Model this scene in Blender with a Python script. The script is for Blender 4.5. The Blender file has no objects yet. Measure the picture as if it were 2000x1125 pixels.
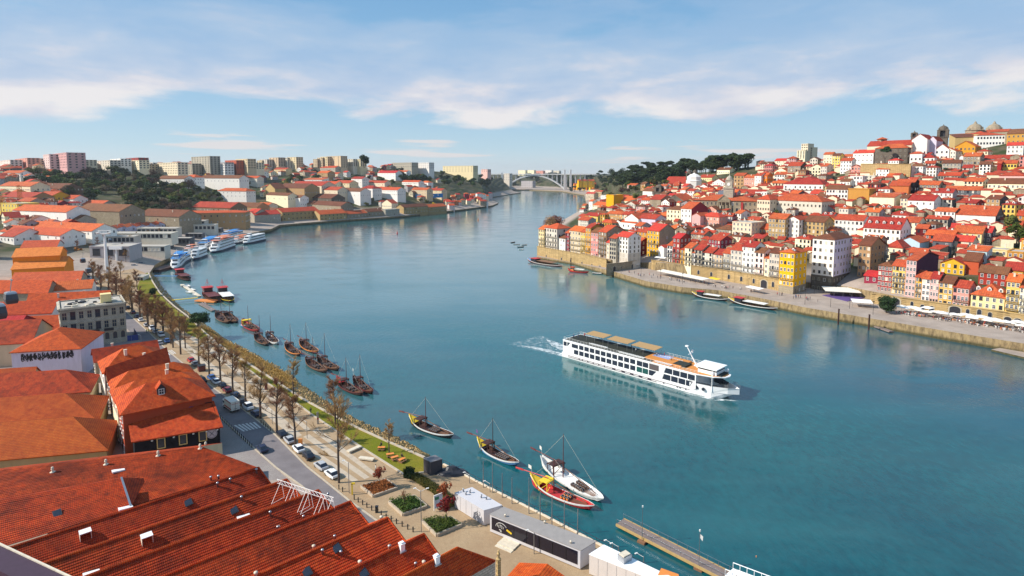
import bpy, math, random, re
import numpy as np
from mathutils import Vector, Matrix, noise
from mathutils.bvhtree import BVHTree
R = math.radians
SC = bpy.context.scene
COL = SC.collection
random.seed(7)
# ---- camera
F = 1150.0; CX = 1000.0; HZ = 338.0; PIT = R(5.5); CAMH = 70.0
PYC = HZ + F * math.tan(PIT)
SP, CP = math.sin(PIT), math.cos(PIT)
cd = bpy.data.cameras.new('camera')
cam = bpy.data.objects.new('camera', cd); COL.objects.link(cam)
cam.location = (0, 0, CAMH); cam.rotation_euler = (R(90) - PIT, 0, 0)
cd.sensor_width = 36; cd.lens = F / 2000 * 36
cd.shift_y = (PYC - 562.5) / 2000
cd.clip_start = 1; cd.clip_end = 40000
SC.camera = cam
# ---- light
SUN_EL = R(37); SUN_AZ = R(-98)          # azimuth from +Y towards +X
SDIR = Vector((math.sin(SUN_AZ) * math.cos(SUN_EL), math.cos(SUN_AZ) * math.cos(SUN_EL), math.sin(SUN_EL)))
ld = bpy.data.lights.new('sun', 'SUN'); ld.energy = 5.0; ld.angle = R(0.5); ld.color = (1.0, 0.93, 0.82)
sun = bpy.data.objects.new('sun', ld); COL.objects.link(sun)
sun.rotation_euler = SDIR.to_track_quat('Z', 'Y').to_euler()
SC.view_settings.view_transform = 'Standard'; SC.view_settings.look = 'None'
SC.view_settings.exposure = 0.36; SC.view_settings.gamma = 1.0
SC.cycles.max_bounces = 5; SC.cycles.transparent_max_bounces = 8
W = bpy.data.worlds.new('World'); SC.world = W; W.use_nodes = True
wn, wl = W.node_tree.nodes, W.node_tree.links
def N(nodes, t, **kw):
 n = nodes.new(t)
 for k, v in kw.items():
  if k.startswith('i_'):
   n.inputs[k[2:].replace('_', ' ')].default_value = v
  else: setattr(n, k, v)
 return n
def ramp(nodes, pts, interp='LINEAR'):
 n = nodes.new('ShaderNodeValToRGB'); n.color_ramp.interpolation = interp
 e = n.color_ramp.elements
 while len(e) < len(pts): e.new(0.5)
 for k, (p, c) in enumerate(pts):
  e[k].position = p
  e[k].color = (c, c, c, 1) if isinstance(c, (int, float)) else (*c, 1)
 return n
bg = wn['Background']; bg.inputs['Strength'].default_value = 0.092
sky = N(wn, 'ShaderNodeTexSky', sky_type='NISHITA', sun_disc=False, sun_elevation=SUN_EL, sun_rotation=SUN_AZ)
sky.altitude = 50; sky.air_density = 1.0; sky.dust_density = 0.6; sky.ozone_density = 2.5
tc = wn.new('ShaderNodeTexCoord'); sx = wn.new('ShaderNodeSeparateXYZ'); wl.new(tc.outputs['Generated'], sx.inputs[0])
def wm(op, a, b=None, c=None, clamp=False):
 n = wn.new('ShaderNodeMath'); n.operation = op; n.use_clamp = clamp
 for i, v in enumerate((a, b, c)):
  if v is None: continue
  if isinstance(v, (int, float)): n.inputs[i].default_value = v
  else: wl.new(v, n.inputs[i])
 return n.outputs[0]
def wmix(f, a, b):
 n = wn.new('ShaderNodeMix'); n.data_type = 'RGBA'
 for i, v in ((0, f), (6, a), (7, b)):
  if isinstance(v, tuple): n.inputs[i].default_value = (*v, 1)
  elif isinstance(v, float): n.inputs[i].default_value = v
  else: wl.new(v, n.inputs[i])
 return n.outputs[2]
X_, Y_, Z_ = sx.outputs
horiz = wm('SQRT', wm('ADD', wm('MULTIPLY', X_, X_), wm('MULTIPLY', Y_, Y_)))
el = wm('ARCTAN2', Z_, horiz)                       # elevation, radians
az = wm('ARCTAN2', X_, Y_)                          # azimuth, radians
def cloud_noise(sa, se, oa, oe, detail, rough, dist=0.0):
 cv = wn.new('ShaderNodeCombineXYZ')
 wl.new(wm('MULTIPLY_ADD', az, sa, oa), cv.inputs[0]); wl.new(wm('MULTIPLY_ADD', el, se, oe), cv.inputs[1])
 n = N(wn, 'ShaderNodeTexNoise'); n.inputs['Scale'].default_value = 1; n.inputs['Detail'].default_value = detail
 n.inputs['Roughness'].default_value = rough; n.inputs['Distortion'].default_value = dist
 wl.new(cv.outputs[0], n.inputs['Vector']); return n.outputs['Fac']
def band(pts, interp='EASE'):
 neg = isinstance(pts[0][1], float) and min(v for _, v in pts) < 0      # ramps cannot hold negative values
 r = ramp(wn, [(p, (v + 1) / 2) for p, v in pts] if neg else pts, interp); wl.new(wm('DIVIDE', el, 0.35, clamp=True), r.inputs[0])
 return wm('MULTIPLY_ADD', r.outputs[0], 2, -1) if neg else r.outputs[0]
clear = wmix(0.8, sky.outputs[0], band([(0, (6.2, 7.0, 7.6)), (0.12, (4.3, 6.1, 7.4)), (0.3, (3.1, 5.1, 7.0)), (0.62, (2.2, 4.3, 6.6)), (1, (1.35, 3.3, 6.0))], 'LINEAR'))
n1 = cloud_noise(3.2, 12.0, 3.7, 2.3, 10, 0.56, 0.25)
dens = wm('ADD', n1, band([(0.0, -0.6), (0.16, -0.3), (0.215, -0.06), (0.27, 0.08), (0.36, 0.2), (0.58, 0.2), (0.72, 0.06), (0.82, -0.08), (0.92, -0.3), (1, -0.4)], 'LINEAR'))
m1 = ramp(wn, [(0.47, 0.0), (0.62, 1.0)], 'EASE'); wl.new(dens, m1.inputs[0])
n2 = cloud_noise(5.0, 17.0, 3.1, 7.7, 9, 0.58, 0.2)
shade = wm('ADD', n2, band([(0.16, 0.20), (0.30, 0.16), (0.40, 0.02), (0.55, -0.08), (1, -0.1)], 'LINEAR'))
ccol = ramp(wn, [(0.34, (3.5, 4.7, 6.5)), (0.50, (4.6, 5.4, 6.7)), (0.60, (6.2, 6.2, 6.8)), (0.71, (7.5, 7.2, 7.2))]); wl.new(shade, ccol.inputs[0])
c1 = wmix(wm('MULTIPLY', m1.outputs[0], band([(0.15, 0.95), (0.4, 0.92), (0.55, 0.62), (0.75, 0.26), (1, 0.1)], 'LINEAR')), clear, ccol.outputs[0])
n3 = cloud_noise(3.6, 44.0, 5.2, 1.4, 6, 0.5, 0.1)
d3 = wm('ADD', n3, band([(0.0, -0.12), (0.05, -0.04), (0.10, 0.05), (0.15, 0.05), (0.20, -0.2), (0.25, -1), (1, -1)], 'LINEAR'))
m3 = ramp(wn, [(0.56, 0.0), (0.64, 0.8)], 'EASE'); wl.new(d3, m3.inputs[0])
c2 = wmix(m3.outputs[0], c1, (7.0, 6.5, 6.4))
hi = ramp(wn, [(0.0, 0.0), (0.30, 0.0), (0.40, 0.7), (0.50, 0.45), (0.65, 0.1), (1.0, 0.1)]); wl.new(el, hi.inputs[0])   # unseen cloud veil added overhead to brighten water reflections and fill
c2 = wmix(hi.outputs[0], c2, (5.0, 6.0, 6.9))
wl.new(c2, bg.inputs['Color'])
# ---- projecting between the photograph's pixels and the place
def ray(px, py):
 x = (px - CX) / F; y = (PYC - py) / F
 return Vector((x, CP + y * SP, -SP + y * CP))
CAMP = Vector((0, 0, CAMH))
def at(px, py, z):
 d = ray(px, py); return CAMP + d * ((z - CAMH) / d.z)
def aY(px, py, Y):
 d = ray(px, py); return CAMP + d * (Y / d.y)
def proj(p):
 dz = p.z - CAMH; u = p.y * SP + dz * CP; w = p.y * CP - dz * SP
 return CX + F * p.x / w, PYC - F * u / w
def z_at(P, py):                       # height above P that shows at pixel row py
 y = (PYC - py) / F
 return CAMH + P.y * (y * CP - SP) / (CP + y * SP)
def along_to(P, U, px):                # distance from P along U to reach pixel column px
 k = (px - CX) / F; D = P.y * CP - (P.z - CAMH) * SP
 return (k * D - P.x) / (U.x - k * U.y * CP)
# ---- materials
MATS = {}
def srgb(h):
 h = h.lstrip('#'); c = [int(h[i:i + 2], 16) / 255 for i in (0, 2, 4)]
 return tuple(x / 12.92 if x <= 0.04045 else ((x + 0.055) / 1.055) ** 2.4 for x in c)
class NT:
 def __init__(s, name):
  s.m = bpy.data.materials.new(name); s.m.use_nodes = True
  s.n, s.l = s.m.node_tree.nodes, s.m.node_tree.links
  s.b = s.n['Principled BSDF']; s.pos = s.n.new('ShaderNodeNewGeometry').outputs['Position']
 def link(s, a, b): s.l.new(a, b)
 def math(s, op, a, b=None, c=None, clamp=False):
  n = s.n.new('ShaderNodeMath'); n.operation = op; n.use_clamp = clamp
  for i, v in enumerate((a, b, c)):
   if v is None: continue
   if isinstance(v, (int, float)): n.inputs[i].default_value = v
   else: s.l.new(v, n.inputs[i])
  return n.outputs[0]
 def mix(s, f, a, b, mode='MIX'):
  n = s.n.new('ShaderNodeMix'); n.data_type = 'RGBA'; n.blend_type = mode
  for i, v in ((0, f), (6, a), (7, b)):
   if isinstance(v, tuple): n.inputs[i].default_value = (*v[:3], 1)
   elif isinstance(v, (int, float)): n.inputs[i].default_value = v
   else: s.l.new(v, n.inputs[i])
  return n.outputs[2]
 def noise(s, scale, detail=4, rough=0.55, vec=None, stretch=None, out='Fac'):
  v = vec or s.pos
  if stretch:
   mp = s.n.new('ShaderNodeMapping'); mp.inputs['Scale'].default_value = stretch
   s.l.new(v, mp.inputs[0]); v = mp.outputs[0]
  n = s.n.new('ShaderNodeTexNoise'); n.inputs['Scale'].default_value = scale
  n.inputs['Detail'].default_value = detail; n.inputs['Roughness'].default_value = rough
  s.l.new(v, n.inputs['Vector']); return n.outputs[out]
 def ramp(s, f, pts, interp='LINEAR'):
  r = ramp(s.n, pts, interp); s.l.new(f, r.inputs[0]); return r.outputs[0]
 def bump(s, h, strength, dist=0.1):
  b = s.n.new('ShaderNodeBump'); b.inputs['Strength'].default_value = strength; b.inputs['Distance'].default_value = dist
  s.l.new(h, b.inputs['Height']); s.l.new(b.outputs[0], s.b.inputs['Normal']); return b
 def done(s, col=None, rough=0.7, metal=0.0, spec=None):
  if col is not None:
   if isinstance(col, tuple): s.b.inputs['Base Color'].default_value = (*col[:3], 1)
   else: s.l.new(col, s.b.inputs['Base Color'])
  if isinstance(rough, (int, float)): s.b.inputs['Roughness'].default_value = rough
  else: s.l.new(rough, s.b.inputs['Roughness'])
  s.b.inputs['Metallic'].default_value = metal
  if spec is not None: s.b.inputs['Specular IOR Level'].default_value = spec
  return s.m
def mul(c, k): return tuple(x * k for x in c)
def plain(name, col, rough=0.6, var=0.25, scale=1.5, metal=0.0, dark=0.55):
 """painted or bare surface with uneven weathering"""
 if name in MATS: return MATS[name]
 if isinstance(col, str): col = srgb(col)
 t = NT(name)
 f = t.noise(scale, 5, 0.6)
 c = t.mix(t.ramp(f, [(0.35, 0.0), (0.7, var)]), col, mul(col, dark))
 MATS[name] = t.done(c, rough, metal); return MATS[name]
def wallmat(name, col, var=0.35):
 """lime render: blotches, run-off streaks below sills and eaves, a hue drift from house to house"""
 if name in MATS: return MATS[name]
 if isinstance(col, str): col = srgb(col)
 t = NT(name)
 streak = t.noise(0.9, 5, 0.65, stretch=(1, 1, 0.22)); blot = t.noise(0.25, 4, 0.6)
 g = (col[0] * .52 + .03, col[1] * .5 + .03, col[2] * .5 + .03)
 c = t.mix(t.ramp(streak, [(0.45, 0.0), (0.75, var)]), col, g)
 c = t.mix(t.ramp(blot, [(0.4, 0.0), (0.7, 0.25)]), c, mul(col, 0.8))
 oi = t.n.new('ShaderNodeObjectInfo')
 hs = t.n.new('ShaderNodeHueSaturation'); t.l.new(c, hs.inputs['Color'])
 t.l.new(t.math('MULTIPLY_ADD', oi.outputs['Random'], 0.03, 0.485), hs.inputs['Hue'])
 t.l.new(t.math('MULTIPLY_ADD', oi.outputs['Random'], 0.24, 0.86), hs.inputs['Value'])
 MATS[name] = t.done(hs.outputs[0], 0.85, 0, 0.2); return MATS[name]
def stonemat(name, col, scale=1.0, dark=0.45):
 """coursed granite blocks"""
 if name in MATS: return MATS[name]
 if isinstance(col, str): col = srgb(col)
 t = NT(name)
 sep = t.n.new('ShaderNodeSeparateXYZ'); t.l.new(t.pos, sep.inputs[0])
 cmb = t.n.new('ShaderNodeCombineXYZ'); t.l.new(t.math('ADD', sep.outputs[0], t.math('MULTIPLY', sep.outputs[1], 0.8)), cmb.inputs[0]); t.l.new(sep.outputs[2], cmb.inputs[1])
 br = t.n.new('ShaderNodeTexBrick'); t.l.new(cmb.outputs[0], br.inputs['Vector'])
 br.inputs['Scale'].default_value = 0.6 * scale; br.inputs['Mortar Size'].default_value = 0.03
 br.inputs['Color1'].default_value = (*col, 1); br.inputs['Color2'].default_value = (*mul(col, 0.68), 1); br.inputs['Mortar'].default_value = (*mul(col, 0.4), 1)
 f = t.noise(0.35, 6, 0.65); st = t.noise(0.8, 5, 0.7, stretch=(1, 1, 0.2))
 c = t.mix(t.ramp(f, [(0.38, 0.0), (0.7, 0.6)]), br.outputs[0], mul(col, dark))
 c = t.mix(t.ramp(st, [(0.5, 0.0), (0.75, 0.5)]), c, mul(col, 0.5))
 t.bump(br.outputs['Fac'], 0.4, -0.05)
 MATS[name] = t.done(c, 0.9, 0, 0.15); return MATS[name]
def roofmat(name, base, alt, dark, pu=0.26, pv=0.42, contrast=0.85, moss_shade=0.25, per_object=0.15):
 """clay pantiles in courses; UVs are metres along the eave (u) and down the slope (v)"""
 t = NT(name)
 uv = t.n.new('ShaderNodeUVMap').outputs[0]
 s = t.n.new('ShaderNodeSeparateXYZ'); t.l.new(uv, s.inputs[0])
 fv = t.math('FRACT', t.math('DIVIDE', s.outputs[1], pv)); fu = t.math('FRACT', t.math('DIVIDE', s.outputs[0], pu))
 course = t.ramp(fv, [(0.0, 0.0), (0.16, 1.0), (0.86, 1.0), (1.0, 0.0)])
 roll = t.ramp(fu, [(0.0, 0.35), (0.5, 1.0), (1.0, 0.35)])
 tile = t.math('MULTIPLY', course, roll)
 cell = t.n.new('ShaderNodeTexWhiteNoise'); cell.noise_dimensions = '2D'
 cv = t.n.new('ShaderNodeCombineXYZ'); t.l.new(t.math('FLOOR', t.math('DIVIDE', s.outputs[0], pu)), cv.inputs[0]); t.l.new(t.math('FLOOR', t.math('DIVIDE', s.outputs[1], pv)), cv.inputs[1])
 t.l.new(cv.outputs[0], cell.inputs[0])
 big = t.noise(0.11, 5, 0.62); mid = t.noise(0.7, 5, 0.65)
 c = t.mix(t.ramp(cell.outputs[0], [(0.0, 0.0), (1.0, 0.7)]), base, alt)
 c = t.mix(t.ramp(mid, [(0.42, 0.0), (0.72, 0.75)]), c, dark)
 c = t.mix(t.ramp(big, [(0.46, 0.0), (0.72, moss_shade)]), c, mul(dark, 0.6))
 c = t.mix(contrast, c, t.mix(tile, mul(dark, 0.25), c))
 oi = t.n.new('ShaderNodeObjectInfo')
 hs = t.n.new('ShaderNodeHueSaturation'); t.l.new(c, hs.inputs['Color'])
 t.l.new(t.math('MULTIPLY_ADD', oi.outputs['Random'], 0.016 * per_object / .3, 0.5 - 0.008 * per_object / .3), hs.inputs['Hue'])
 t.l.new(t.math('MULTIPLY_ADD', oi.outputs['Random'], per_object, 1.0 - per_object * .55), hs.inputs['Value'])
 t.bump(tile, 0.5, 0.06)
 MATS[name] = t.done(hs.outputs[0], 0.8, 0, 0.2); return MATS[name]
TERRA = (0.74, 0.085, 0.012); TERRA2 = (0.80, 0.15, 0.025); TDARK = (0.24, 0.022, 0.008)
roofmat('clay tiles', TERRA, TERRA2, TDARK, moss_shade=0.15)
roofmat('old shaded clay tiles', (0.58, 0.055, 0.010), (0.70, 0.10, 0.018), (0.11, 0.018, 0.010), moss_shade=0.7, per_object=0.1)  # lichen, and painted darkening that stands in for shadow bands on the near roofs
roofmat('ochre lichened tiles', (0.58, 0.095, 0.012), (0.60, 0.14, 0.018), (0.32, 0.035, 0.008), moss_shade=0.35, per_object=0.2)
roofmat('town roof tiles', (0.52, 0.068, 0.028), (0.60, 0.12, 0.05), (0.22, 0.035, 0.02), pu=0.9, pv=1.1, contrast=0.45, moss_shade=0.35, per_object=0.4)
roofmat('brown roof tiles', (0.20, 0.075, 0.035), (0.26, 0.09, 0.04), (0.10, 0.04, 0.025), pu=0.9, pv=1.1, contrast=0.35, moss_shade=0.3, per_object=0.3)
roofmat('orange roof tiles', (0.64, 0.105, 0.03), (0.70, 0.16, 0.05), (0.34, 0.05, 0.02), pu=0.9, pv=1.1, contrast=0.4, moss_shade=0.3, per_object=0.3)
roofmat('crimson roof tiles', (0.58, 0.045, 0.03), (0.64, 0.07, 0.05), (0.3, 0.02, 0.02), pu=0.9, pv=1.1, contrast=0.3, moss_shade=0.2, per_object=0.2)
roofmat('slate roof', (0.16, 0.17, 0.20), (0.2, 0.2, 0.23), (0.09, 0.09, 0.11), pu=0.9, pv=1.1, contrast=0.3, moss_shade=0.2, per_object=0.2)
WALLC = dict(white='#f1ece4', cream='#efe0bf', beige='#d3bf9c', stonewhite='#d5ccbc', yellow='#e2bd62', paleyellow='#ead49a', mustard='#d6a02c', ochre='#c48f43',
             pink='#e2b2aa', salmon='#d49588', palepink='#ecd2ca', crimson='#96323a', red='#a5372a', redorange='#bd5535', maroon='#6a1722', orange='#ef8a22', brown='#8a6a52', tan='#b79669',
             grey='#a8a3a4', slate='#5d6167', paleblue='#b3cfd8', lilac='#d6cfe0', purple='#4b2440', magenta='#c42a4a', terracotta='#c4673f', black='#17141c', brightyellow='#f6bd0c', blue='#3f6fb5')
def wall(c):
 if c in ('stone', 'tanstone', 'darkstone', 'palestone'):
  return stonemat(c, {'stone': '#b8a88f', 'tanstone': '#cfb07c', 'darkstone': '#7d7367', 'palestone': '#cfc5b2'}[c])
 return wallmat('render ' + c, WALLC[c])
M_FRAME = plain('white paint', '#e9e6e0', 0.5, 0.15)
M_GLASS = plain('window glass', (0.025, 0.032, 0.05), 0.12, 0.3, 0.6)
M_STONE = plain('granite trim', '#b3a790', 0.8, 0.35)
M_DARK = plain('dark paint', (0.02, 0.02, 0.028), 0.5, 0.2)
M_IRON = plain('black iron', (0.015, 0.015, 0.02), 0.45, 0.1)
M_CHIM = plain('chimney render', '#d9cdb8', 0.85, 0.5)
M_GALV = plain('galvanised steel', (0.42, 0.43, 0.45), 0.35, 0.3, 2, 0.8)
M_WHITE = plain('gloss white', (0.86, 0.86, 0.85), 0.28, 0.06, 0.8, 0, 0.85)
M_GREENDOOR = plain('green paint', (0.03, 0.10, 0.07), 0.5, 0.2)
M_REDDOOR = plain('red paint', (0.42, 0.03, 0.025), 0.5, 0.2)
# ---- mesh helpers
class MB:
 def __init__(s): s.v = []; s.f = []; s.m = []
 def poly(s, pts, mi=0):
  i = len(s.v); s.v += [tuple(p) for p in pts]; s.f.append(tuple(range(i, i + len(pts)))); s.m.append(mi)
 def box(s, c, size, mi=0, rz=0.0, taper=1.0):
  """centre of base c, size (x,y,z)"""
  a, b, h = size[0] / 2, size[1] / 2, size[2]; ca, sa = math.cos(rz), math.sin(rz)
  P = []
  for z, k in ((0, 1.0), (h, taper)):
   for x, y in ((-a, -b), (a, -b), (a, b), (-a, b)):
    x *= k; y *= k
    P.append((c[0] + x * ca - y * sa, c[1] + x * sa + y * ca, c[2] + z))
  i = len(s.v); s.v += P
  for q in ((3, 2, 1, 0), (4, 5, 6, 7), (0, 1, 5, 4), (1, 2, 6, 5), (2, 3, 7, 6), (3, 0, 4, 7)):
   s.f.append(tuple(i + k for k in q)); s.m.append(mi)
 def beam(s, p, q, w, h=None, mi=0, up=Vector((0, 0, 1))):
  """rectangular bar from p to q"""
  p, q = Vector(p), Vector(q); h = h or w; d = (q - p)
  if d.length < 1e-6: return
  d.normalize(); a = d.cross(up)
  if a.length < 1e-3: a = d.cross(Vector((1, 0, 0)))
  a.normalize(); b = a.cross(d); a = a * (w / 2); b = b * (h / 2)
  i = len(s.v)
  for e in (p, q): s.v += [tuple(e - a - b), tuple(e + a - b), tuple(e + a + b), tuple(e - a + b)]
  for k in ((3, 2, 1, 0), (4, 5, 6, 7), (0, 1, 5, 4), (1, 2, 6, 5), (2, 3, 7, 6), (3, 0, 4, 7)):
   s.f.append(tuple(i + x for x in k)); s.m.append(mi)
 def tube(s, p, q, r0, r1=None, n=6, mi=0, cap=True):
  p, q = Vector(p), Vector(q); r1 = r0 if r1 is None else r1; d = q - p
  if d.length < 1e-6: return
  d.normalize(); a = d.orthogonal().normalized(); b = d.cross(a); i = len(s.v)
  for e, r in ((p, r0), (q, r1)):
   for k in range(n):
    t = 2 * math.pi * k / n; s.v.append(tuple(e + a * (math.cos(t) * r) + b * (math.sin(t) * r)))
  for k in range(n):
   j = (k + 1) % n; s.f.append((i + k, i + j, i + n + j, i + n + k)); s.m.append(mi)
  if cap:
   s.f.append(tuple(i + k for k in range(n - 1, -1, -1))); s.m.append(mi)
   s.f.append(tuple(i + n + k for k in range(n))); s.m.append(mi)
 def lathe(s, c, prof, n=12, mi=0, sx=1.0, sy=1.0):
  """profile [(r,z)...] about the vertical through c"""
  i = len(s.v)
  for r, z in prof:
   for k in range(n):
    t = 2 * math.pi * k / n; s.v.append((c[0] + math.cos(t) * r * sx, c[1] + math.sin(t) * r * sy, c[2] + z))
  for j in range(len(prof) - 1):
   for k in range(n):
    l = (k + 1) % n; s.f.append((i + j * n + k, i + j * n + l, i + (j + 1) * n + l, i + (j + 1) * n + k)); s.m.append(mi)
  s.f.append(tuple(i + k for k in range(n - 1, -1, -1))); s.m.append(mi)
  s.f.append(tuple(i + (len(prof) - 1) * n + k for k in range(n))); s.m.append(mi)
 def loft(s, rings, mi=0, caps=(True, True), closed=True):
  i = len(s.v); n = len(rings[0])
  for r in rings: s.v += [tuple(p) for p in r]
  for j in range(len(rings) - 1):
   for k in range(n if closed else n - 1):
    l = (k + 1) % n
    s.f.append((i + j * n + k, i + j * n + l, i + (j + 1) * n + l, i + (j + 1) * n + k)); s.m.append(mi)
  if caps[0]: s.f.append(tuple(i + k for k in range(n - 1, -1, -1))); s.m.append(mi)
  if caps[1]: s.f.append(tuple(i + (len(rings) - 1) * n + k for k in range(n))); s.m.append(mi)
 def prism(s, pts, z0, z1, mi=0, mtop=None):
  n = len(pts); lo = [(p[0], p[1], z0) for p in pts]; hi = [(p[0], p[1], z1) for p in pts]
  s.poly(lo[::-1], mi); s.poly(hi, mi if mtop is None else mtop)
  for k in range(n):
   l = (k + 1) % n; s.poly((lo[k], lo[l], hi[l], hi[k]), mi)
 def slab(s, polys, t, mi=0):
  """thicken top polygons downwards by t"""
  edges = {}
  key = lambda p: (round(p[0], 3), round(p[1], 3), round(p[2], 3))
  for P in polys:
   s.poly(P, mi); s.poly([(p[0], p[1], p[2] - t) for p in P][::-1], mi)
   for k in range(len(P)):
    a, b = P[k], P[(k + 1) % len(P)]
    if (key(b), key(a)) in edges: del edges[(key(b), key(a))]
    else: edges[(key(a), key(b))] = (a, b)
  for a, b in edges.values():
   s.poly((a, (a[0], a[1], a[2] - t), (b[0], b[1], b[2] - t), b), mi)
 def mesh(s, name, mats, smooth=False, uv=False):
  me = bpy.data.meshes.new(name); me.from_pydata(s.v, [], s.f)
  for m in mats: me.materials.append(m)
  if len(mats) > 1: me.polygons.foreach_set('material_index', s.m)
  if smooth: me.polygons.foreach_set('use_smooth', [True] * len(s.f))
  if uv:
   l = me.uv_layers.new(name='UVMap'); out = np.zeros(len(me.loops) * 2, dtype=np.float32); k = 0
   for f in s.f:
    P = [Vector(s.v[i]) for i in f]; n = Vector((0, 0, 0))
    for a in range(1, len(P) - 1): n += (P[a] - P[0]).cross(P[a + 1] - P[0])
    if n.length < 1e-9: n = Vector((0, 0, 1))
    n.normalize(); d = Vector((0, 0, -1)) - n * (-n.z)
    d = d.normalized() if d.length > 1e-3 else Vector((0, -1, 0))
    e = n.cross(d)
    for p in P: out[k] = p.dot(e); out[k + 1] = p.dot(d); k += 2
   l.data.foreach_set('uv', out)
  me.update(); return me
 def build(s, name, mats, parent=None, loc=(0, 0, 0), rz=0.0, smooth=False, uv=False):
  if not isinstance(mats, (list, tuple)): mats = [mats]
  return link(name, s.mesh(name, mats, smooth, uv), parent, loc, rz)
def link(name, me, parent=None, loc=(0, 0, 0), rz=0.0, scale=None):
 o = bpy.data.objects.new(name, me); COL.objects.link(o)
 o.location = loc
 if rz: o.rotation_euler = (0, 0, rz)
 if scale: o.scale = scale
 if parent is not None: o.parent = parent
 return o
THINGS = []
def tag(o, label, cat, group=None):
 o['label'] = label; o['category'] = cat
 if group: o['group'] = group
 THINGS.append(o); return o
def thing(name, label, cat, loc=(0, 0, 0), rz=0.0, group=None):
 o = bpy.data.objects.new(name, None); COL.objects.link(o); o.location = loc; o.rotation_euler = (0, 0, rz)
 o.empty_display_size = 0.5
 return tag(o, label, cat, group)
def kids(o): return KIDS.get(o.name, [])
def copy_tree(o, loc=None, rz=None, label=None, group=None, scale=None, parent=None, recolor=None):
 c = o.copy(); COL.objects.link(c)
 if parent is not None: c.parent = parent
 if loc is not None: c.location = loc
 if rz is not None: c.rotation_euler = (0, 0, rz)
 if scale is not None: c.scale = (scale,) * 3 if isinstance(scale, (int, float)) else scale
 if label: c['label'] = label
 if group: c['group'] = group
 if recolor and c.type == 'MESH':
  for k, sl in enumerate(c.material_slots):
   if sl.material and sl.material.name in recolor: sl.link = 'OBJECT'; sl.material = recolor[sl.material.name]
 for ch in list(o.children): copy_tree(ch, parent=c, recolor=recolor)
 if parent is None: THINGS.append(c)
 return c
def struct(o, kind='structure'): o['kind'] = kind; return o
ORD = ['first', 'second', 'third', 'fourth', 'fifth', 'sixth', 'seventh', 'eighth', 'ninth', 'tenth', 'eleventh', 'twelfth', 'thirteenth', 'fourteenth', 'fifteenth', 'sixteenth', 'seventeenth', 'eighteenth', 'nineteenth', 'twentieth']
def nth(i):
 if i < 20: return ORD[i]
 t = ['twenty', 'thirty', 'forty', 'fifty', 'sixty', 'seventy', 'eighty', 'ninety'][(i + 1) // 10 - 2]; u = (i + 1) % 10
 return {'twenty': 'twentieth', 'thirty': 'thirtieth', 'forty': 'fortieth', 'fifty': 'fiftieth', 'sixty': 'sixtieth', 'seventy': 'seventieth', 'eighty': 'eightieth', 'ninety': 'ninetieth'}[t] if u == 0 else t + '-' + ORD[u - 1]
# ---- land, water
def land(name, cols, nsub_i, nsub_k, mat, noise_amp):
 """cols: list of rows of world points (from below the water inland); a sheet swept through them"""
 A = np.array([[tuple(p) for p in c] for c in cols])         # I x K x 3
 I, K, _ = A.shape
 rows = []
 for i in range(I - 1):
  for s in range(nsub_i): rows.append(A[i] * (1 - s / nsub_i) + A[i + 1] * (s / nsub_i))
 rows.append(A[-1]); B = np.array(rows)
 out = []
 for k in range(K - 1):
  n = 1 if k < 2 else nsub_k
  for s in range(n): out.append(B[:, k] * (1 - s / n) + B[:, k + 1] * (s / n))
 out.append(B[:, -1]); C = np.stack(out, axis=1)
 n0, n1 = C.shape[:2]
 for i in range(n0):
  for j in range(n1):
   x, y, z = C[i, j]
   if z > 12: C[i, j, 2] += noise_amp * noise.noise(Vector((x * .02, y * .02, 0))) * min(1, (z - 12) / 10)
 V = C.reshape(-1, 3).tolist()
 Fc = [(i * n1 + j, i * n1 + j + 1, (i + 1) * n1 + j + 1, (i + 1) * n1 + j) for i in range(n0 - 1) for j in range(n1 - 1)]
 me = bpy.data.meshes.new(name); me.from_pydata(V, [], Fc); me.materials.append(mat); me.update()
 o = link(name, me); struct(o)
 return o, BVHTree.FromPolygons([Vector(v) for v in V], Fc)
t = NT('hillside ground')
a = t.noise(0.05, 6, 0.6); b = t.noise(0.4, 5, 0.6)
gcol = t.mix(t.ramp(a, [(0.4, 0.0), (0.62, 1.0)]), (0.055, 0.085, 0.022), (0.17, 0.145, 0.10))
gcol = t.mix(t.ramp(b, [(0.45, 0.0), (0.7, 0.6)]), gcol, (0.045, 0.045, 0.022))
M_HILL = t.done(gcol, 0.95, 0, 0.1)
t = NT('quay paving')
a = t.noise(0.15, 5, 0.6); b = t.noise(2.5, 4, 0.6)
sep = t.n.new('ShaderNodeSeparateXYZ'); t.l.new(t.pos, sep.inputs[0])
pv = t.mix(t.ramp(a, [(0.35, 0.0), (0.7, 1.0)]), (0.42, 0.345, 0.29), (0.31, 0.25, 0.21))
pv = t.mix(t.ramp(b, [(0.4, 0.0), (0.8, 0.4)]), pv, (0.18, 0.15, 0.135))
nz = t.n.new('ShaderNodeSeparateXYZ'); g2 = t.n.new('ShaderNodeNewGeometry'); t.l.new(g2.outputs['Normal'], nz.inputs[0])
st = t.noise(0.8, 5, 0.7, stretch=(1, 1, 0.3))
wallc = t.mix(t.ramp(st, [(0.4, 0.0), (0.65, 1.0)]), (0.34, 0.25, 0.13), (0.13, 0.095, 0.055))
algae = t.ramp(sep.outputs[2], [(0.0, 1.0), (1.0, 0.0)])      # weed line just above the water
wallc = t.mix(t.math('MULTIPLY', t.math('SUBTRACT', 1.6, sep.outputs[2], clamp=True), 0.8), wallc, (0.03, 0.035, 0.015))
steep = t.ramp(t.math('ABSOLUTE', nz.outputs[2]), [(0.25, 1.0), (0.45, 0.0)])
h_a = t.noise(0.05, 6, 0.6); h_b = t.noise(0.4, 5, 0.6)
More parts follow.
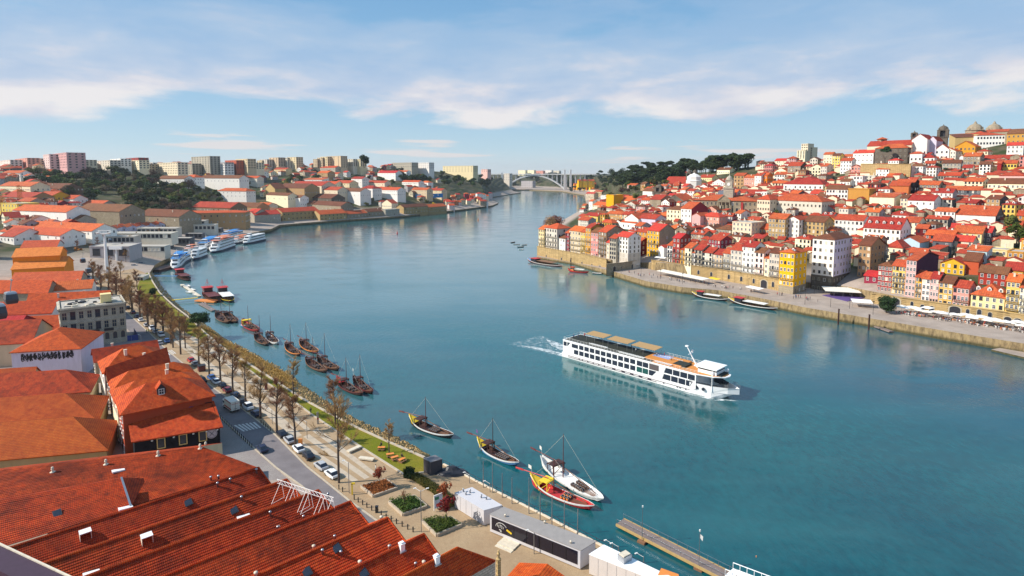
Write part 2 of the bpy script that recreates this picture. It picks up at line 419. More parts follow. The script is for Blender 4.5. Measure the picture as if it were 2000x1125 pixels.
hill = t.mix(t.ramp(h_a, [(0.42, 0.0), (0.6, 1.0)]), (0.035, 0.052, 0.014), (0.12, 0.095, 0.06))
hill = t.mix(t.ramp(h_b, [(0.45, 0.0), (0.7, 0.6)]), hill, (0.04, 0.04, 0.02))
c = t.mix(t.ramp(t.math('DIVIDE', sep.outputs[2], 20.0), [(0.5, 0.0), (0.7, 1.0)]), pv, hill)
c = t.mix(t.math('MULTIPLY', steep, t.math('SUBTRACT', 14.0, sep.outputs[2], clamp=True)), c, wallc)
M_LAND = t.done(c, 0.9, 0, 0.15)
def V3(x, y, z): return Vector((x, y, z))
def col(edge, back, wall_z, m1, m2, ridge, farz=58, low=None):
 """edge, back: (px,py,z) on the quay; m1,m2,ridge: (px,py,Y)"""
 e = at(*edge); b = at(*back); d = (b - e); d.z = 0; d = d.normalized()
 a1, a2, a3 = aY(*m1), aY(*m2), aY(*ridge)
 fr = Vector((a3.x * 1.12, a3.y * 1.12, a3.z - 4)); ff = Vector((a3.x * 1.12 + (a3.x) * 4, a3.y * 1.12 + 5000, farz))
 up = b + d * 0.4; up.z = wall_z
 return [V3(e.x, e.y, -4) - d * .25, e - d * 0.0, e + d * 0.05, b, up, a1, a2, a3, fr, ff]
RIGHT = [
 col((2600, 800, 4), (2600, 735, 4), 9, (2600, 470, 310), (2600, 320, 430), (2600, 255, 520)),
 col((2300, 735, 4), (2300, 690, 4), 9, (2300, 470, 330), (2300, 330, 450), (2300, 270, 545)),
 col((2000, 671, 4), (2000, 636, 4), 9, (2000, 450, 370), (2000, 350, 460), (2000, 278, 560)),
 col((1875, 651, 4), (1880, 617, 4), 9, (1890, 450, 390), (1900, 360, 480), (1915, 290, 580)),
 col((1750, 630, 4), (1750, 598, 4), 9, (1780, 450, 400), (1800, 370, 490), (1830, 303, 590)),
 col((1635, 611, 4), (1660, 575, 4), 8, (1680, 455, 410), (1710, 372, 500), (1760, 308, 610)),
 col((1570, 600, 4), (1600, 560, 4), 6, (1620, 450, 430), (1650, 375, 520), (1690, 312, 620)),
 col((1500, 585, 4), (1540, 566, 4), 9, (1560, 450, 440), (1580, 372, 560), (1600, 318, 680)),
 col((1405, 567, 4), (1470, 556, 4), 10, (1480, 445, 460), (1500, 374, 600), (1535, 322, 720)),
 col((1335, 561, 4), (1400, 545, 4), 10, (1420, 440, 480), (1440, 378, 620), (1470, 327, 760)),
 col((1262, 549, 4), (1290, 530, 4), 10, (1330, 440, 500), (1350, 388, 640), (1390, 336, 800)),
 col((1205, 532, 4), (1248, 521, 4), 7, (1270, 440, 520), (1295, 396, 680), (1340, 338, 950)),
 col((1186, 527, 4), (1192, 522, 4), 9.3, (1245, 440, 525), (1270, 398, 690), (1310, 338, 1000)),
 col((1122, 513, 2), (1125, 509, 2), 9.4, (1200, 440, 540), (1240, 402, 720), (1290, 338, 1050)),
 col((1048, 501, 2), (1051, 498, 2), 9.4, (1170, 432, 600), (1210, 402, 800), (1240, 340, 1150)),
 col((1058, 464, 3), (1062, 462, 3), 6, (1160, 418, 690), (1205, 398, 850), (1235, 341, 1200)),
 col((1097, 432, 3), (1100, 431, 3), 4, (1170, 402, 950), (1200, 387, 1050), (1215, 343, 1300)),
 col((1147, 403, 3), (1150, 402, 3), 4, (1178, 393, 1300), (1192, 373, 1450), (1185, 344, 1700)),
 col((1141, 381, 3), (1144, 380.5, 3), 4, (1165, 377, 1900), (1168, 366, 2000), (1152, 347, 2200)),
 col((1098, 373.5, 3), (1100, 373.2, 3), 4, (1122, 369, 2400), (1126, 356, 2500), (1130, 341, 2750)),
 col((1020, 370.2, 3), (1021, 370, 3), 4, (1030, 364, 2650), (1032, 352, 2750), (1030, 343, 3000)),
 col((900, 369, 3), (901, 368.8, 3), 4, (910, 362, 2800), (912, 350, 2900), (910, 341, 3100)),
]
land_r, BV_R = land('right_bank_terrain', RIGHT, 6, 7, M_LAND, 3.0)
def lcol(water, top, in1, in2, ridge, farz=58):
 """water: (px,py) at z=0 or None for a wall; top: (px,py,z); in1, in2, ridge: world points or (px,py,Y)"""
 g = lambda q: q if isinstance(q, Vector) else aY(*q)
 tp = at(*top); a1, a2, a3 = g(in1), g(in2), g(ridge)
 d = (a1 - tp); d.z = 0; d = d.normalized()
 w = at(water[0], water[1], 0) if water else V3(tp.x, tp.y, 0) - d * .05
 w2 = V3(w.x, w.y, -4) - d * .2; w.z = -0.3
 fr = Vector((a3.x * 1.12, a3.y * 1.12, a3.z - 4)); ff = Vector((a3.x * 5, abs(a3.y) * 1.12 + 5000, farz))
 return [w2, w, tp, a1, a2, a3, fr, ff]
def wcol(x, y, a, b, c):
 tp = V3(x, y, 5); d = (a - tp).normalized(); w = tp - d * .05
 return [V3(w.x, w.y, -4), V3(w.x, w.y, -.3), tp, a, b, c, c * 1.12, V3(c.x * 5, c.y * 2, 58)]
LEFT = [
 wcol(190, -75, V3(100, -180, 5), V3(0, -300, 6), V3(-100, -500, 8)),
 wcol(100, 22, V3(30, -60, 5), V3(-80, -200, 6), V3(-200, -450, 8)),
 lcol(None, (1262, 1110, 5), V3(-40, 25, 5), V3(-180, -80, 6), V3(-500, -260, 9)),
 lcol(None, (1087, 1020, 5), V3(-62, 40, 5), V3(-200, -60, 6), V3(-520, -200, 10)),
 lcol(None, (864, 907, 5), V3(-85, 65, 5), V3(-220, -20, 6), V3(-550, -120, 10)),
 lcol((838, 889), (828, 894, 5), V3(-90, 72, 5), V3(-226, -8, 6), V3(-560, -90, 11)),
 lcol((775, 854), (769, 867, 5), V3(-98, 82, 5), V3(-235, 10, 6), V3(-570, -60, 12)),
 lcol((702, 823), (700, 836, 5), V3(-110, 98, 5), V3(-250, 30, 6), V3(-600, -20, 14)),
 lcol((640, 786), (630, 801, 5), V3(-125, 115, 5), V3(-270, 55, 6), V3(-640, 30, 16)),
 lcol((582, 745), (570, 764, 5), V3(-135, 130, 5), V3(-285, 80, 7), V3(-670, 70, 18)),
 lcol((566, 728), (520, 730, 5), V3(-145, 145, 5), V3(-300, 100, 7), V3(-700, 110, 20)),
 lcol((480, 681), (478, 703, 5), V3(-160, 162, 5), V3(-320, 125, 8), V3(-740, 160, 24)),
 lcol((443, 664), (436, 680, 5), V3(-172, 180, 5), V3(-335, 150, 8), V3(-770, 200, 28)),
 lcol((402, 634), (392, 646, 5), V3(-190, 200, 5), V3(-355, 180, 9), V3(-800, 250, 32)),
 lcol((350, 597), (340, 604, 5), V3(-215, 240, 5), V3(-390, 230, 11), V3(-850, 330, 40)),
 lcol((318, 561), (308, 570, 4.5), V3(-245, 290, 5), V3(-440, 300, 14), V3(-920, 430, 52)),
 lcol((298, 530), (292, 533, 4), V3(-285, 350, 5), V3(-480, 390, 20), V3(-960, 560, 62)),
 lcol(None, (303, 517, 4), (230, 490, 440), (90, 430, 560), (-60, 335, 850)),
 lcol(None, (345, 493, 4), (300, 470, 530), (200, 418, 640), (100, 332, 980)),
 lcol(None, (412, 470, 4), (360, 452, 620), (290, 402, 720), (260, 330, 1100)),
 lcol(None, (492, 455, 4), (420, 441, 690), (360, 396, 780), (350, 328, 1180)),
 lcol(None, (530, 447, 3.5), (470, 424, 820), (440, 388, 930), (450, 328, 1260)),
 lcol(None, (546, 439, 3), (500, 416, 860), (500, 384, 980), (530, 328, 1320)),
 lcol(None, (660, 430, 3), (640, 405, 960), (640, 370, 1080), (650, 328, 1400)),
 lcol(None, (780, 422, 3), (780, 397, 1030), (775, 366, 1150), (770, 329, 1500)),
 lcol(None, (880, 411.5, 3), (872, 396, 1130), (880, 368, 1300), (870, 337, 1700)),
 lcol(None, (962, 401, 2.5), (940, 392, 1300), (945, 373, 1450), (930, 345, 1800)),
 lcol(None, (973, 396.5, 2), (955, 389, 1480), (955, 375, 1600), (940, 348, 1900)),
 lcol(None, (950, 386.5, 2), (948, 381, 1650), (955, 367, 1750), (955, 350, 2000)),
 lcol(None, (1017, 376, 2), (1003, 373.5, 2050), (990, 363, 2150), (980, 347, 2300)),
 lcol(None, (975, 371.5, 2), (960, 369, 2450), (955, 358, 2550), (950, 345, 2700)),
]
land_l, BV_L = land('left_bank_terrain', LEFT, 6, 7, M_LAND, 3.0)
def gpx(px, py, bv=None):
 """first ground point seen at a pixel"""
 d = ray(px, py).normalized(); best = None
 for b in ((bv,) if bv else (BV_L, BV_R)):
  h = b.ray_cast(CAMP, d, 9000)
  if h[0] is not None and (best is None or h[3] < best[1]): best = (h[0], h[3])
 return best[0] if best else None
def gz(x, y):
 for b in (BV_L, BV_R):
  h = b.ray_cast(Vector((x, y, 500)), Vector((0, 0, -1)), 1000)
  if h[0] is not None: return h[0].z
 return 0.0
mb = MB(); mb.poly([(-16000, -2500, -6), (16000, -2500, -6), (16000, 26000, -6), (-16000, 26000, -6)])
struct(mb.build('ground', M_HILL))
# ---- river
t = NT('river water')
wv = t.noise(0.55, 5, 0.62, stretch=(1, 0.55, 1)); wv2 = t.noise(2.2, 3, 0.55, stretch=(1, 0.6, 1)); swell = t.noise(0.035, 4, 0.55, stretch=(1, 2.4, 1))
lp = t.ramp(swell, [(0.38, 0.0), (0.62, 1.0)])
hgt = t.math('ADD', t.math('MULTIPLY', wv, 1.0), t.math('MULTIPLY', wv2, 0.32))
bp = t.n.new('ShaderNodeBump'); bp.inputs['Distance'].default_value = 0.30
t.l.new(t.math('MULTIPLY_ADD', lp, 0.20, 0.13), bp.inputs['Strength']); t.l.new(hgt, bp.inputs['Height']); t.l.new(bp.outputs[0], t.b.inputs['Normal'])
big = t.noise(0.007, 4, 0.55)
wc = t.mix(t.ramp(big, [(0.35, 0.0), (0.65, 1.0)]), (0.000, 0.032, 0.056), (0.000, 0.080, 0.086))
wc = t.mix(t.ramp(wv, [(0.36, 0.0), (0.64, 1.0)]), wc, t.mix(1.0, wc, (1.5, 1.4, 1.35), 'MULTIPLY'))  # crests painted lighter, ripple light and dark put into the colour
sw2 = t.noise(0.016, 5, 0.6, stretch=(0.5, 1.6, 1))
dn = t.n.new('ShaderNodeVectorMath'); dn.operation = 'DISTANCE'; dn.inputs[1].default_value = (-70, 470, 0); t.l.new(t.pos, dn.inputs[0])   # pale mid-river sky sheen, painted into the water colour
sheen = t.math('ADD', t.math('DIVIDE', dn.outputs['Value'], 420.0), t.math('MULTIPLY_ADD', big, 0.9, -0.45))
wc = t.mix(t.ramp(sheen, [(0.25, 0.85), (0.85, 0.0)]), wc, (0.115, 0.215, 0.225))
wc = t.mix(t.ramp(sw2, [(0.46, 0.0), (0.66, 0.5)]), wc, (0.03, 0.13, 0.145))  # paler wind-ruffled sheen patches painted into the base colour
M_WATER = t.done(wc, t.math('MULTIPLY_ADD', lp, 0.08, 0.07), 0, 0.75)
t.b.inputs['IOR'].default_value = 1.42
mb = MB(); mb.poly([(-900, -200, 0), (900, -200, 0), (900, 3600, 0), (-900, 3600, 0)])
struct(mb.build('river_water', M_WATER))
# ---- painted and paved sheets on the left bank (4 mm steps)
def sheet(name, pts, dz, mat, z=5.0, kind='structure', lbl=None):
 P = [at(x, y, z) for x, y in pts]; m = MB()
 from mathutils.geometry import tessellate_polygon
 V = [(p.x, p.y, z + dz) for p in P]
 for tri in tessellate_polygon([[Vector(v) for v in V]]):
  q = [V[i] for i in tri]
  if (Vector(q[1]) - Vector(q[0])).cross(Vector(q[2]) - Vector(q[0])).z < 0: q = q[::-1]
  m.poly(q)
 o = m.build(name, mat); struct(o, kind)
 return o
t = NT('asphalt'); a = t.noise(0.25, 5, 0.6); b = t.noise(6, 3, 0.6)
c = t.mix(t.ramp(a, [(0.35, 0.0), (0.7, 1.0)]), (0.17, 0.15, 0.155), (0.23, 0.205, 0.21)); c = t.mix(t.ramp(b, [(0.4, 0.0), (0.8, 0.35)]), c, (0.10, 0.09, 0.095))
M_ASPH = t.done(c, 0.85, 0, 0.2)
def paving(name, c1, c2, bsz=1.0):
 t = NT(name); br = t.n.new('ShaderNodeTexBrick'); mp = t.n.new('ShaderNodeMapping'); mp.inputs['Rotation'].default_value = (0, 0, R(46)); t.l.new(t.pos, mp.inputs[0]); t.l.new(mp.outputs[0], br.inputs['Vector'])
 br.inputs['Scale'].default_value = 1.0 / bsz; br.inputs['Mortar Size'].default_value = 0.025
 br.inputs['Color1'].default_value = (*c1, 1); br.inputs['Color2'].default_value = (*mul(c1, .86), 1); br.inputs['Mortar'].default_value = (*mul(c1, .6), 1)
 a = t.noise(0.18, 6, 0.65); b = t.noise(1.2, 4, .6)
 c = t.mix(t.ramp(a, [(0.38, 0.0), (0.68, 0.9)]), br.outputs[0], c2); c = t.mix(t.ramp(b, [(0.5, 0), (0.8, .35)]), c, mul(c2, .6))
 return t.done(c, 0.85, 0, 0.2)
M_PROM = paving('sandy paving', (0.46, 0.33, 0.20), (0.33, 0.22, 0.13), 0.8)
M_PAVE = paving('grey paving', (0.34, 0.30, 0.28), (0.24, 0.20, 0.19), 0.7)
M_PALE = plain('pale stone strip', (0.50, 0.41, 0.31), 0.85, 0.4, 0.8)
M_KERB = plain('kerb stone', (0.50, 0.42, 0.32), 0.85, 0.4, 0.8)
M_MARK = plain('road paint', (0.62, 0.60, 0.56), 0.7, 0.5, 1.2)
t = NT('lawn'); a = t.noise(0.12, 6, 0.65); b = t.noise(3.0, 4, 0.7)
c = t.mix(t.ramp(a, [(0.36, 0.0), (0.66, 1.0)]), (0.15, 0.17, 0.012), (0.26, 0.20, 0.03)); c = t.mix(t.ramp(b, [(0.4, 0.0), (0.75, 0.7)]), c, (0.055, 0.07, 0.008))
t.bump(b, 0.6, 0.15); M_LAWN = t.done(c, 0.95, 0, 0.1)
RK_R = [(786, 1052), (740, 1020), (682, 978), (629, 935), (600, 912), (536, 848), (470, 796), (420, 760), (384, 732), (342, 697), (318, 676), (286, 645), (254, 616), (215, 580), (176, 547), (146, 521), (118, 497)]
RK_L = [(98, 499), (120, 521), (150, 547), (185, 578), (222, 610), (246, 640), (270, 664), (306, 690), (330, 712), (362, 740), (395, 770), (418, 803), (455, 838), (492, 872), (540, 914), (590, 950), (650, 1000), (730, 1060)]
sheet('street_asphalt', RK_R + RK_L, 0.004, M_ASPH)
sheet('square_paving', [(270, 666), (306, 691), (300, 700), (170, 706), (150, 690), (175, 668)], 0.008, M_PAVE)
sheet('side_pavement', [(418, 803), (492, 872), (540, 914), (560, 935), (500, 940), (420, 880), (400, 830), (392, 775)], 0.008, M_PAVE)
sheet('promenade_paving', RK_R[0:1] + [(880, 1112), (1000, 1135), (1150, 1135), (1290, 1145), (1262, 1112), (1165, 1060), (1087, 1021), (955, 953), (866, 908), (836, 899), (769, 868), (700, 837), (630, 802), (570, 765), (520, 731), (478, 704), (436, 681), (392, 647), (352, 616), (322, 590), (300, 560), (284, 533), (262, 524), (220, 520), (180, 522)] + RK_R[::-1][2:-1], 0.004, M_PROM)
sheet('lawn', [(828, 896), (769, 870), (700, 839), (640, 808), (590, 781), (540, 748), (500, 722), (452, 694), (424, 676), (466, 706), (510, 738), (560, 772), (609, 808), (667, 847), (724, 884), (789, 925), (828, 921)], 0.012, M_LAWN)
sheet('lawn', [(398, 643), (362, 618), (330, 594), (308, 570), (296, 548), (288, 532), (276, 540), (268, 560), (276, 590), (300, 612), (330, 630), (372, 655), (396, 664), (408, 655)], 0.012, M_LAWN)
for q in ([(590, 862), (700, 938), (688, 941), (578, 866)], [(604, 848), (722, 932), (712, 936), (592, 853)], [(620, 836), (736, 925), (728, 929), (610, 842)]):
 sheet('paving_strip', q, 0.010, M_PALE)
sheet('paving_strip', [(345, 655), (420, 715), (480, 760), (560, 822), (590, 850), (574, 856), (545, 832), (470, 770), (408, 722), (336, 664)], 0.010, M_PALE)
sheet('paving_strip', [(372, 652), (440, 700), (520, 762), (606, 838), (598, 842), (512, 768), (432, 706), (364, 657)], 0.010, M_PALE)
def stripes(a, b, c, d, n, dz=0.012):
 """zebra between edge a-b and edge c-d (pixel points on the street)"""
 A, B, C, D = [at(p[0], p[1], 5) for p in (a, b, c, d)]; m = MB()
 for k in range(n):
  t0, t1 = (k + .2) / n, (k + .75) / n
  q = [A.lerp(B, t0), A.lerp(B, t1), C.lerp(D, t1), C.lerp(D, t0)]
  m.poly([(p.x, p.y, 5 + dz) for p in q])
 struct(m.build('zebra_crossing', M_MARK))
stripes((455, 831), (499, 824), (474, 843), (512, 835), 6)
stripes((318, 686), (336, 683), (327, 695), (345, 690), 5)
def kerb(pts, w=0.35, h=0.12):
 m = MB(); P = [at(x, y, 5) for x, y in pts]
 for p, q in zip(P, P[1:]): m.beam((p.x, p.y, 5 + h / 2), (q.x, q.y, 5 + h / 2), w, h)
 struct(m.build('kerb', M_KERB))
kerb(RK_R); kerb(RK_L[7:])
kerb([(828, 923), (789, 927), (724, 886), (667, 849), (609, 810), (560, 774), (510, 740), (466, 708), (424, 678)], .5, .18)
kerb([(829, 894), (769, 868), (700, 837), (640, 806), (590, 779), (540, 746), (500, 720), (452, 692), (400, 650), (372, 622), (340, 598), (312, 572), (298, 550), (290, 533)], .6, .22)
# ---- buildings
def v2(a): return Vector((a[0], a[1], 0))
WIN = {}
def window_mesh(kind):
 if kind in WIN: return WIN[kind]
 m = MB()
 fm, gm = {'white': (M_FRAME, M_GLASS), 'stone': (M_STONE, M_GLASS), 'dark': (M_DARK, M_GLASS), 'plain': (M_GLASS, M_GLASS), 'blind': (M_FRAME, M_CHIM),
              'door': (M_STONE, M_DARK), 'greendoor': (M_STONE, M_GREENDOOR), 'reddoor': (M_FRAME, M_REDDOOR), 'arch': (M_STONE, M_GLASS), 'archdoor': (M_STONE, M_DARK), 'pale': (M_FRAME, M_GLASS)}[kind]
 if kind.startswith('arch'):
  n = 8; pts = [(-.5, 0)] + [(-.5 * math.cos(math.pi * k / n), .7 + .3 * math.sin(math.pi * k / n)) for k in range(n + 1)] + [(.5, 0)]
  m.poly([(x, -.05, z) for x, z in pts][::-1], 1)
  big = [(x * 1.25, z * 1.08) for x, z in pts]
  for (a, b), (c, d) in zip(zip(pts, pts[1:]), zip(big, big[1:])):
   m.poly([(c[0], -.14, c[1]), (d[0], -.14, d[1]), (b[0], -.14, b[1]), (a[0], -.14, a[1])][::-1], 0)
   m.poly([(a[0], -.14, a[1]), (b[0], -.14, b[1]), (b[0], -.05, b[1]), (a[0], -.05, a[1])][::-1], 0)
   m.poly([(c[0], -.14, c[1]), (d[0], -.14, d[1]), (d[0], 0.02, d[1]), (c[0], 0.02, c[1])], 0)
 else:
  m.box((0, -.035, 0.0), (1.0, .03, 1.0), 1)
  t = .13 if kind in ('stone', 'door', 'greendoor') else .11
  for x in (-.5 - t / 2 + .03, .5 + t / 2 - .03): m.box((x, -.06, -.03), (t, .14, 1.06), 0)
  m.box((0, -.06, .99), (1 + 2 * t, .16, t * .7), 0); m.box((0, -.08, -.08), (1 + 2.4 * t, .22, .08), 0)
  if kind in ('white', 'pale', 'stone', 'dark'):
   m.box((0, -.06, 0), (.06, .06, 1), 0); m.box((0, -.06, .52), (1, .06, .045), 0)
 WIN[kind] = m.mesh('window_' + kind, [fm, gm]); return WIN[kind]
BALC = None
def balcony_mesh():
 global BALC
 if BALC is None:
  m = MB(); m.box((0, -.45, -.12), (1, .9, .12), 1)
  for z in (.5, 1.0): m.box((0, -.87, z * .95), (1, .05, .05), 0);
  for k in range(9): m.box((-.48 + k * .12, -.87, 0), (.035, .05, .95), 0)
  for x in (-.48, .48): m.box((x, -.45, .9), (.04, .85, .05), 0)
  BALC = m.mesh('balcony', [M_IRON, M_STONE])
 return BALC
def facade(root, A, D, L, z0, z1, rows, cols, kind='white', ww=1.05, wh=1.6, ground=None, off=Vector((0, 0, 0)), skip=None, balc=(), pad=0.0, mask=None):
 """rows x cols of windows on the wall that runs from A along D (unit) for L metres"""
 rz = math.atan2(D.y, D.x); n = 0
 if rows < 1 or cols < 1: return
 fh = (z1 - z0) / rows; cw = (L - 2 * pad) / cols
 ww = min(ww, cw * .62); wh = min(wh, fh * .66); rv = random.Random(int(abs(A.x * 7 + L * 131 + root.location.x * 17)))
 for r in range(rows):
  k0 = (ground or kind) if r == 0 else kind
  for c in range(cols):
   if mask and not mask(r, c): continue
   v = rv.random(); k = k0 if v > .2 or 'plain' in k0 or 'door' in k0 or 'arch' in k0 else ('blind' if v < .1 else 'dark')
   h = wh * (1.25 if r == 0 and ground and 'door' in ground else 1.0)
   zz = z0 + r * fh + ((fh - wh) * .45 if 'door' not in k else 0.05)
   p = A + D * (pad + cw * (c + .5)) + off; p.z = zz
   link('door' if 'door' in k else 'window', window_mesh(k), root, p, rz, (ww, 1, h))
  if r in balc:
   p = A + D * (L / 2) + off; p.z = z0 + r * fh
   link('balcony', balcony_mesh(), root, p, rz, (L * .92, 1, 1))
def roof_polys(P, U, V, ze, kind, h, ov):
 """top polygons of a roof over the parallelogram P,U,V (eave height ze); also gable triangles for the wall"""
 u, v = U.normalized(), V.normalized(); LU, LV = U.length, V.length
 def pt(a, b, z): q = P + u * a + v * b; return (q.x, q.y, z)
 a0, a1, b0, b1 = -ov, LU + ov, -ov, LV + ov; g = []
 if kind in ('gable_u', 'gable'):
  k = ov / (LV / 2) * h; zl = ze - k; m = LV / 2
  polys = [[pt(a0, b0, zl), pt(a1, b0, zl), pt(a1, m, ze + h), pt(a0, m, ze + h)], [pt(a1, b1, zl), pt(a0, b1, zl), pt(a0, m, ze + h), pt(a1, m, ze + h)]]
  g = [[pt(0, 0, ze), pt(0, m, ze + h), pt(0, LV, ze)], [pt(LU, 0, ze), pt(LU, LV, ze), pt(LU, m, ze + h)]]
 elif kind == 'gable_v':
  k = ov / (LU / 2) * h; zl = ze - k; m = LU / 2
  polys = [[pt(a0, b1, zl), pt(a0, b0, zl), pt(m, b0, ze + h), pt(m, b1, ze + h)], [pt(a1, b0, zl), pt(a1, b1, zl), pt(m, b1, ze + h), pt(m, b0, ze + h)]]
  g = [[pt(0, 0, ze), pt(LU, 0, ze), pt(m, 0, ze + h)], [pt(LU, LV, ze), pt(0, LV, ze), pt(m, LV, ze + h)]]
 elif kind == 'shed':
  polys = [[pt(a0, b0, ze - .1), pt(a1, b0, ze - .1), pt(a1, b1, ze + h), pt(a0, b1, ze + h)]]
  g = [[pt(0, 0, ze), pt(0, LV, ze + h), pt(0, LV, ze)], [pt(LU, 0, ze), pt(LU, LV, ze), pt(LU, LV, ze + h)], [pt(LU, LV, ze), pt(0, LV, ze), pt(0, LV, ze + h), pt(LU, LV, ze + h)]]
 else:
  if kind == 'pyr': r0 = r1 = pt(LU / 2, LV / 2, ze + h)
  elif LU >= LV:
   s = LV / 2 * (.9 if kind == 'hip' else .9); s = min(s, LU / 2 - .01)
   r0 = pt(s, LV / 2, ze + h); r1 = pt(LU - s, LV / 2, ze + h)
   if kind == 'hipright': r0 = pt(a0, LV / 2, ze + h)
   if kind == 'hipleft': r1 = pt(a1, LV / 2, ze + h)
  else:
   s = min(LU / 2 * .9, LV / 2 - .01); r0 = pt(LU / 2, s, ze + h); r1 = pt(LU / 2, LV - s, ze + h)
  A, B, C, D = pt(a0, b0, ze - .05), pt(a1, b0, ze - .05), pt(a1, b1, ze - .05), pt(a0, b1, ze - .05)
  if kind == 'pyr': polys = [[A, B, r0], [B, C, r0], [C, D, r0], [D, A, r0]]
  elif LU >= LV:
   polys = [[A, B, r1, r0], [C, D, r0, r1], [B, C, r1], [D, A, r0]]
   if kind == 'hipright': g = [[pt(0, 0, ze), pt(0, LV / 2, ze + h), pt(0, LV, ze)]]
   if kind == 'hipleft': g = [[pt(LU, 0, ze), pt(LU, LV, ze), pt(LU, LV / 2, ze + h)]]
  else: polys = [[A, B, r0], [B, C, r1, r0], [C, D, r1], [D, A, r0, r1]]
 return polys, g
FOOT = []          # (centre, radius, px rect, depth) of every house placed
ROOFN = {'clay tiles': 'red-tiled', 'old shaded clay tiles': 'dark red-tiled', 'ochre lichened tiles': 'ochre-tiled', 'town roof tiles': 'red-tiled', 'brown roof tiles': 'brown-tiled', 'orange roof tiles': 'orange-tiled', 'crimson roof tiles': 'crimson-tiled', 'slate roof': 'slate'}
def building(name, label, cat, P, U, V, zb, ze, roof='gable_u', rh=2.5, wallc='white', roofm='town roof tiles', ov=.45, drop=6, group=None,
             front=None, right=None, left=None, side=None, chim=0, dorm=0, base=None, uv=True, back=None):
 """P,U,V plan vectors (front edge U, depth V); front/right/left: dicts for facade()"""
 P, U, V = v2(P), v2(U), v2(V)
 root = thing(name, label, cat, (P.x, P.y, zb), group=group)
 wm_ = wall(wallc) if isinstance(wallc, str) else wallc
 H = ze - zb; O = Vector((0, 0, 0)); q = [O, U, U + V, V]
 polys, gab = ([], []) if roof == 'flat' else roof_polys(O, U, V, H, roof, rh, ov)
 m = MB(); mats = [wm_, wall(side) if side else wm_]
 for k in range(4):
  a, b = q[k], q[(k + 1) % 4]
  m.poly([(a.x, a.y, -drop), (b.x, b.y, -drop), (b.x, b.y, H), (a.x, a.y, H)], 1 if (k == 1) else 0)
 for k, t in enumerate(gab): m.poly(t, 1 if (k == 1 and roof != 'gable_v') else 0)
 if roof == 'flat':
  m.poly([(p.x, p.y, H - .5) for p in q], 0)
  for k in range(4):
   a, b = q[k], q[(k + 1) % 4]; d = (b - a).normalized() * .2
   m.beam((a.x + d.x * .0, a.y, H - .2), (b.x, b.y, H - .2), .5, .6, 0)
 m.build('wall', mats, root)
 if base:           # plinth / ground storey in another material, 6 cm proud
  bm_, bh = base; mm = MB(); u, v = U.normalized() * .06, V.normalized() * .06
  mm.prism([O - u - v, U + u - v, U + V + u, V - u], -drop, bh); mm.build('ground_storey', wall(bm_) if isinstance(bm_, str) else bm_, root)
 if roof != 'flat':
  r = MB(); r.slab(polys, .22); r.build('roof', MATS[roofm], root, uv=uv)
 else:
  r = MB(); r.prism([U * .03 + V * .03, U * .97 + V * .03, U * .97 + V * .97, U * .03 + V * .97], H - .45, H - .3); r.build('roof', MATS.get(roofm) if roofm in MATS and 'tiles' not in roofm else M_CONC, root)
 un, vn = U.normalized(), V.normalized()
 if front: facade(root, O.copy(), un, U.length, 0, H, **front)
 if right: facade(root, U.copy(), vn, V.length, 0, H, **right)
 if left: facade(root, V.copy(), -vn, V.length, 0, H, **left)
 rnd = random.Random(hash((round(P.x), round(P.y))) & 0xffff)
 for k in range(chim):
  c = U * rnd.uniform(.12, .88) + V * rnd.choice((.3, .62, .8)); mm = MB()
  top = H + rh * .8 + 1.0
  mm.box((c.x, c.y, H + .2), (.7, .5, top - H - .4), 0, math.atan2(U.y, U.x)); mm.box((c.x, c.y, top - .2), (.85, .65, .12), 0, math.atan2(U.y, U.x))
  mm.build('chimney', M_CHIM, root)
 for k in range(dorm):
  f = (k + .5) / dorm; s = .22
  c = U * f + V * s; zz = H + rh * s * 2 - .3; mm = MB(); rz = math.atan2(U.y, U.x)
  mm.box((0, 0, 0), (1.5, 1.8, 1.3), 0); mm.poly([(-.95, -1.05, 1.3), (.95, -1.05, 1.3), (0, -1.05, 2.0)], 0)
  mm.slab([[(-.95, 1.0, 1.3), (-.95, -1.1, 1.3), (0, -1.1, 2.05), (0, 1.0, 2.05)], [(.95, -1.1, 1.3), (.95, 1.0, 1.3), (0, 1.0, 2.05), (0, -1.1, 2.05)]], .12, 1)
  d = mm.build('dormer', [M_FRAME, MATS[roofm]], root, (c.x, c.y, zz), rz, uv=True)
  link('window', window_mesh('white'), d, (0, -.9, .2), 0, (.85, 1, .95))
 return root
M_CONC = plain('concrete', '#b5ada2', 0.85, 0.4, 0.5)
UR = Vector((.637, -.771, 0)); UW = Vector((.553, -.833, 0)); UL = Vector((.80, -.60, 0)); ULQ = Vector((.63, .776, 0))
NUMW = {1: 'one', 2: 'two', 3: 'three', 4: 'four', 5: 'five', 6: 'six', 7: 'seven', 8: 'eight'}
COLN = dict(stonewhite='off-white', paleyellow='pale yellow', brightyellow='bright yellow', palepink='pale pink', redorange='red-orange', paleblue='pale blue', tanstone='tan stone', darkstone='dark stone', palestone='pale stone', stone='grey stone', terracotta='terracotta', brown='brown', slate='slate-grey')
def cname(c): return COLN.get(c, c)
LANDMARK = []
def lm(px, py, text): LANDMARK.append((px, py, text))
def where(px, py):
 best = None
 for x, y, t in LANDMARK:
  d = math.hypot(px - x, (py - y) * 1.6)
  if best is None or d < best[0]: best = (d, x, y, t)
 _, x, y, t = best; dx, dy = px - x, py - y
 rel = ('below' if dy > 0 else 'above') if abs(dy) * 1.3 > abs(dx) else ('right of' if dx > 0 else 'left of')
 return rel + ' the ' + t
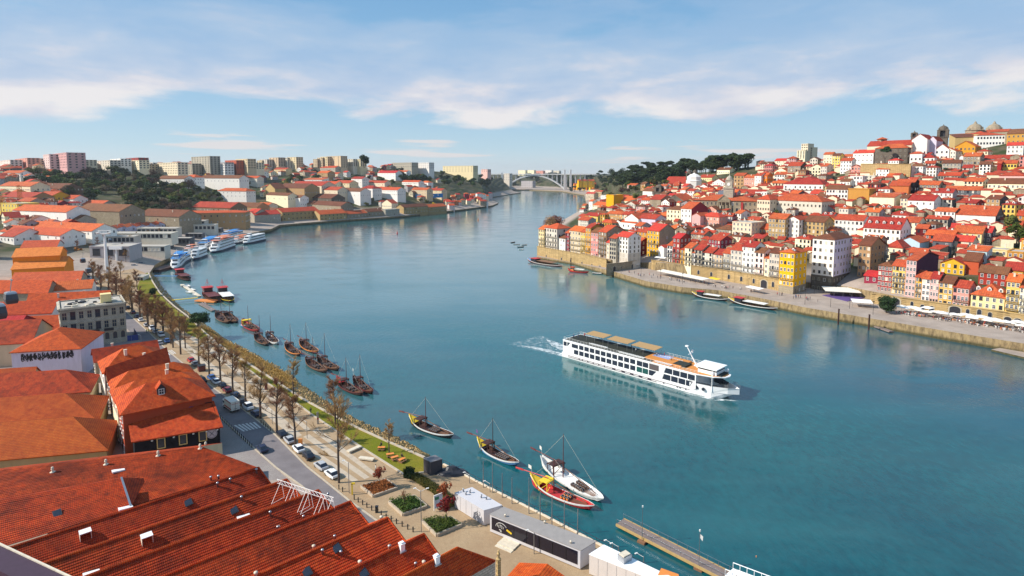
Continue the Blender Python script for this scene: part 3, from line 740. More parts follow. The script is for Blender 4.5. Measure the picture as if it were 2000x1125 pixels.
def house(x0, x1, ye, yb, c='white', roof='gable_u', rh=None, d=11, U=None, rm=None, rows=None, cols=None, sc=None, kind='white', ground=None, lbl=None, name='town_house', cat='house',
          side=None, base=None, balc=(), chim=None, dorm=0, grp=None, Y=None, fw=(1.05, 1.6), zb=None, drop=8, ov=.45, right=True, left=False, sr=None, lk=None, jit=True, reg=True, plain_=False):
 rnd = random.Random(int(x0 * 13 + yb * 7)); bv = BV_R if x0 > 1030 else BV_L
 if Y: P = aY(x0, yb, Y)
 else:
  P = gpx(x0, yb, bv)
  if P is None: P = aY(x0, yb, 700)
 if zb is not None: P = at(x0, yb, zb)
 U = (U or (UR if x0 > 1500 else (UW if x0 < 1250 else UR.lerp(UW, .5)))).normalized()
 if jit: a = rnd.uniform(-.05, .05); U = Vector((U.x * math.cos(a) - U.y * math.sin(a), U.x * math.sin(a) + U.y * math.cos(a), 0))
 w = abs(along_to(P, U, x1)); w = max(2.5, min(w, 140)); ze = z_at(P, ye); H = max(2.2, ze - P.z)
 V = Vector((-U.y, U.x, 0)) * d
 rm = rm or rnd.choice(['town roof tiles'] * 8 + ['orange roof tiles', 'orange roof tiles', 'crimson roof tiles', 'brown roof tiles', 'brown roof tiles'])
 if rh is None: rh = {'gable_u': d * .24, 'gable_v': w * .26, 'hip': min(w, d) * .24, 'pyr': min(w, d) * .25, 'shed': d * .2}.get(roof, 2)
 rows = max(1, round(H / 3.1)) if rows is None else rows
 cols = max(1, round(w / 2.6)) if cols is None else cols
 far = P.y > 900
 fr = None if plain_ or rows * cols == 0 else dict(rows=rows, cols=cols, kind=kind, ground=ground, balc=balc, ww=fw[0], wh=fw[1])
 sc = max(0, round(d / 4.5)) if sc is None else sc
 rt = dict(rows=sr or rows, cols=sc, kind=kind, ww=fw[0], wh=fw[1]) if right and sc else None
 chim = rnd.choice((0, 1, 1)) if chim is None else chim
 wd = 'narrow ' if w < 6.5 else ('wide ' if w > 16 else '')
 cx, cy = (x0 + x1) / 2, (ye + yb) / 2
 if lbl is None:
  lbl = f"{wd}{cname(c)} {NUMW.get(rows, 'tall')}-storey house with {ROOFN[rm] if roof != 'flat' else 'flat'} roof {where(cx, cy)}"
 o = building(name, lbl, cat, P, U * w, V, P.z, P.z + H, roof, rh, c, rm, front=fr, right=rt, left=dict(rows=rows, cols=sc, kind=kind) if left and sc else None, chim=0 if far else chim, dorm=dorm, group=grp or 'houses of the hillside town', side=side, base=base, drop=drop, ov=ov)
 if reg:
  ctr = P + U * (w / 2) + V * .5
  FOOT.append((ctr, math.hypot(w, d) / 2, (x0, ye - 3, x1, yb), P.y, max(w, d), U.copy(), w, d))
 return o
for a in ((1840, 262, 'domed bell tower'), (1918, 255, 'twin-domed church'), (1895, 305, 'white many-windowed palace'), (1730, 330, 'long retaining wall'), (1415, 395, 'pedimented stone palace'), (1330, 358, 'long white church'),
          (1190, 385, 'bright yellow block'), (1540, 408, 'off-white palace'), (1552, 525, 'yellow arcaded house'), (1625, 500, 'large white corner block'), (1725, 460, 'white block with five arched dormers'), (1260, 460, 'mustard stone-sided house'),
          (1225, 470, 'white tower house'), (1800, 530, 'purple-sided house'), (1730, 595, 'round quay tree'), (1960, 395, 'pink terrace'), (1680, 385, 'blank ochre block'), (1565, 358, 'white balconied mansion'), (1750, 395, 'white gabled hall'), (1590, 405, 'crimson market hall'),
          (1570, 295, 'stepped tower block'), (1940, 520, 'pale yellow villa'), (1910, 420, 'big white warehouse block'), (1085, 430, 'brown riverside tree'), (1430, 500, 'bare stone quay wall')): lm(*a)
K3 = lambda x0, x1, a, b: (1000 + x0 / 4, 1000 + x1 / 4, 260 + a / 4, 260 + b / 4)
K4 = lambda x0, x1, a, b: (1500 + x0 / 4, 1500 + x1 / 4, 220 + a / 4, 220 + b / 4)
K7 = lambda x0, x1, a, b: (1500 + x0 / 4, 1500 + x1 / 4, 420 + a / 4, 420 + b / 4)
ROWG = 'narrow houses on the old river wall'
def row3(x0, x1, a, b, c, **k): return house(*K3(x0, x1, a, b), c, grp=ROWG, **k)
row3(208, 250, 745, 889, 'paleyellow', balc=(1, 2), kind='stone', d=12, rm='orange roof tiles')
row3(252, 350, 735, 914, 'stonewhite', roof='hip', rows=5, cols=5, balc=(1, 2, 3), d=15, rm='orange roof tiles', kind='dark')
row3(352, 415, 812, 925, 'white', rows=3, cols=3, d=10)
row3(417, 444, 775, 932, 'crimson', rows=5, cols=2, d=10, roof='gable_u')
row3(446, 535, 755, 944, 'beige', rows=5, cols=4, balc=(1, 2, 3), d=13, kind='white', rm='orange roof tiles')
row3(537, 571, 770, 950, 'yellow', rows=5, cols=2, d=12, balc=(1, 2, 3))
row3(573, 612, 735, 957, 'ochre', rows=6, cols=2, d=12, balc=(1, 3), ground='archdoor')
row3(614, 672, 770, 964, 'salmon', rows=5, cols=3, d=13, kind='white')
row3(674, 735, 765, 974, 'brown', rows=6, cols=3, d=18, balc=(1, 2, 3, 4), kind='white', side='stone')
row3(737, 760, 850, 978, 'cream', rows=4, cols=1, d=9)
row3(762, 811, 815, 983, 'palestone', rows=5, cols=3, d=10, kind='dark')
row3(814, 905, 800, 992, 'white', rows=6, cols=4, d=12, roof='gable_u', sc=3, kind='stone', rm='crimson roof tiles', lbl='white corner tower house with blue band at the end of the river-wall row', base=('stonewhite', 6), chim=0)
lmk = K3
house(*K3(1053, 1145, 755, 962), 'mustard', rows=6, cols=4, d=17, balc=(3,), ground='greendoor', side='stone', sc=1, sr=2, roof='gable_u', rh=4.5, name='tall_house', lbl='mustard yellow six-storey house with bare stone side wall above the small square')
house(*K3(975, 1050, 765, 925), 'ochre', rows=5, cols=3, d=12)
house(*K3(968, 1010, 835, 945), 'maroon', rows=3, cols=1, d=8)
ch = house(*K3(1142, 1186, 885, 975), 'white', roof='gable_v', rows=0, d=14, lbl='small white gabled chapel beside the mustard house', name='chapel', cat='chapel', chim=0, right=False)
G2 = 'row houses above the bare quay wall'
for a in ((1212, 1250, 872, 1004, 'white'), (1252, 1308, 815, 1012, 'crimson'), (1310, 1345, 905, 1020, 'ochre'), (1347, 1398, 890, 1034, 'cream'), (1400, 1420, 930, 1040, 'white'), (1422, 1480, 905, 1052, 'palestone'), (1482, 1560, 925, 1064, 'stonewhite'),
          (1562, 1640, 940, 1078, 'beige'), (1642, 1698, 932, 1092, 'palestone'), (1702, 1790, 905, 1110, 'stonewhite'), (1792, 1888, 880, 1126, 'white'), (1890, 1958, 925, 1138, 'palepink')):
 house(*K3(*a[:4]), a[4], grp=G2, d=10 + (a[0] % 5), balc=(1, 2), ground='door', kind='white' if a[0] % 3 else 'dark')
house(*K7(-42, 0, 330, 545), 'cream', grp=G2, rows=5, ground='door'); house(*K7(2, 78, 290, 565), 'stonewhite', grp=G2, rows=6, cols=4, ground='archdoor', balc=(1, 2, 3))
house(*K7(82, 194, 285, 602), 'brightyellow', roof='hip', rows=6, cols=4, d=15, sc=3, ground='archdoor', base=('stone', 4.2), balc=(2,), dorm=2, chim=0, jit=False, lbl='bright yellow arcaded house with dormers at the quay corner', name='arcaded_house', drop=3)
house(*K7(332, 500, 178, 575), 'white', roof='hip', rows=7, cols=4, d=24, sc=6, kind='stone', ground='archdoor', base=('darkstone', 8.5), jit=False, side='lilac', lbl='large white corner block with hipped roof over a dark stone arcade', name='corner_block', drop=3, chim=2, dorm=1, rh=3)  # lilac side wall puts its bluish shade into the colour
house(*K7(697, 790, 230, 480), 'tan', rows=5, cols=3, d=18, kind='stone'); house(*K7(800, 850, 250, 430), 'stone', rows=5, cols=2, d=14)
G3 = 'quay houses over the arched wall'
house(*K7(745, 848, 468, 618), 'crimson', rows=3, cols=2, d=10, grp=G3, zb=4)
for a, c, k in (((852, 960, 390, 590), 'crimson', dict(rows=5, cols=4, roof='hipleft')), ((962, 1064, 390, 612), 'yellow', dict(rows=5, cols=4, balc=(1, 2, 3))), ((1066, 1143, 345, 632), 'pink', dict(rows=6, cols=3, d=30, side='purple', sc=0, rh=3)),
    ((1145, 1193, 478, 648), 'mustard', dict(rows=4, cols=2, balc=(1, 2))), ((1195, 1258, 490, 668), 'palepink', dict(rows=4, cols=2)), ((1260, 1324, 490, 685), 'pink', dict(rows=4, cols=3, ground='door')), ((1327, 1433, 520, 700), 'yellow', dict(rows=4, cols=3, kind='white')),
    ((1437, 1560, 555, 722), 'salmon', dict(rows=3, cols=4, balc=(1,))), ((1577, 1838, 615, 765), 'paleyellow', dict(rows=3, cols=5, roof='hip', d=14, dorm=3, rh=5)), ((1845, 1948, 510, 790), 'yellow', dict(rows=5, cols=3, balc=(1, 2, 3), ground='door')),
    ((1950, 2060, 560, 815), 'cream', dict(rows=5, cols=4, balc=(1, 2, 3), kind='pale'))):
 house(*K7(*a), c, grp=G3, **k)
for a, c, k in (((1342, 1530, 368, 450), 'mustard', dict(roof='gable_v', d=14)), ((1522, 1640, 350, 460), 'redorange', dict(d=16, plain_=True, right=False)), ((1545, 1700, 268, 420), 'paleblue', dict(roof='shed', d=10)), ((1712, 1862, 262, 370), 'paleyellow', dict(roof='flat', d=14, lbl='pale yellow villa with a flat roof on a stone terrace')),
    ((1865, 1990, 280, 390), 'ochre', dict(roof='flat', d=14)), ((1640, 1858, 440, 540), 'red', dict(d=12, rows=2)), ((1845, 1990, 420, 490), 'ochre', dict(d=14)), ((1280, 1428, 195, 310), 'slate', dict(d=14, rows=2, cols=2, roof='gable_u')),
    ((1430, 1590, 195, 310), 'cream', dict(d=12)), ((1015, 1180, 200, 300), 'paleblue', dict(roof='gable_v', d=16, rows=1, cols=1)), ((1222, 1440, 150, 250), 'terracotta', dict(d=12)), ((912, 1045, 245, 345), 'cream', dict(d=16, roof='hip', rh=4)),
    ((1150, 1240, 100, 190), 'maroon', dict(d=10)), ((515, 738, 30, 165), 'white', dict(roof='gable_u', d=14, rows=3)), ((1050, 1170, 50, 150), 'cream', dict(d=14)), ((275, 432, 45, 200), 'tan', dict(d=14, kind='stone')),
    ((140, 236, 30, 205), 'white', dict(d=12, roof='gable_v')), ((0, 128, 22, 205), 'tanstone', dict(d=14, kind='white', rows=5)), ((380, 510, 112, 200), 'stone', dict(d=12, roof='hip')), ((1440, 1660, 130, 260), 'paleyellow', dict(d=16)), ((1660, 1735, 130, 250), 'slate', dict(d=14))):
 house(*K7(*a), c, **k)
house(*K7(740, 1025, 92, 235), 'white', roof='gable_u', rows=3, cols=8, d=20, rh=6.5, dorm=5, kind='stone', lbl='white hotel-like block with five dormers in a steep red mansard', name='mansard_block', jit=False, chim=2)
for a, c, k in (((0, 415, 680, 800), 'stonewhite', dict(d=22, rows=2, cols=14, roof='hip', rh=5, kind='stone', lbl='off-white palace with two rows of tall windows and a red hipped roof', name='palace', cat='palace')),
    ((118, 425, 555, 645), 'white', dict(d=18, roof='hip', rh=5, rows=2, cols=8, kind='dark', balc=(1,), lbl='white balconied mansion with a broad red hipped roof')), ((380, 515, 650, 705), 'grey', dict(d=14, rows=2)), ((450, 618, 595, 700), 'white', dict(d=14, rows=3, cols=7, kind='dark', side='grey')),
    ((622, 785, 592, 715), 'ochre', dict(plain_=True, d=14, right=False, lbl='blank ochre block with an orange roof beside the white block', roof='flat')), ((790, 982, 655, 730), 'cream', dict(plain_=True, d=14, roof='shed', right=False)), ((945, 1095, 568, 650), 'terracotta', dict(plain_=True, d=16, right=False)),
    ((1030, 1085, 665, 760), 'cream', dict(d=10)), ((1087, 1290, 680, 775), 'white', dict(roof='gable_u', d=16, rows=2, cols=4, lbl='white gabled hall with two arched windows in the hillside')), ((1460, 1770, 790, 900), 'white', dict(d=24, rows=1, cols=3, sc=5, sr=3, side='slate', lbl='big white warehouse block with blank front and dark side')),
    ((640, 735, 495, 585), 'white', dict(d=10, roof='flat')), ((738, 835, 490, 540), 'stonewhite', dict(d=10, roof='flat')), ((562, 636, 535, 600), 'white', dict(d=10)), ((150, 250, 415, 510), 'stone', dict(d=18, roof='gable_u', side='darkstone')),
    ((50, 148, 375, 420), 'cream', dict(d=12)), ((430, 498, 325, 440), 'cream', dict(d=10, side='ochre')), ((500, 558, 335, 440), 'yellow', dict(d=10)), ((562, 648, 375, 480), 'white', dict(d=12)), ((660, 818, 315, 430), 'white', dict(d=14, rows=3, cols=5)), ((722, 832, 362, 425), 'palestone', dict(d=10, roof='hip')),
    ((830, 1085, 280, 405), 'darkstone', dict(d=18, roof='hip', rows=3, cols=7, kind='stone', lbl='dark stone convent house behind tall palms on the terrace', name='convent', Y=584)), ((1455, 1612, 265, 380), 'mustard', dict(d=20, roof='gable_v', rows=3, cols=5, kind='stone', rh=5)),
    ((1862, 2040, 165, 250), 'ochre', dict(d=20, rows=2, cols=5, kind='stone')), ((1490, 1520, 340, 440), 'white', dict(d=14, roof='gable_v', rows=1, cols=1)), ((1522, 1652, 340, 445), 'stone', dict(d=14, kind='white', rows=3)), ((1645, 1732, 402, 500), 'white', dict(d=10, rows=4, cols=3, kind='dark')),
    ((1660, 1930, 360, 410), 'grey', dict(d=14, rows=1, plain_=True)), ((1785, 1815, 395, 490), 'red', dict(d=8, plain_=True, right=False)), ((1816, 1938, 395, 475), 'yellow', dict(d=10, rows=2, cols=5, kind='dark')), ((1800, 2000, 490, 580), 'pink', dict(d=22, roof='hip', rows=1, cols=4, lbl='broad pink building with a low hipped roof')),
    ((1325, 1498, 490, 555), 'palestone', dict(d=12, rows=2, cols=8, kind='dark')), ((1065, 1112, 420, 515), 'palepink', dict(d=10, roof='flat', side='pink')), ((1860, 1990, 255, 350), 'white', dict(d=12)), ((1710, 2000, 550, 640), 'cream', dict(d=16, rows=2)), ((1150, 1330, 560, 620), 'stone', dict(d=12)),
    ((930, 1060, 490, 530), 'cream', dict(d=8, rows=1)), ((1000, 1140, 540, 640), 'black', dict(d=10, rows=1, cols=3)), ((1380, 1660, 600, 660), 'slate', dict(d=12, rows=2, cols=7)), ((1860, 1975, 870, 940), 'redorange', dict(d=10, rows=1)), ((1940, 2040, 800, 900), 'ochre', dict(d=12))):
 house(*K4(*a), c, **k)
for a, c, k in (((880, 985, 660, 745), 'white', dict(roof='gable_v', d=26, rows=1, cols=1, name='church', cat='church', lbl='white gabled church front between red roofs behind the river-wall row', jit=False)), ((987, 1118, 660, 752), 'lilac', dict(d=14, rows=1, cols=3)), ((802, 850, 690, 735), 'white', dict(roof='gable_v', d=12, rows=1, cols=1)), ((852, 965, 690, 745), 'white', dict(d=10, rows=1, cols=3, rm='orange roof tiles', kind='dark')),
    ((570, 668, 640, 705), 'yellow', dict(d=12, rows=2, cols=4)), ((742, 870, 625, 690), 'ochre', dict(d=10)), ((1120, 1202, 640, 705), 'crimson', dict(d=10, rows=2)), ((1206, 1312, 592, 730), 'cream', dict(d=12, rows=4, cols=4, roof='hip', kind='stone')), ((1316, 1398, 585, 735), 'white', dict(d=22, side='crimson', rows=4, cols=3, sc=0)),
    ((1402, 1468, 640, 760), 'pink', dict(d=14, roof='gable_v', rows=1, cols=1)), ((1470, 1615, 645, 755), 'salmon', dict(d=12, rows=3, cols=6, roof='hip', rm='crimson roof tiles')), ((1482, 1578, 740, 805), 'white', dict(roof='gable_v', d=14, plain_=True)), ((1592, 1712, 745, 815), 'stone', dict(roof='hip', d=12, rm='brown roof tiles')),
    ((1717, 1868, 690, 830), 'cream', dict(d=18, rows=4, cols=5, roof='flat', kind='white')), ((1872, 2010, 740, 815), 'tan', dict(d=14, rows=2)), ((735, 793, 480, 580), 'brightyellow', dict(d=18, roof='flat', plain_=True, right=False, lbl='bright yellow blank-walled block near the river bend')), ((693, 735, 485, 540), 'white', dict(d=12, roof='flat')),
    ((600, 628, 530, 605), 'white', dict(d=10)), ((630, 735, 560, 600), 'cream', dict(d=20)), ((840, 1010, 525, 560), 'cream', dict(d=26, rows=1, rm='orange roof tiles')), ((805, 880, 505, 545), 'tan', dict(d=20, rows=1)), ((1180, 1395, 390, 425), 'white', dict(d=26, rows=1, cols=4, rh=9, roof='gable_u', name='church', cat='church', lbl='long white church with steep red roof and two dark belfries')),
    ((1020, 1190, 450, 510), 'white', dict(d=14, rows=1, cols=3)), ((1192, 1500, 458, 485), 'white', dict(d=16, rows=1, cols=9)), ((1075, 1160, 515, 600), 'stone', dict(d=20, roof='gable_u', rows=1, cols=2)), ((1200, 1340, 520, 590), 'darkstone', dict(d=24, roof='gable_v', rows=1, cols=1, name='church', cat='church', lbl='dark stone gabled church with a round window below the long white church', kind='arch')),
    ((1280, 1388, 312, 345), 'mustard', dict(d=10, rows=1)), ((1732, 1808, 330, 435), 'tan', dict(d=12, rows=4, cols=3, kind='dark')), ((1810, 1888, 345, 435), 'salmon', dict(d=12, rows=3, cols=4)), ((1892, 1942, 330, 437), 'white', dict(d=12, rows=4, cols=2)), ((1946, 1990, 330, 430), 'orange', dict(d=12, rows=3, cols=2)),
    ((1460, 1560, 345, 405), 'paleyellow', dict(d=14, rows=2)), ((1562, 1660, 385, 440), 'white', dict(d=12, roof='gable_v')), ((1690, 1960, 465, 500), 'white', dict(d=16, rows=1)), ((1900, 1990, 460, 505), 'white', dict(d=12, roof='flat')), ((1600, 1700, 285, 325), 'cream', dict(d=12, rows=1)), ((1910, 2010, 515, 660), 'cream', dict(d=18, rows=3, cols=5, roof='hip', rh=4, kind='stone')),
    ((900, 965, 405, 435), 'pink', dict(d=12, rows=2)), ((575, 640, 470, 525), 'beige', dict(d=14)), ((640, 700, 455, 500), 'tan', dict(d=14)), ((610, 690, 440, 470), 'cream', dict(d=12)), ((1030, 1110, 395, 420), 'paleyellow', dict(d=10, rows=1))):
 house(*K3(*a), c, **k)
FARG = 'yellow terraces by the far bend'
for k in range(7): house(1121 + k * 6.3, 1127 + k * 6.3, 360 - k * .3, 371 + k * .2, 'brightyellow' if k % 2 else 'orange', roof='gable_u', d=16, rows=3, cols=2, grp=FARG, U=Vector((1, .1, 0)), lbl='small bright terrace house by the far bend below the wooded ridge', name='terrace_house')
for k in range(6): house(1130 + k * 5.2, 1135 + k * 5.2, 353, 361, 'mustard' if k % 2 else 'brightyellow', roof='gable_u', d=16, rows=2, cols=2, grp=FARG, U=Vector((1, .1, 0)), lbl='small bright terrace house above the far-bend terraces', name='terrace_house', Y=1750)
# ---- large monuments on the right bank
def extra(root, mb_, name, mats, uv=False, smooth=False): return mb_.build(name, mats, root, uv=uv, smooth=smooth)
Pp = gpx(1353, 424, BV_R); Up = Vector((.86, -.51, 0)); wp = along_to(Pp, Up, 1477); Vp = Vector((.51, .86, 0)) * 34; zp = z_at(Pp, 390)
pal = building('stone_palace', 'grey stone palace with central pediment, tall portico and clock tower', 'palace', Pp, Up * wp, Vp, Pp.z, zp, 'hip', 4.5, 'stone', 'town roof tiles', ov=.8, drop=8, front=dict(rows=3, cols=15, kind='stone', ww=1.4, wh=2.4, mask=lambda r, c: not 6 <= c <= 8 or r == 0, ground='archdoor'), right=dict(rows=3, cols=6, kind='stone'))
H = zp - Pp.z; m = MB(); c = Up * (wp / 2); w3 = wp * .2; n = Vector((Up.y, -Up.x, 0))
a, b = c - Up * (w3 / 2) + n * 1.6, c + Up * (w3 / 2) + n * 1.6
m.poly([(a.x, a.y, H - .2), (b.x, b.y, H - .2), (c.x + n.x * 1.6, c.y + n.y * 1.6, H + 4.6)])
for p, q in ((a, c + n * 1.6 + Vector((0, 0, 4.8))), (c + n * 1.6 + Vector((0, 0, 4.8)), b), (a, b)): m.beam(p + Vector((0, 0, H)), q + Vector((0, 0, H)), 1.0, .5)
m.beam(a + Vector((0, 0, H - 1)), b + Vector((0, 0, H - 1)), 1.2, 1.0)
for k in range(4):
 p = a.lerp(b, (k + .12) / 3.24); m.tube((p.x, p.y, H * .36), (p.x, p.y, H - 1.4), .55, .48, 8)
m.build('portico', wall('stone'), pal)
m = MB(); c2 = Up * (wp * .53) + Vp * .35
rz = math.atan2(Up.y, Up.x)
m.box((c2.x, c2.y, H), (8, 8, 10), 0, rz); m.box((c2.x, c2.y, H + 10), (9, 9, .8), 0, rz); m.box((c2.x, c2.y, H + 10.8), (6, 6, 6.5), 0, rz); m.box((c2.x, c2.y, H + 17.3), (6.8, 6.8, .6), 0, rz)
m.lathe((c2.x, c2.y, H + 17.9), [(3, 0), (2.8, 1.2), (2.0, 2.6), (.8, 3.4), (.3, 4.4), (.05, 6.5)], 10)
tw = m.build('clock_tower', wall('palestone'), pal)
m = MB(); f = c2 + n * 3.1; m.tube((f.x, f.y, H + 14), (f.x + n.x * .12, f.y + n.y * .12, H + 14), 1.4, 1.4, 14); m.build('clock_face', M_FRAME, tw)
m = MB(); m.slab([[tuple(Up * (wp * .30) + Vp * .45 + Vector((0, 0, H + 3))), tuple(Up * (wp * .46) + Vp * .45 + Vector((0, 0, H + 3))), tuple(Up * (wp * .44) + Vp * .75 + Vector((0, 0, H + 8))), tuple(Up * (wp * .32) + Vp * .75 + Vector((0, 0, H + 8)))]], .3); m.build('glass_roof', MATS['slate roof'], pal, uv=True)
m = MB(); q = Up * (wp * .78) + n * .8; u = Up * .9; m.prism([q - u, q + u, q + u + n * .08, q - u + n * .08], H * .28, H * .92); o = m.build('hanging_banner', M_REDDOOR, None, Pp)
tag(o, 'tall narrow red banner hanging on the stone palace front', 'banner')
def belfry(root, x, y, z, s, h, dome=True, nm='bell_tower', mat='darkstone'):
 m = MB(); rz = -.7
 m.box((x, y, z), (s, s, h * .45), 0, rz); m.box((x, y, z + h * .45), (s * 1.14, s * 1.14, h * .03), 0, rz)
 for k in range(4):
  a = rz + math.pi / 4 + k * math.pi / 2; r = s * .58; m.box((x + r * math.cos(a), y + r * math.sin(a), z + h * .48), (s * .3, s * .3, h * .26), 0, rz)
  m.tube((x + r * math.cos(a), y + r * math.sin(a), z + h * .77), (x + r * math.cos(a), y + r * math.sin(a), z + h * .86), s * .1, .02, 5)
 m.box((x, y, z + h * .48), (s * .55, s * .55, h * .27), 1, rz)
 m.box((x, y, z + h * .74), (s * 1.16, s * 1.16, h * .03), 0, rz)
 if dome: m.lathe((x, y, z + h * .77), [(s * .52, 0), (s * .52, h * .04), (s * .47, h * .09), (s * .34, h * .14), (s * .16, h * .175), (s * .05, h * .19), (s * .03, h * .235)], 12)
 else: m.lathe((x, y, z + h * .77), [(s * .4, 0), (s * .3, h * .05), (s * .12, h * .12), (.05, h * .235)], 8)
 return m.build(nm, [wall(mat), M_DARK], root)
Pc = gpx(1784, 322, BV_R)
def at_hill(px, py, Y=None): return aY(px, py, Y or Pc.y)
church = thing('hilltop_church', 'white hilltop church with dark domed bell tower and red nave roof', 'church', Pc)
def blk(root, x0, x1, ye, yb, d, Y, wc, roof, rh, rm='town roof tiles', win=None, U=UR, name='wing', side=None):
 P = aY(x0, yb, Y); w = abs(along_to(P, U, x1)); ze = z_at(P, ye); V = Vector((-U.y, U.x, 0)) * d
 b = building(name, '', 'x', P, U * w, V, P.z, ze, roof, rh, wc, rm, drop=10, front=win, side=side)
 THINGS.remove(b)
 for k in ('label', 'category'): del b[k]
 b.parent = root; b.location = P - root.location
 return b
Yc = Pc.y
blk(church, 1778, 1808, 272, 322, 26, Yc, 'white', 'gable_v', 5, win=dict(rows=1, cols=4, kind='plain', ww=1, wh=2.5))
blk(church, 1810, 1826, 274, 322, 20, Yc - 4, 'lilac', 'gable_v', 4, name='transept')
blk(church, 1824, 1852, 292, 322, 10, Yc - 8, 'white', 'gable_v', 5, win=dict(rows=3, cols=3, kind='plain'), name='chapel_wing')
blk(church, 1776, 1800, 300, 320, 8, Yc - 10, 'white', 'hip', 2, win=dict(rows=1, cols=3, kind='dark'), name='sacristy')
blk(church, 1800, 1824, 308, 324, 8, Yc - 16, 'white', 'hip', 2.6, win=dict(rows=2, cols=3, kind='dark'), name='porch')
blk(church, 1692, 1778, 285, 318, 18, Yc + 26, 'cream', 'gable_u', 5, win=dict(rows=1, cols=8, kind='dark'), name='long_nave')
q = aY(1840, 290, Yc + 8) - Pc; belfry(church, q.x, q.y, q.z, 8, z_at(aY(1840, 290, Yc + 8), 243) - (q.z + Pc.z), True)
q = aY(1785, 278, Yc + 20) - Pc; belfry(church, q.x, q.y, q.z, 5, z_at(aY(1785, 278, Yc + 20), 255) - (q.z + Pc.z), False)
q = aY(1722, 290, Yc + 26) - Pc; m = MB(); m.box((q.x, q.y, q.z), (6, 6, z_at(aY(1722, 290, Yc + 26), 272) - Pc.z - q.z), 0); zt = z_at(aY(1722, 290, Yc + 26), 272) - Pc.z
m.build('lantern', wall('stone'), church); m = MB(); m.slab([[(q.x - 4, q.y - 4, zt), (q.x + 4, q.y - 4, zt), (q.x, q.y, zt + 2.2)], [(q.x + 4, q.y - 4, zt), (q.x + 4, q.y + 4, zt), (q.x, q.y, zt + 2.2)], [(q.x + 4, q.y + 4, zt), (q.x - 4, q.y + 4, zt), (q.x, q.y, zt + 2.2)], [(q.x - 4, q.y + 4, zt), (q.x - 4, q.y - 4, zt), (q.x, q.y, zt + 2.2)]], .2); m.build('lantern_roof', MATS['town roof tiles'], church, uv=True)
Pd = aY(1880, 300, Yc + 60); tw2 = thing('twin_domed_church', 'dark stone church with two round domes on the skyline', 'church', Pd)
for x, yb, yt, s in ((1903, 270, 236, 15), (1940, 272, 236, 15)):
 q = aY(x, yb, Yc + 60) - Pd; h = z_at(aY(x, yb, Yc + 60), yt) - (q.z + Pd.z); m = MB()
 m.lathe((q.x, q.y, q.z - 12), [(s * .55, 0), (s * .55, 12 + h * .42), (s * .6, 12 + h * .45), (s * .5, 12 + h * .48), (s * .44, 12 + h * .62), (s * .3, 12 + h * .76), (s * .12, 12 + h * .83), (s * .08, 12 + h * .9), (.1, 12 + h)], 12)
 for k in range(4): a = .3 + k * math.pi / 2; m.tube((q.x + s * .55 * math.cos(a), q.y + s * .55 * math.sin(a), q.z + h * .44), (q.x + s * .55 * math.cos(a), q.y + s * .55 * math.sin(a), q.z + h * .64), .8, .05, 5)
 m.build('dome', wall('stone'), tw2)
blk(tw2, 1855, 1900, 268, 300, 26, Yc + 50, 'stone', 'gable_u', 4, name='nave')
blk(tw2, 1892, 1925, 262, 300, 14, Yc + 40, 'paleyellow', 'hip', 3, win=dict(rows=1, cols=7, kind='dark'), name='rotunda_wing')
blk(tw2, 1920, 1965, 258, 300, 22, Yc + 52, 'stone', 'gable_u', 3, name='choir')
house(1905, 1960, 264, 306, 'white', roof='hip', rows=4, cols=9, d=22, kind='dark', Y=Yc + 8, U=Vector((.9, -.43, 0)), lbl='white palace with four rows of dark windows on the hilltop', name='hilltop_palace', cat='palace', sc=5, jit=False, rh=3, side='stonewhite')
house(1864, 1906, 268, 300, 'tan', roof='shed', rows=1, cols=0, d=22, Y=Yc + 24, plain_=True, right=False, U=Vector((.9, -.43, 0)))
def stone_wall(name, label, pts, h, t=1.0, mat='tanstone', arches=(), cat='wall', zs=None, cap=True):
 """wall along world points pts (base), openings drawn as recessed arches; arches: (segment, fraction, width, height)"""
 P = [Vector(p) for p in pts]; root = thing(name, label, cat, P[0]); m = MB()
 for a, b in zip(P, P[1:]):
  d = (b - a); d.z = 0; n_ = Vector((d.y, -d.x, 0)).normalized() * t
  q = [a - P[0], b - P[0]]; lo = [v.z - 3 for v in q]; hi = [v.z + h for v in q]
  f0, f1, b0, b1 = q[0], q[1], q[0] - n_, q[1] - n_
  m.poly([(f0.x, f0.y, lo[0]), (f1.x, f1.y, lo[1]), (f1.x, f1.y, hi[1]), (f0.x, f0.y, hi[0])]); m.poly([(f0.x, f0.y, hi[0]), (f1.x, f1.y, hi[1]), (b1.x, b1.y, hi[1]), (b0.x, b0.y, hi[0])])
  m.poly([(b1.x, b1.y, lo[1]), (b0.x, b0.y, lo[0]), (b0.x, b0.y, hi[0]), (b1.x, b1.y, hi[1])])
  if cap: m.beam((f0.x, f0.y, hi[0] + .1), (f1.x, f1.y, hi[1] + .1), .7, .35)
 m.build('masonry', wall(mat), root)
 for (s, f, w, hh) in arches:
  a, b = P[s], P[s + 1]; D = (b - a); D.z = 0; D.normalize(); p = a.lerp(b, f) - P[0]
  link('archway' if w > 2 else 'window', window_mesh('archdoor' if w > 2 else 'arch'), root, p + Vector((0, 0, .05 if w > 1.6 else 1.6)), math.atan2(D.y, D.x), (w, 1, hh))
 return root
a, b = aY(1680, 337, Yc - 12), aY(1778, 339, Yc - 52)
stone_wall('retaining_wall', 'long tan stone retaining wall below the convent terrace', [a, b], z_at(a, 320) - a.z, 1.2, 'tanstone')
rw = [at(1049, 503, 0), at(1086, 511, 0), at(1122, 518, 0), at(1160, 527, 0), at(1184, 533, 0)]
for p in rw: p.z = 0.2
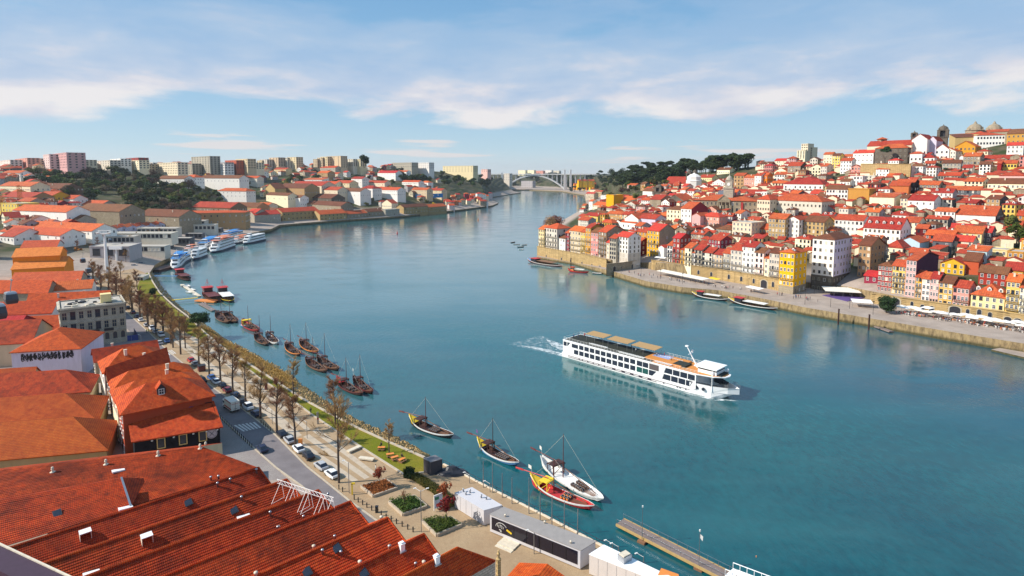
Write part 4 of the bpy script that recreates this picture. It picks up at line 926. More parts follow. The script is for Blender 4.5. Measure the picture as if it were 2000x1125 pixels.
stone_wall('river_wall', 'high stained stone river wall under the row of narrow houses', rw, 9.3, 1.2, 'tanstone', arches=[(0, .5, 1.2, 2), (1, .3, 1.2, 2.2), (1, .8, 1.2, 2.2), (2, .4, 1.2, 2.2), (2, .9, 1.2, 2.2), (3, .5, 3.0, 4.0)])
rw = [at(1186, 531, 4), at(1220, 527, 4), at(1250, 522.5, 4)]
stone_wall('river_wall', 'short stone wall under the white corner tower house', rw, 5.2, 1.0, 'stone', arches=[(0, .4, 2.4, 3.2), (1, .5, 2.4, 3)])
rw = [at(1272, 526.5, 4), at(1330, 535, 4), at(1400, 546, 4), at(1460, 556.5, 4), at(1500, 564, 4), at(1524, 569, 4)]
stone_wall('quay_wall', 'long bare tan quay wall with small doorways behind the cafe awning', rw, 6.6, 1.0, 'tanstone', arches=[(0, .5, 1.5, 2.6), (1, .1, 1.5, 2.6), (1, .5, 1.5, 2.6), (1, .85, 1.5, 2.6), (2, .4, 1.5, 2.8), (2, .8, 1.5, 2.8), (3, .3, 1.4, 2.8), (3, .8, 4.0, 4.6), (4, .4, 1.6, 3)])
rw = [at(1699, 592, 4), at(1760, 601, 4), at(1830, 611.5, 4), at(1900, 622, 4), at(1960, 631, 4), at(2040, 644, 4)]
stone_wall('arched_quay_wall', 'tan stone quay wall with arched cellars behind the umbrellas', rw, 5.0, 1.0, 'tanstone', arches=[(0, .5, 2.6, 3.6), (0, .8, 4.2, 4.4), (1, .3, 1.2, 2.2), (1, .6, 1.8, 3), (1, .85, 1.8, 3), (2, .5, 4.2, 4.4), (2, .85, 1.3, 2.4), (3, .2, 1.6, 3), (3, .55, 1.4, 2.4), (4, .1, 2.6, 3), (4, .35, 2.6, 3), (4, .6, 2.6, 3)])
for k, (x0, x1) in enumerate(((1560, 1600), (1602, 1628))):
 house(x0, x1, 404 + k * 2, 417, 'grey', roof='gable_v', d=26, rm='crimson roof tiles', rows=1, cols=1, kind='arch', lbl=('larger' if k == 0 else 'smaller') + ' crimson-roofed gable of the twin market hall', name='market_hall', cat='market hall', jit=False)
q = gpx(1347, 366, BV_R)
for x, nm in ((1346, 'pair of dark'), (1357, 'second')):
 p = aY(x, 352, q.y + 12); h = z_at(p, 330) - p.z + 8; r = thing('bell_tower', 'dark belfry with small dome behind the long white church' if x == 1346 else 'second dark belfry of the long white church, beside the white lantern', 'bell tower', (p.x, p.y, p.z - 8)); belfry(r, 0, 0, 0, 5.5, h, True, 'tower')
p = gpx(1355, 368, BV_R); r = thing('domed_lantern', 'white eight-sided church lantern with a shallow dome', 'lantern', p); m = MB(); m.lathe((0, 0, -3), [(9.5, 0), (9.5, 12), (10, 12.2), (8.5, 13), (8.5, 17), (5, 19.5), (1, 21), (.2, 22)], 8); m.build('drum', wall('white'), r)
p = gpx(1287, 388, BV_R); r = thing('bell_tower', 'dark stone belfry standing alone left of the dark stone church', 'bell tower', p); belfry(r, 0, 0, 0, 8, z_at(p, 359) - p.z, True, 'tower')
p = aY(1572, 310, 900); r = thing('tower_block', 'pale stepped concrete tower block on the skyline behind the roofs', 'tower block', p)
for x0, x1, yt, d in ((1556, 1572, 294, 14), (1564, 1577, 281, 16), (1575, 1586, 288, 14)):
 blk(r, x0, x1, yt, 310, d, 900, 'cream', 'flat', 0, win=dict(rows=6, cols=3, kind='plain', ww=1.6, wh=1.2), U=Vector((.55, -.83, 0)), name='tower')
rnd = random.Random(11); made = 0
PAL = ['white'] * 5 + ['cream'] * 4 + ['beige', 'stonewhite', 'stonewhite', 'palestone', 'yellow', 'ochre', 'pink', 'salmon', 'palepink', 'grey', 'tan', 'stone', 'crimson', 'paleyellow']
def fill(n, region, bv, U0, hmin=6, hmax=11, tries=6000, grp=None, pal=PAL, spacing=.62, occl=.2, dmin=8, ymax=1e9):
 global made; c = 0
 for _ in range(tries):
  if c >= n: break
  px, py = region(rnd); P = gpx(px, py, bv)
  if P is None or P.z < 4.5 or P.y > ymax: continue
  w, d, h = rnd.uniform(6, 14), rnd.uniform(dmin, 13), rnd.uniform(hmin, hmax); a = rnd.uniform(-.28, .28) + (math.pi / 2 if rnd.random() < .15 else 0) * 0
  U = Vector((U0.x * math.cos(a) - U0.y * math.sin(a), U0.x * math.sin(a) + U0.y * math.cos(a), 0)); V = Vector((-U.y, U.x, 0))
  ctr = P + U * (w / 2) + V * (d / 2); rad = math.hypot(w, d) / 2
  if any((ctr - q[0]).xy.length < (rad + q[1]) * spacing and (abs((ctr - q[0]).dot(q[5])) < (w + q[6]) * .5 and abs((ctr - q[0]).dot(Vector((-q[5].y, q[5].x, 0)))) < (d + q[7]) * .5) for q in FOOT): continue
  x1, _ = proj(P + U * w + Vector((0, 0, 0))); ye = proj(P + Vector((0, 0, h + 2)))[1]
  if any(q[3] > P.y and (min(x1, q[2][2]) - max(px, q[2][0])) > 0 and (min(py, q[2][3]) - max(ye, q[2][1])) > 0 and (min(x1, q[2][2]) - max(px, q[2][0])) * (min(py, q[2][3]) - max(ye, q[2][1])) > occl * (q[2][2] - q[2][0]) * (q[2][3] - q[2][1]) for q in FOOT): continue
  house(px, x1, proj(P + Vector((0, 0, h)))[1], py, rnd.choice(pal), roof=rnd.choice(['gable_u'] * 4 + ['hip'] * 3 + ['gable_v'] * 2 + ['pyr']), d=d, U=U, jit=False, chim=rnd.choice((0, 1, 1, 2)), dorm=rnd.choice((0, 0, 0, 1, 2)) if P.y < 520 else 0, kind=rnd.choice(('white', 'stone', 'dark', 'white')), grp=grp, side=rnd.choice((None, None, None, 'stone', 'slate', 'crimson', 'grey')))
  c += 1
 made += c; return c
def reg_r(r):
 px = r.uniform(1240, 2010); t_ = (px - 1240) / 770
 top = 372 - t_ * 52 if px < 1470 else 322 - (px - 1470) / 530 * 10
 bot = 480 + t_ * 75
 return px, r.uniform(top, bot) if r.random() < .8 else r.uniform(top, top + 60)
nr = fill(150, reg_r, BV_R, UR.lerp(UW, .3).normalized(), tries=9000)
fill(34, lambda r: (r.uniform(1128, 1260), r.uniform(392, 468)), BV_R, UW, 5, 9)
def infill(name, n, region, bv, U0, seed, hm=(3, 7), tries=9000):
 r = random.Random(seed); mw, mr, mw2 = MB(), MB(), MB(); c = 0; loc = []
 for _ in range(tries):
  if c >= n: break
  px, py = region(r); P = gpx(px, py, bv)
  if P is None or P.z < 4.8: continue
  w, d, h = r.uniform(4, 9), r.uniform(4, 8), r.uniform(*hm); a = r.uniform(-.3, .3); U = Vector((U0.x * math.cos(a) - U0.y * math.sin(a), U0.x * math.sin(a) + U0.y * math.cos(a), 0)); V = Vector((-U.y, U.x, 0)); ctr = P + U * (w / 2) + V * (d / 2)
  if any((ctr - q[0]).xy.length < 30 and abs((ctr - q[0]).dot(q[5])) < (w + q[6]) * .42 and abs((ctr - q[0]).dot(Vector((-q[5].y, q[5].x, 0)))) < (d + q[7]) * .42 for q in FOOT): continue
  if any((ctr - q).xy.length < 5 for q in loc): continue
  loc.append(ctr); O = P - U * 0; m = mw if r.random() < .6 else mw2; q = [O, O + U * w, O + U * w + V * d, O + V * d]
  for k in range(4): a_, b_ = q[k], q[(k + 1) % 4]; m.poly([(a_.x, a_.y, P.z - 5), (b_.x, b_.y, P.z - 5), (b_.x, b_.y, P.z + h), (a_.x, a_.y, P.z + h)])
  ps, g = roof_polys(Vector((O.x, O.y, 0)), U * w, V * d, P.z + h, r.choice(('gable_u', 'hip', 'gable_v', 'shed')), r.uniform(1, 2), .35); mr.slab(ps, .2)
  for t_ in g: m.poly(t_)
  c += 1
 i = len(mw.v); mw.v += mw2.v; mw.f += [tuple(k + i for k in f) for f in mw2.f]; mw.m += [1] * len(mw2.f)
 i = len(mw.v); mw.v += mr.v; mw.f += [tuple(k + i for k in f) for f in mr.f]; mw.m += [2] * len(mr.f)
 struct(mw.build(name, [wall('cream'), wall('stone'), MATS['town roof tiles']], uv=True), 'stuff'); return c
print('filler', made, infill('packed_small_roofs', 520, reg_r, BV_R, UR.lerp(UW, .3).normalized(), 3))
infill('roofs_beyond_the_lodges', 160, lambda r: (r.uniform(-700, -30), r.uniform(345, 560)), BV_L, Vector((.9, -.43, 0)), 9, (5, 9))
# ---- left bank: the near wine-lodge roofs
A_U = Vector((-.745, -.667, 0))                    # along the ridges, away from the street
SR = [at(x, y, 14.5) for x, y in ((505, 914), (560, 937), (622, 958), (684, 980), (757, 1012), (828, 1044), (893, 1071))]
END = at(967, 1097, 11.2)
lodge = thing('wine_lodge', 'huge multi-ridged red-tiled wine lodge filling the bottom corner by the street', 'warehouse', (SR[3].x, SR[3].y, 5))
O = Vector((SR[3].x, SR[3].y, 5)); LEN = 75
def courses(m, a, b, c, d, n, lip=.06, mi=0):
 """tile courses: strips from ridge edge a-b to eave edge d-c, each lifted at its lower edge"""
 for k in range(n):
  t0, t1 = k / n, (k + 1.06) / n
  p, q, r, s = a.lerp(d, t0), b.lerp(c, t0), b.lerp(c, t1), a.lerp(d, t1)
  up = Vector((0, 0, lip)); m.poly([p, s + up, r + up, q], mi); m.poly([s + up, s - up * .5, r - up * .5, r + up], mi)
first = SR[0] + (SR[0] - SR[1]) * .5
VAL = [first] + [(a + b) / 2 for a, b in zip(SR, SR[1:])] + [END]
for v in VAL[:-1]: v.z = 11.8
VAL[-1].z = 11.2
CAP = MB(); wallm = MB()
for k, rd in enumerate(SR):
 a, v0, v1 = rd - O, VAL[k] - O, VAL[k + 1] - O; far = A_U * LEN
 m = MB(); n = max(8, round(((v1 - a).length) / .42))
 courses(m, a + far, a, v1, v1 + far, n)                        # slope towards the camera
 courses(m, a, a + far, v0 + far, v0, n)                        # slope away from it
 m.build('roof', MATS['clay tiles'] if k > 3 else MATS['old shaded clay tiles'], lodge, uv=True)  # darker tiles on the far ridges stand in for deep shadow
 c = MB(); c.tube(a + Vector((0, 0, .08)), a + far + Vector((0, 0, .08)), .2, .2, 6)
 c.build('ridge_tiles', MATS['clay tiles'], lodge, uv=True)
 wallm.poly([(v0.x, v0.y, 0), (v1.x, v1.y, 0), (v1.x, v1.y, v1.z - .1), (a.x, a.y, a.z - .1), (v0.x, v0.y, v0.z - .1)])
e = END - O; wallm.poly([(e.x, e.y, 0), (e.x + A_U.x * LEN, e.y + A_U.y * LEN, 0), (e.x + A_U.x * LEN, e.y + A_U.y * LEN, e.z - .1), (e.x, e.y, e.z - .1)])
wallm.build('wall', wall('palestone'), lodge)
v = MB()                                          # verge tiles along the street front
for k, rd in enumerate(SR):
 for q in (VAL[k], VAL[k + 1]): v.tube(rd - O + Vector((0, 0, .12)), q - O + Vector((0, 0, .12)), .16, .16, 5)
v.build('verge_tiles', MATS['clay tiles'], lodge, uv=True)
w0, w1, w2, w3 = at(-60, 924, 14.6), at(393, 872, 14.6), at(503, 913, 12.2), at(-60, 1086, 12.2)
wing = thing('lodge_wing', 'long dark red-tiled roof with chimney pots behind the big lodge', 'warehouse', (w1.x, w1.y, 5)); Ow = Vector((w1.x, w1.y, 5)); m = MB()
courses(m, w0 - Ow, w1 - Ow, w2 - Ow, w3 - Ow, 44); bk = Vector((.1, 1, 0)) * 7; lowr = Vector((0, 0, -2.6))
courses(m, w1 - Ow, w0 - Ow, w0 - Ow + bk + lowr, w1 - Ow + bk + lowr, 16)
m.build('roof', MATS['old shaded clay tiles'], wing, uv=True)
m = MB(); q = [w1 - Ow, w2 - Ow]; qb = w1 - Ow + bk + lowr
m.poly([(qb.x, qb.y, 0), (q[0].x, q[0].y, 0), (q[0].x, q[0].y, q[0].z), (qb.x, qb.y, qb.z)][::-1]); m.poly([(q[1].x, q[1].y, 0), (q[0].x, q[0].y, 0), (q[0].x, q[0].y, q[0].z - .1), (q[1].x, q[1].y, q[1].z - .1)])
z0 = w0 - Ow + bk + lowr; m.poly([(qb.x, qb.y, 0), (z0.x, z0.y, 0), (z0.x, z0.y, z0.z), (qb.x, qb.y, qb.z)]); m.build('wall', wall('beige'), wing)
def lift(px, py, z): return at(px, py, z)
r0, r1, e0, e1 = at(-60, 985, 15.6), at(237, 933, 15.6), at(-60, 1088, 13.6), at(256, 991, 13.6)
rz_ = thing('raised_roof', 'raised dark-tiled roof section with a lead-edged hip on the lodge wing', 'roof section', (r1.x, r1.y, 12)); Oz = Vector((r1.x, r1.y, 12)); m = MB()
courses(m, r0 - Oz, r1 - Oz, e1 - Oz, e0 - Oz, 24); m.poly([r1 - Oz, at(246, 945, 13.0) - Oz + Vector((2.5, 2, 0)), e1 - Oz]); m.build('roof', MATS['old shaded clay tiles'], rz_, uv=True)
m = MB(); m.beam(r1 - Oz + Vector((0, 0, .1)), e1 - Oz + Vector((0, 0, .1)), .3, .12); m.build('lead_flashing', M_GALV, rz_)
g0, g1 = at(-20, 1052, 15.8), at(160, 1136, 15.8); d = (g1 - g0).normalized(); nn = Vector((-d.y, d.x, 0)) * -1
pw = thing('parapet_wall', 'dark plastered parapet with pale coping across the bottom left corner', 'wall', (g0.x, g0.y, 5)); m = MB(); q = [Vector((0, 0, 0)), (g1 - g0), (g1 - g0) + nn * 3.2, nn * 3.2]
if (q[1].cross(q[2])).z < 0: q = q[::-1]
m.prism(q, 0, 10.6); m.build('masonry', plain('dark plum plaster', (0.045, 0.02, 0.045), .8, .4), pw); m = MB(); m.beam(Vector((0, 0, 10.7)), g1 - g0 + Vector((0, 0, 10.7)), .25, .2); m.build('coping', M_CHIM, pw)
c0, c1 = at(-20, 1082, 14.5), at(66, 1124, 14.5); lr = thing('corner_roof', 'small red-tiled roof in the bottom left corner below the parapet', 'roof', (c0.x, c0.y, 5)); m = MB(); Oc = Vector((c0.x, c0.y, 5)); dn = Vector((.5, -.85, 0)) * 8 + Vector((0, 0, -2.5))
courses(m, c0 - Oc - (c1 - c0) * .3, c1 - Oc, c1 - Oc + dn, c0 - Oc + dn - (c1 - c0) * .3, 18); m.build('roof', MATS['clay tiles'], lr, uv=True)
m = MB(); m.prism([c0 - Oc + Vector((0, -1, 0)), c1 - Oc + Vector((-1, -1, 0)), c1 - Oc + dn * .9, c0 - Oc + dn * .9][::1], 0, 6.5); m.build('wall', wall('beige'), lr)
def roof_pt(px, py, lo=9, hi=18):
 """point of the lodge roofs seen at a pixel"""
 d = ray(px, py).normalized()
 bpy.context.view_layer.update(); best = None
 for r in (lodge, wing, rz_):
  for ch in r.children:
   if not ch.name.startswith('roof'): continue
   h = ch.ray_cast(ch.matrix_world.inverted() @ CAMP, d)
   if h[0]:
    p = ch.matrix_world @ h[1]
    if best is None or p.y < best.y: best = p
 return best or at(px, py, 13)
m = MB(); m.lathe((0, 0, -.3), [(.32, 0), (.3, .5), (.22, .8), (.2, 1.0), (.36, 1.05), (.36, 1.2), (.2, 1.25), (.2, 1.35), (.33, 1.4), (.3, 1.6), (.12, 1.75)], 10, 0); m.box((0, 0, -.3), (.9, .9, .45), 1)
POT = m.mesh('chimney_pot', [M_CHIM, M_CHIM], True)
def roof_thing(me, name, cat, label, pts, grp, s=1.0, rz=0.0, sink=0.0):
 for x, y in pts:
  p = roof_pt(x, y); p.z -= sink; o = link(name, me, None, p, rz, (s, s, s)); tag(o, label, cat, grp)
roof_thing(POT, 'chimney_pot', 'chimney pot', 'pale clay chimney pot with a double hood on the dark lodge roof', [(103, 922), (207, 907), (309, 890), (391, 876), (402, 872)], 'hooded pots on the lodge wing', .72)
m = MB(); m.lathe((0, 0, -.3), [(.2, 0), (.2, .9), (.28, .95), (.28, 1.1), (.1, 1.25)], 8); VENT = m.mesh('roof_vent', [M_GALV], True)
roof_thing(VENT, 'roof_vent', 'roof vent', 'small metal vent pipe on the lodge roof', [(412, 938), (427, 936), (450, 942), (425, 950), (472, 977), (528, 1007), (543, 1036), (501, 923), (641, 971), (593, 1015), (654, 1054), (630, 1082), (761, 1074), (812, 1108), (666, 1085)], 'vents on the lodge roofs', .9)
m = MB(); m.box((0, 0, -.5), (1.1, 1.1, 2.0), 0); m.box((0, 0, 1.5), (1.35, 1.35, .15), 0); m.box((0, 0, 1.65), (.8, .8, .3), 0); m.box((0, 0, -.45), (1.7, 1.7, .2), 1); STACK = m.mesh('chimney_stack', [M_WHITE, M_GALV])
roof_thing(STACK, 'chimney_stack', 'chimney', 'square white chimney stack on the bright lodge roof', [(785, 1073), (853, 1098)], 'white stacks on the lodge roof', .62, .7)
m = MB(); m.lathe((0, 0, -.2), [(.3, 0), (.28, .7), (.38, .75), (.36, .95), (.1, 1.05)], 8); POT2 = m.mesh('ridge_pot', [M_CHIM], True)
roof_thing(POT2, 'ridge_pot', 'ridge pot', 'squat cream vent pot on a ridge of the bright lodge roof', [(544, 1034), (613, 1072), (703, 1103), (828, 1103), (761, 1072), (745, 1015), (500, 1125)], 'squat pots along the ridges', .8)
m = MB(); m.slab([[(-1, -.7, .15), (1, -.7, .15), (1, .7, .15), (-1, .7, .15)]], .25); SKY_ = m.mesh('skylight', [M_WHITE])
for x, y in ((231, 919), (245, 992), (475, 1008), (178, 1118)):
 p = roof_pt(x, y); o = link('roof_panel', SKY_, None, p, .72, (1, 1, 1)); o.rotation_euler = (R(-6), R(4), .72); tag(o, 'small flat white roof panel lying on the dark tiles', 'roof panel', 'white panels on the lodge roofs')
m = MB(); m.box((0, 0, .02), (1.2, 1.4, .12), 0); m.box((0, 0, .12), (.95, 1.15, .04), 1); SKG = m.mesh('roof_window', [M_DARK, M_GLASS])
for x, y in ((658, 1071), (600, 1118), (710, 1120), (112, 1003), (368, 982), (457, 997)):
 p = roof_pt(x, y); o = link('roof_window', SKG, None, p, .72); o.rotation_euler = (R(22), R(-8), .72); tag(o, 'dark framed roof window set in the lodge tiles', 'roof window', 'roof windows of the lodge')
for x, y in ((167, 1048), (287, 1056)):
 p = roof_pt(x, y); r = thing('roof_hood', 'white-topped open roof hood casting a dark gap on the tiles', 'roof hood', p, .75, 'open hoods on the lodge roof'); m = MB(); m.slab([[(-1.3, -1.0, 1.5), (1.3, -1.0, 1.5), (1.3, 1.0, 1.7), (-1.3, 1.0, 1.7)]], .15); m.build('cover', M_WHITE, r); m = MB(); m.box((-1.2, 0, -.6), (.12, 1.8, 2.1)); m.box((1.2, 0, -.6), (.12, 1.8, 2.1)); m.box((0, .85, -.6), (2.3, .1, 2.1)); m.build('side_panel', M_CHIM, r); r.scale = (.6,) * 3
r = thing('steel_frame', 'white lattice sign frame standing on the lodge roof by the street', 'sign frame', (SR[1].x, SR[1].y, 13)); m = MB(); Of = Vector((SR[1].x, SR[1].y, 13))
a, b = at(541, 936, 16.4) - Of, at(652, 972, 16.4) - Of
m.beam(a, b, .08, .08); m.beam(a + Vector((0, 0, -.7)), b + Vector((0, 0, -.7)), .06, .06)
for k in range(16):
 f0, f1 = k / 16, (k + 1) / 16; m.beam(a.lerp(b, f0), a.lerp(b, f1) + Vector((0, 0, -.7)), .07, .07)
for f in (.08, .28, .34, .54, .6, .8, .86, .98):
 p = a.lerp(b, f); ft = p + Vector((-1.2, -1.6, -3.4)); m.beam(p, ft, .06, .06); m.beam(p, p + Vector((.5, -.2, -2.9)), .05, .05); m.beam(ft, p + Vector((.5, -.2, -2.9)), .04, .04)
m.build('lattice', M_FRAME, r)
p = END + Vector((.5, .5, 0)); r = thing('corner_finial', 'weathered stone pillar with a carved finial at the lodge corner', 'finial', (p.x, p.y, 5)); m = MB(); m.box((0, 0, 0), (.55, .55, 6.2), 0, .5); m.lathe((0, 0, 6.2), [(.4, 0), (.4, .15), (.2, .3), (.15, .6), (.28, .8), (.25, 1.0), (.1, 1.2), (.15, 1.4), (.03, 1.6)], 10); m.build('pillar', wall('tanstone'), r)
a = at(1000, 1128, 8); b = Vector((.55, .835, 0))
building('tiled_shed', 'low orange-tiled shed roof between the lodge and the glass pavilion', 'shed', at(975, 1168, 5), Vector((.86, -.51, 0)) * 9.5, Vector((.51, .86, 0)) * 6.5, 5, 6.6, 'gable_v', 1.5, 'beige', 'clay tiles', drop=1)
# ---- roofs between the alley and the left edge
E1 = Vector((-.976, -.22, 0)); E2 = Vector((-.22, .976, 0))       # local street grid: along the eaves inland / away from the camera
def lodge_roof(x, y, ze, L, D, roof, rh, wc, rm, label, name='lodge', cat='warehouse', skew=0.0, U=None, zb=5, **k):
 """x,y: photo pixel of the near right eave corner at height ze"""
 P = at(x, y, ze); U = U or E1; V = Vector((-.30 - skew, .954, 0)).normalized() * D
 return building(name, label, cat, P + U * L, -U * L, V, zb, ze, roof, rh, wc, rm, drop=1, **k)
b1 = lodge_roof(208, 878, 9.5, 62, 17, 'hip', 5.0, 'tan', 'ochre lichened tiles', 'broad ochre-tiled lodge roof with a hipped end above a tan wall beside the alley', skew=.2)
lodge_roof(189, 822, 10.0, 62, 18, 'hip', 4.6, 'tan', 'ochre lichened tiles', 'second ochre-tiled lodge roof, behind the one with the tan wall', skew=.2)
lodge_roof(175, 764, 10.5, 62, 15, 'hip', 4.4, 'beige', 'old shaded clay tiles', 'dark red-tiled lodge roof just below the white graffiti wall', skew=.2)
lodge_roof(60, 752, 11.5, 50, 12, 'gable', 3.5, 'beige', 'ochre lichened tiles', 'small ochre roof at the left edge below the graffiti-walled house', skew=.2)
gw = lodge_roof(157, 680, 14.5, 19, 20, 'hip', 4.6, 'lilac', 'clay tiles', 'white house with a black graffiti frieze under a big red hipped roof', name='graffiti_house', cat='house')
Pg = at(157, 680, 14.5); rg = random.Random(3); m = MB(); Dg = -E1; ng = Vector((Dg.y, -Dg.x, 0))
base = Pg + E1 * 16.5; L = 14.5
for k in range(13):
 cx_ = (k + .5) * L / 13; z = 12.4 + .03 * k
 for j in range(3):
  pts = []
  for q in range(7):
   a = q / 6 * rg.choice((1.2, 1.7, 2.0)) * math.pi + rg.uniform(0, 6); rr = rg.uniform(.4, .8)
   pts.append((cx_ + rr * math.cos(a) * .8, z + rr * 1.7 * math.sin(a)))
  for (a0, b0), (a1, b1_) in zip(pts, pts[1:]):
   p, q2 = base + Dg * a0 + ng * .06, base + Dg * a1 + ng * .06; m.beam((p.x - gw.location.x, p.y - gw.location.y, b0 - 5), (q2.x - gw.location.x, q2.y - gw.location.y, b1_ - 5), .14, .14)
m.build('graffiti_letters', M_DARK, gw)
lodge_roof(120, 640, 9.5, 40, 12, 'gable', 4, 'white', 'clay tiles', 'red-tiled roof between the graffiti house and the roofless palace', name='town_house', cat='house')
lodge_roof(60, 668, 13, 40, 22, 'gable', 5.5, 'beige', 'old shaded clay tiles', 'long low red roof running off the left edge behind the graffiti house', skew=.1)
lodge_roof(100, 610, 12.5, 24, 14, 'gable', 4, 'white', 'clay tiles', 'white-walled roof with a dark dormer band behind the cable cars', name='town_house', cat='house')
lodge_roof(32, 640, 15, 22, 14, 'gable', 3, 'crimson', 'crimson roof tiles', 'dark crimson house at the left edge below the cable cars', name='town_house', cat='house')
# ---- houses between the alley and the street
A, B = at(262, 860, 11.0), at(429, 832, 11.0)
bk = building('black_fronted_house', 'black-fronted restaurant house with cream-framed windows and a round white emblem', 'house', A, B - A, Vector((-.60, .80, 0)) * 9, 5, 11.0, 'shed', 3.0, 'black', 'clay tiles', drop=1, ov=.6, side='black')
D = (B - A).normalized(); L = (B - A).length; rz = math.atan2(D.y, D.x); FRM = plain('cream frame paint', '#c9a76a', .6, .2)
for f in (.30, .555, .79):
 p = D * (L * f); m = MB()
 for x in (-.75, .75): m.box((x, -.12, 0), (.2, .22, 2.1), 0)
 m.box((0, -.12, 2.1), (1.7, .22, .2), 0); m.box((0, -.12, -.2), (1.7, .24, .2), 0); m.box((0, -.05, 0), (1.4, .08, 2.1), 1); m.build('window', [FRM, M_GLASS], bk, (p.x, p.y, 3.3), rz)
p = D * (L * .9); nrm = Vector((D.y, -D.x, 0)); m = MB(); m.tube(Vector((0, 0, 0)), nrm * .15, 1.15, 1.15, 24, 0)
for s in (-1, 1): m.beam(nrm * .18 + D * -.5 * s + Vector((0, 0, -.55)), nrm * .18 + D * .5 * s + Vector((0, 0, .55)), .16, .06, 1)
for k in range(20):
 a0, a1 = k * math.pi / 10, (k + 1) * math.pi / 10; m.beam(nrm * .17 + D * (.95 * math.cos(a0)) + Vector((0, 0, .95 * math.sin(a0))), nrm * .17 + D * (.95 * math.cos(a1)) + Vector((0, 0, .95 * math.sin(a1))), .07, .05, 1)
m.build('round_emblem', [plain('emblem grey', '#b9aab0', .6, .2), M_DARK], bk, (p.x, p.y, 4.55))
for f in (.2, .45, .68, .84, .97):
 p = D * (L * f) + nrm * .3; m = MB(); m.box((0, 0, 0), (.3, .3, .25)); m.build('wall_lamp', M_FRAME, bk, (p.x, p.y, 5.2))
A, B = at(240, 808, 15.5), at(414, 772, 15.5)
rh_ = building('red_walled_house', 'red-walled house with a small pointed dormer in its broad red roof', 'house', A, B - A, Vector((-.62, .78, 0)) * 12, 5, 15.5, 'hip', 4.2, 'red', 'clay tiles', drop=1, ov=.7, side='stonewhite', left=dict(rows=3, cols=4, kind='white'))
D = (B - A).normalized(); p = D * ((B - A).length * .38); link('window', window_mesh('white'), rh_, (p.x, p.y, 6.6), math.atan2(D.y, D.x), (1.0, 1, 1.3))
p = D * ((B - A).length * .70); m = MB(); nrm = Vector((D.y, -D.x, 0)); rg = random.Random(5)
for k in range(60): q = D * rg.uniform(0, 3.6) + Vector((0, 0, rg.uniform(0, 2.6))) + nrm * .05; m.box(q, (rg.uniform(.2, .8), .06, rg.uniform(.15, .5)), 0, math.atan2(D.y, D.x))
m.build('faded_mural', plain('faded lilac paint', '#6d3b63', .8, .5), rh_, (p.x, p.y, 5.9))
c = D * ((B - A).length * .44) + Vector((-.62, .78, 0)) * 3.6; m = MB(); m.box((0, 0, 0), (1.8, 2.2, 1.7), 0); m.poly([(-.9, -1.1, 1.7), (.9, -1.1, 1.7), (0, -1.1, 2.9)]); m.slab([[(-1.1, 1.6, 1.6), (-1.1, -1.3, 1.6), (0, -1.3, 3.0), (0, 1.6, 3.0)], [(1.1, -1.3, 1.6), (1.1, 1.6, 1.6), (0, 1.6, 3.0), (0, -1.3, 3.0)]], .12, 1)
dm = m.build('dormer', [M_DARK, MATS['clay tiles']], rh_, (c.x, c.y, 12.2), math.atan2(D.y, D.x), uv=True); link('window', window_mesh('white'), dm, (0, -1.1, .3), 0, (1.0, 1, 1.2))
for (xl, yl, xr, yr, ze, D_, rf, rh, wc, rm, lb) in ((228, 785, 398, 748, 15.0, 10, 'hip', 2.8, 'cream', 'clay tiles', 'patched red roof directly behind the red-walled house'), (222, 762, 378, 728, 14.2, 9, 'hip', 3.0, 'white', 'clay tiles', 'long red roof with white debris along its ridge, fourth from the alley end'),
  (214, 748, 330, 706, 14.0, 9, 'gable', 3.2, 'brown', 'clay tiles', 'red roof with white-edged verge and a brown gable wall'), (203, 728, 322, 700, 14.5, 13, 'hip', 4.2, 'white', 'clay tiles', 'pyramid-like red roof edged with white ridge tiles'), (186, 705, 310, 686, 12.0, 9, 'gable', 2.8, 'stone', 'old shaded clay tiles', 'low red roof with a dish at the side-street end of the block')):
 A, B = at(xl, yl, ze), at(xr, yr, ze)
 building('street_house', lb, 'house', A, B - A, Vector((-.64, .77, 0)) * D_, 5, ze, rf, rh, wc, rm, drop=1, ov=.5, left=dict(rows=2, cols=3, kind='white'), right=dict(rows=3, cols=3, kind='white'), chim=1, group='street houses beside the alley')
# ---- the roofless stone palace under repair
A, B = at(116, 604, 20.5), at(244, 590, 20.5)
V = Vector((-.62, .78, 0)) * 17
pl = building('gutted_palace', 'pale stone palace without a roof, three storeys, behind blue hoarding', 'palace', A, B - A, V, 5, 20.5, 'flat', 0, 'palestone', None, drop=1)
D = (B - A).normalized(); L = (B - A).length
for r in range(3): facade(pl, Vector((0, 0, 0)), D, L, 1.2 + r * 4.6, 5.6 + r * 4.6, 1, 8, 'arch' if r == 0 else ('stone' if r == 1 else 'stone'), 1.35, 2.6)
facade(pl, V.copy(), -V.normalized(), 17, 5.8, 14.8, 2, 4, 'stone', 1.2, 2.2)
m = MB(); nrm = Vector((D.y, -D.x, 0))
for z, h, s in ((15.1, .5, .7), (14.4, .35, .35), (5.2, .35, .35), (9.8, .3, .3)): m.beam(nrm * s / 2 + Vector((0, 0, z)), D * L + nrm * s / 2 + Vector((0, 0, z)), s, h); m.beam(V - D * s / 2 + Vector((0, 0, z)), -D * s / 2 + Vector((0, 0, z)), s, h)
m.build('cornice', wall('palestone'), pl)
m = MB()
for f in (.28, .5, .72): q = D * (L * f) + nrm * .5 + Vector((0, 0, 5.4)); m.box(q, (3, .9, .2), 0, math.atan2(D.y, D.x)); m.box(q + nrm * .4, (3, .06, 1.0), 0, math.atan2(D.y, D.x))
m.build('balcony', M_IRON, pl)
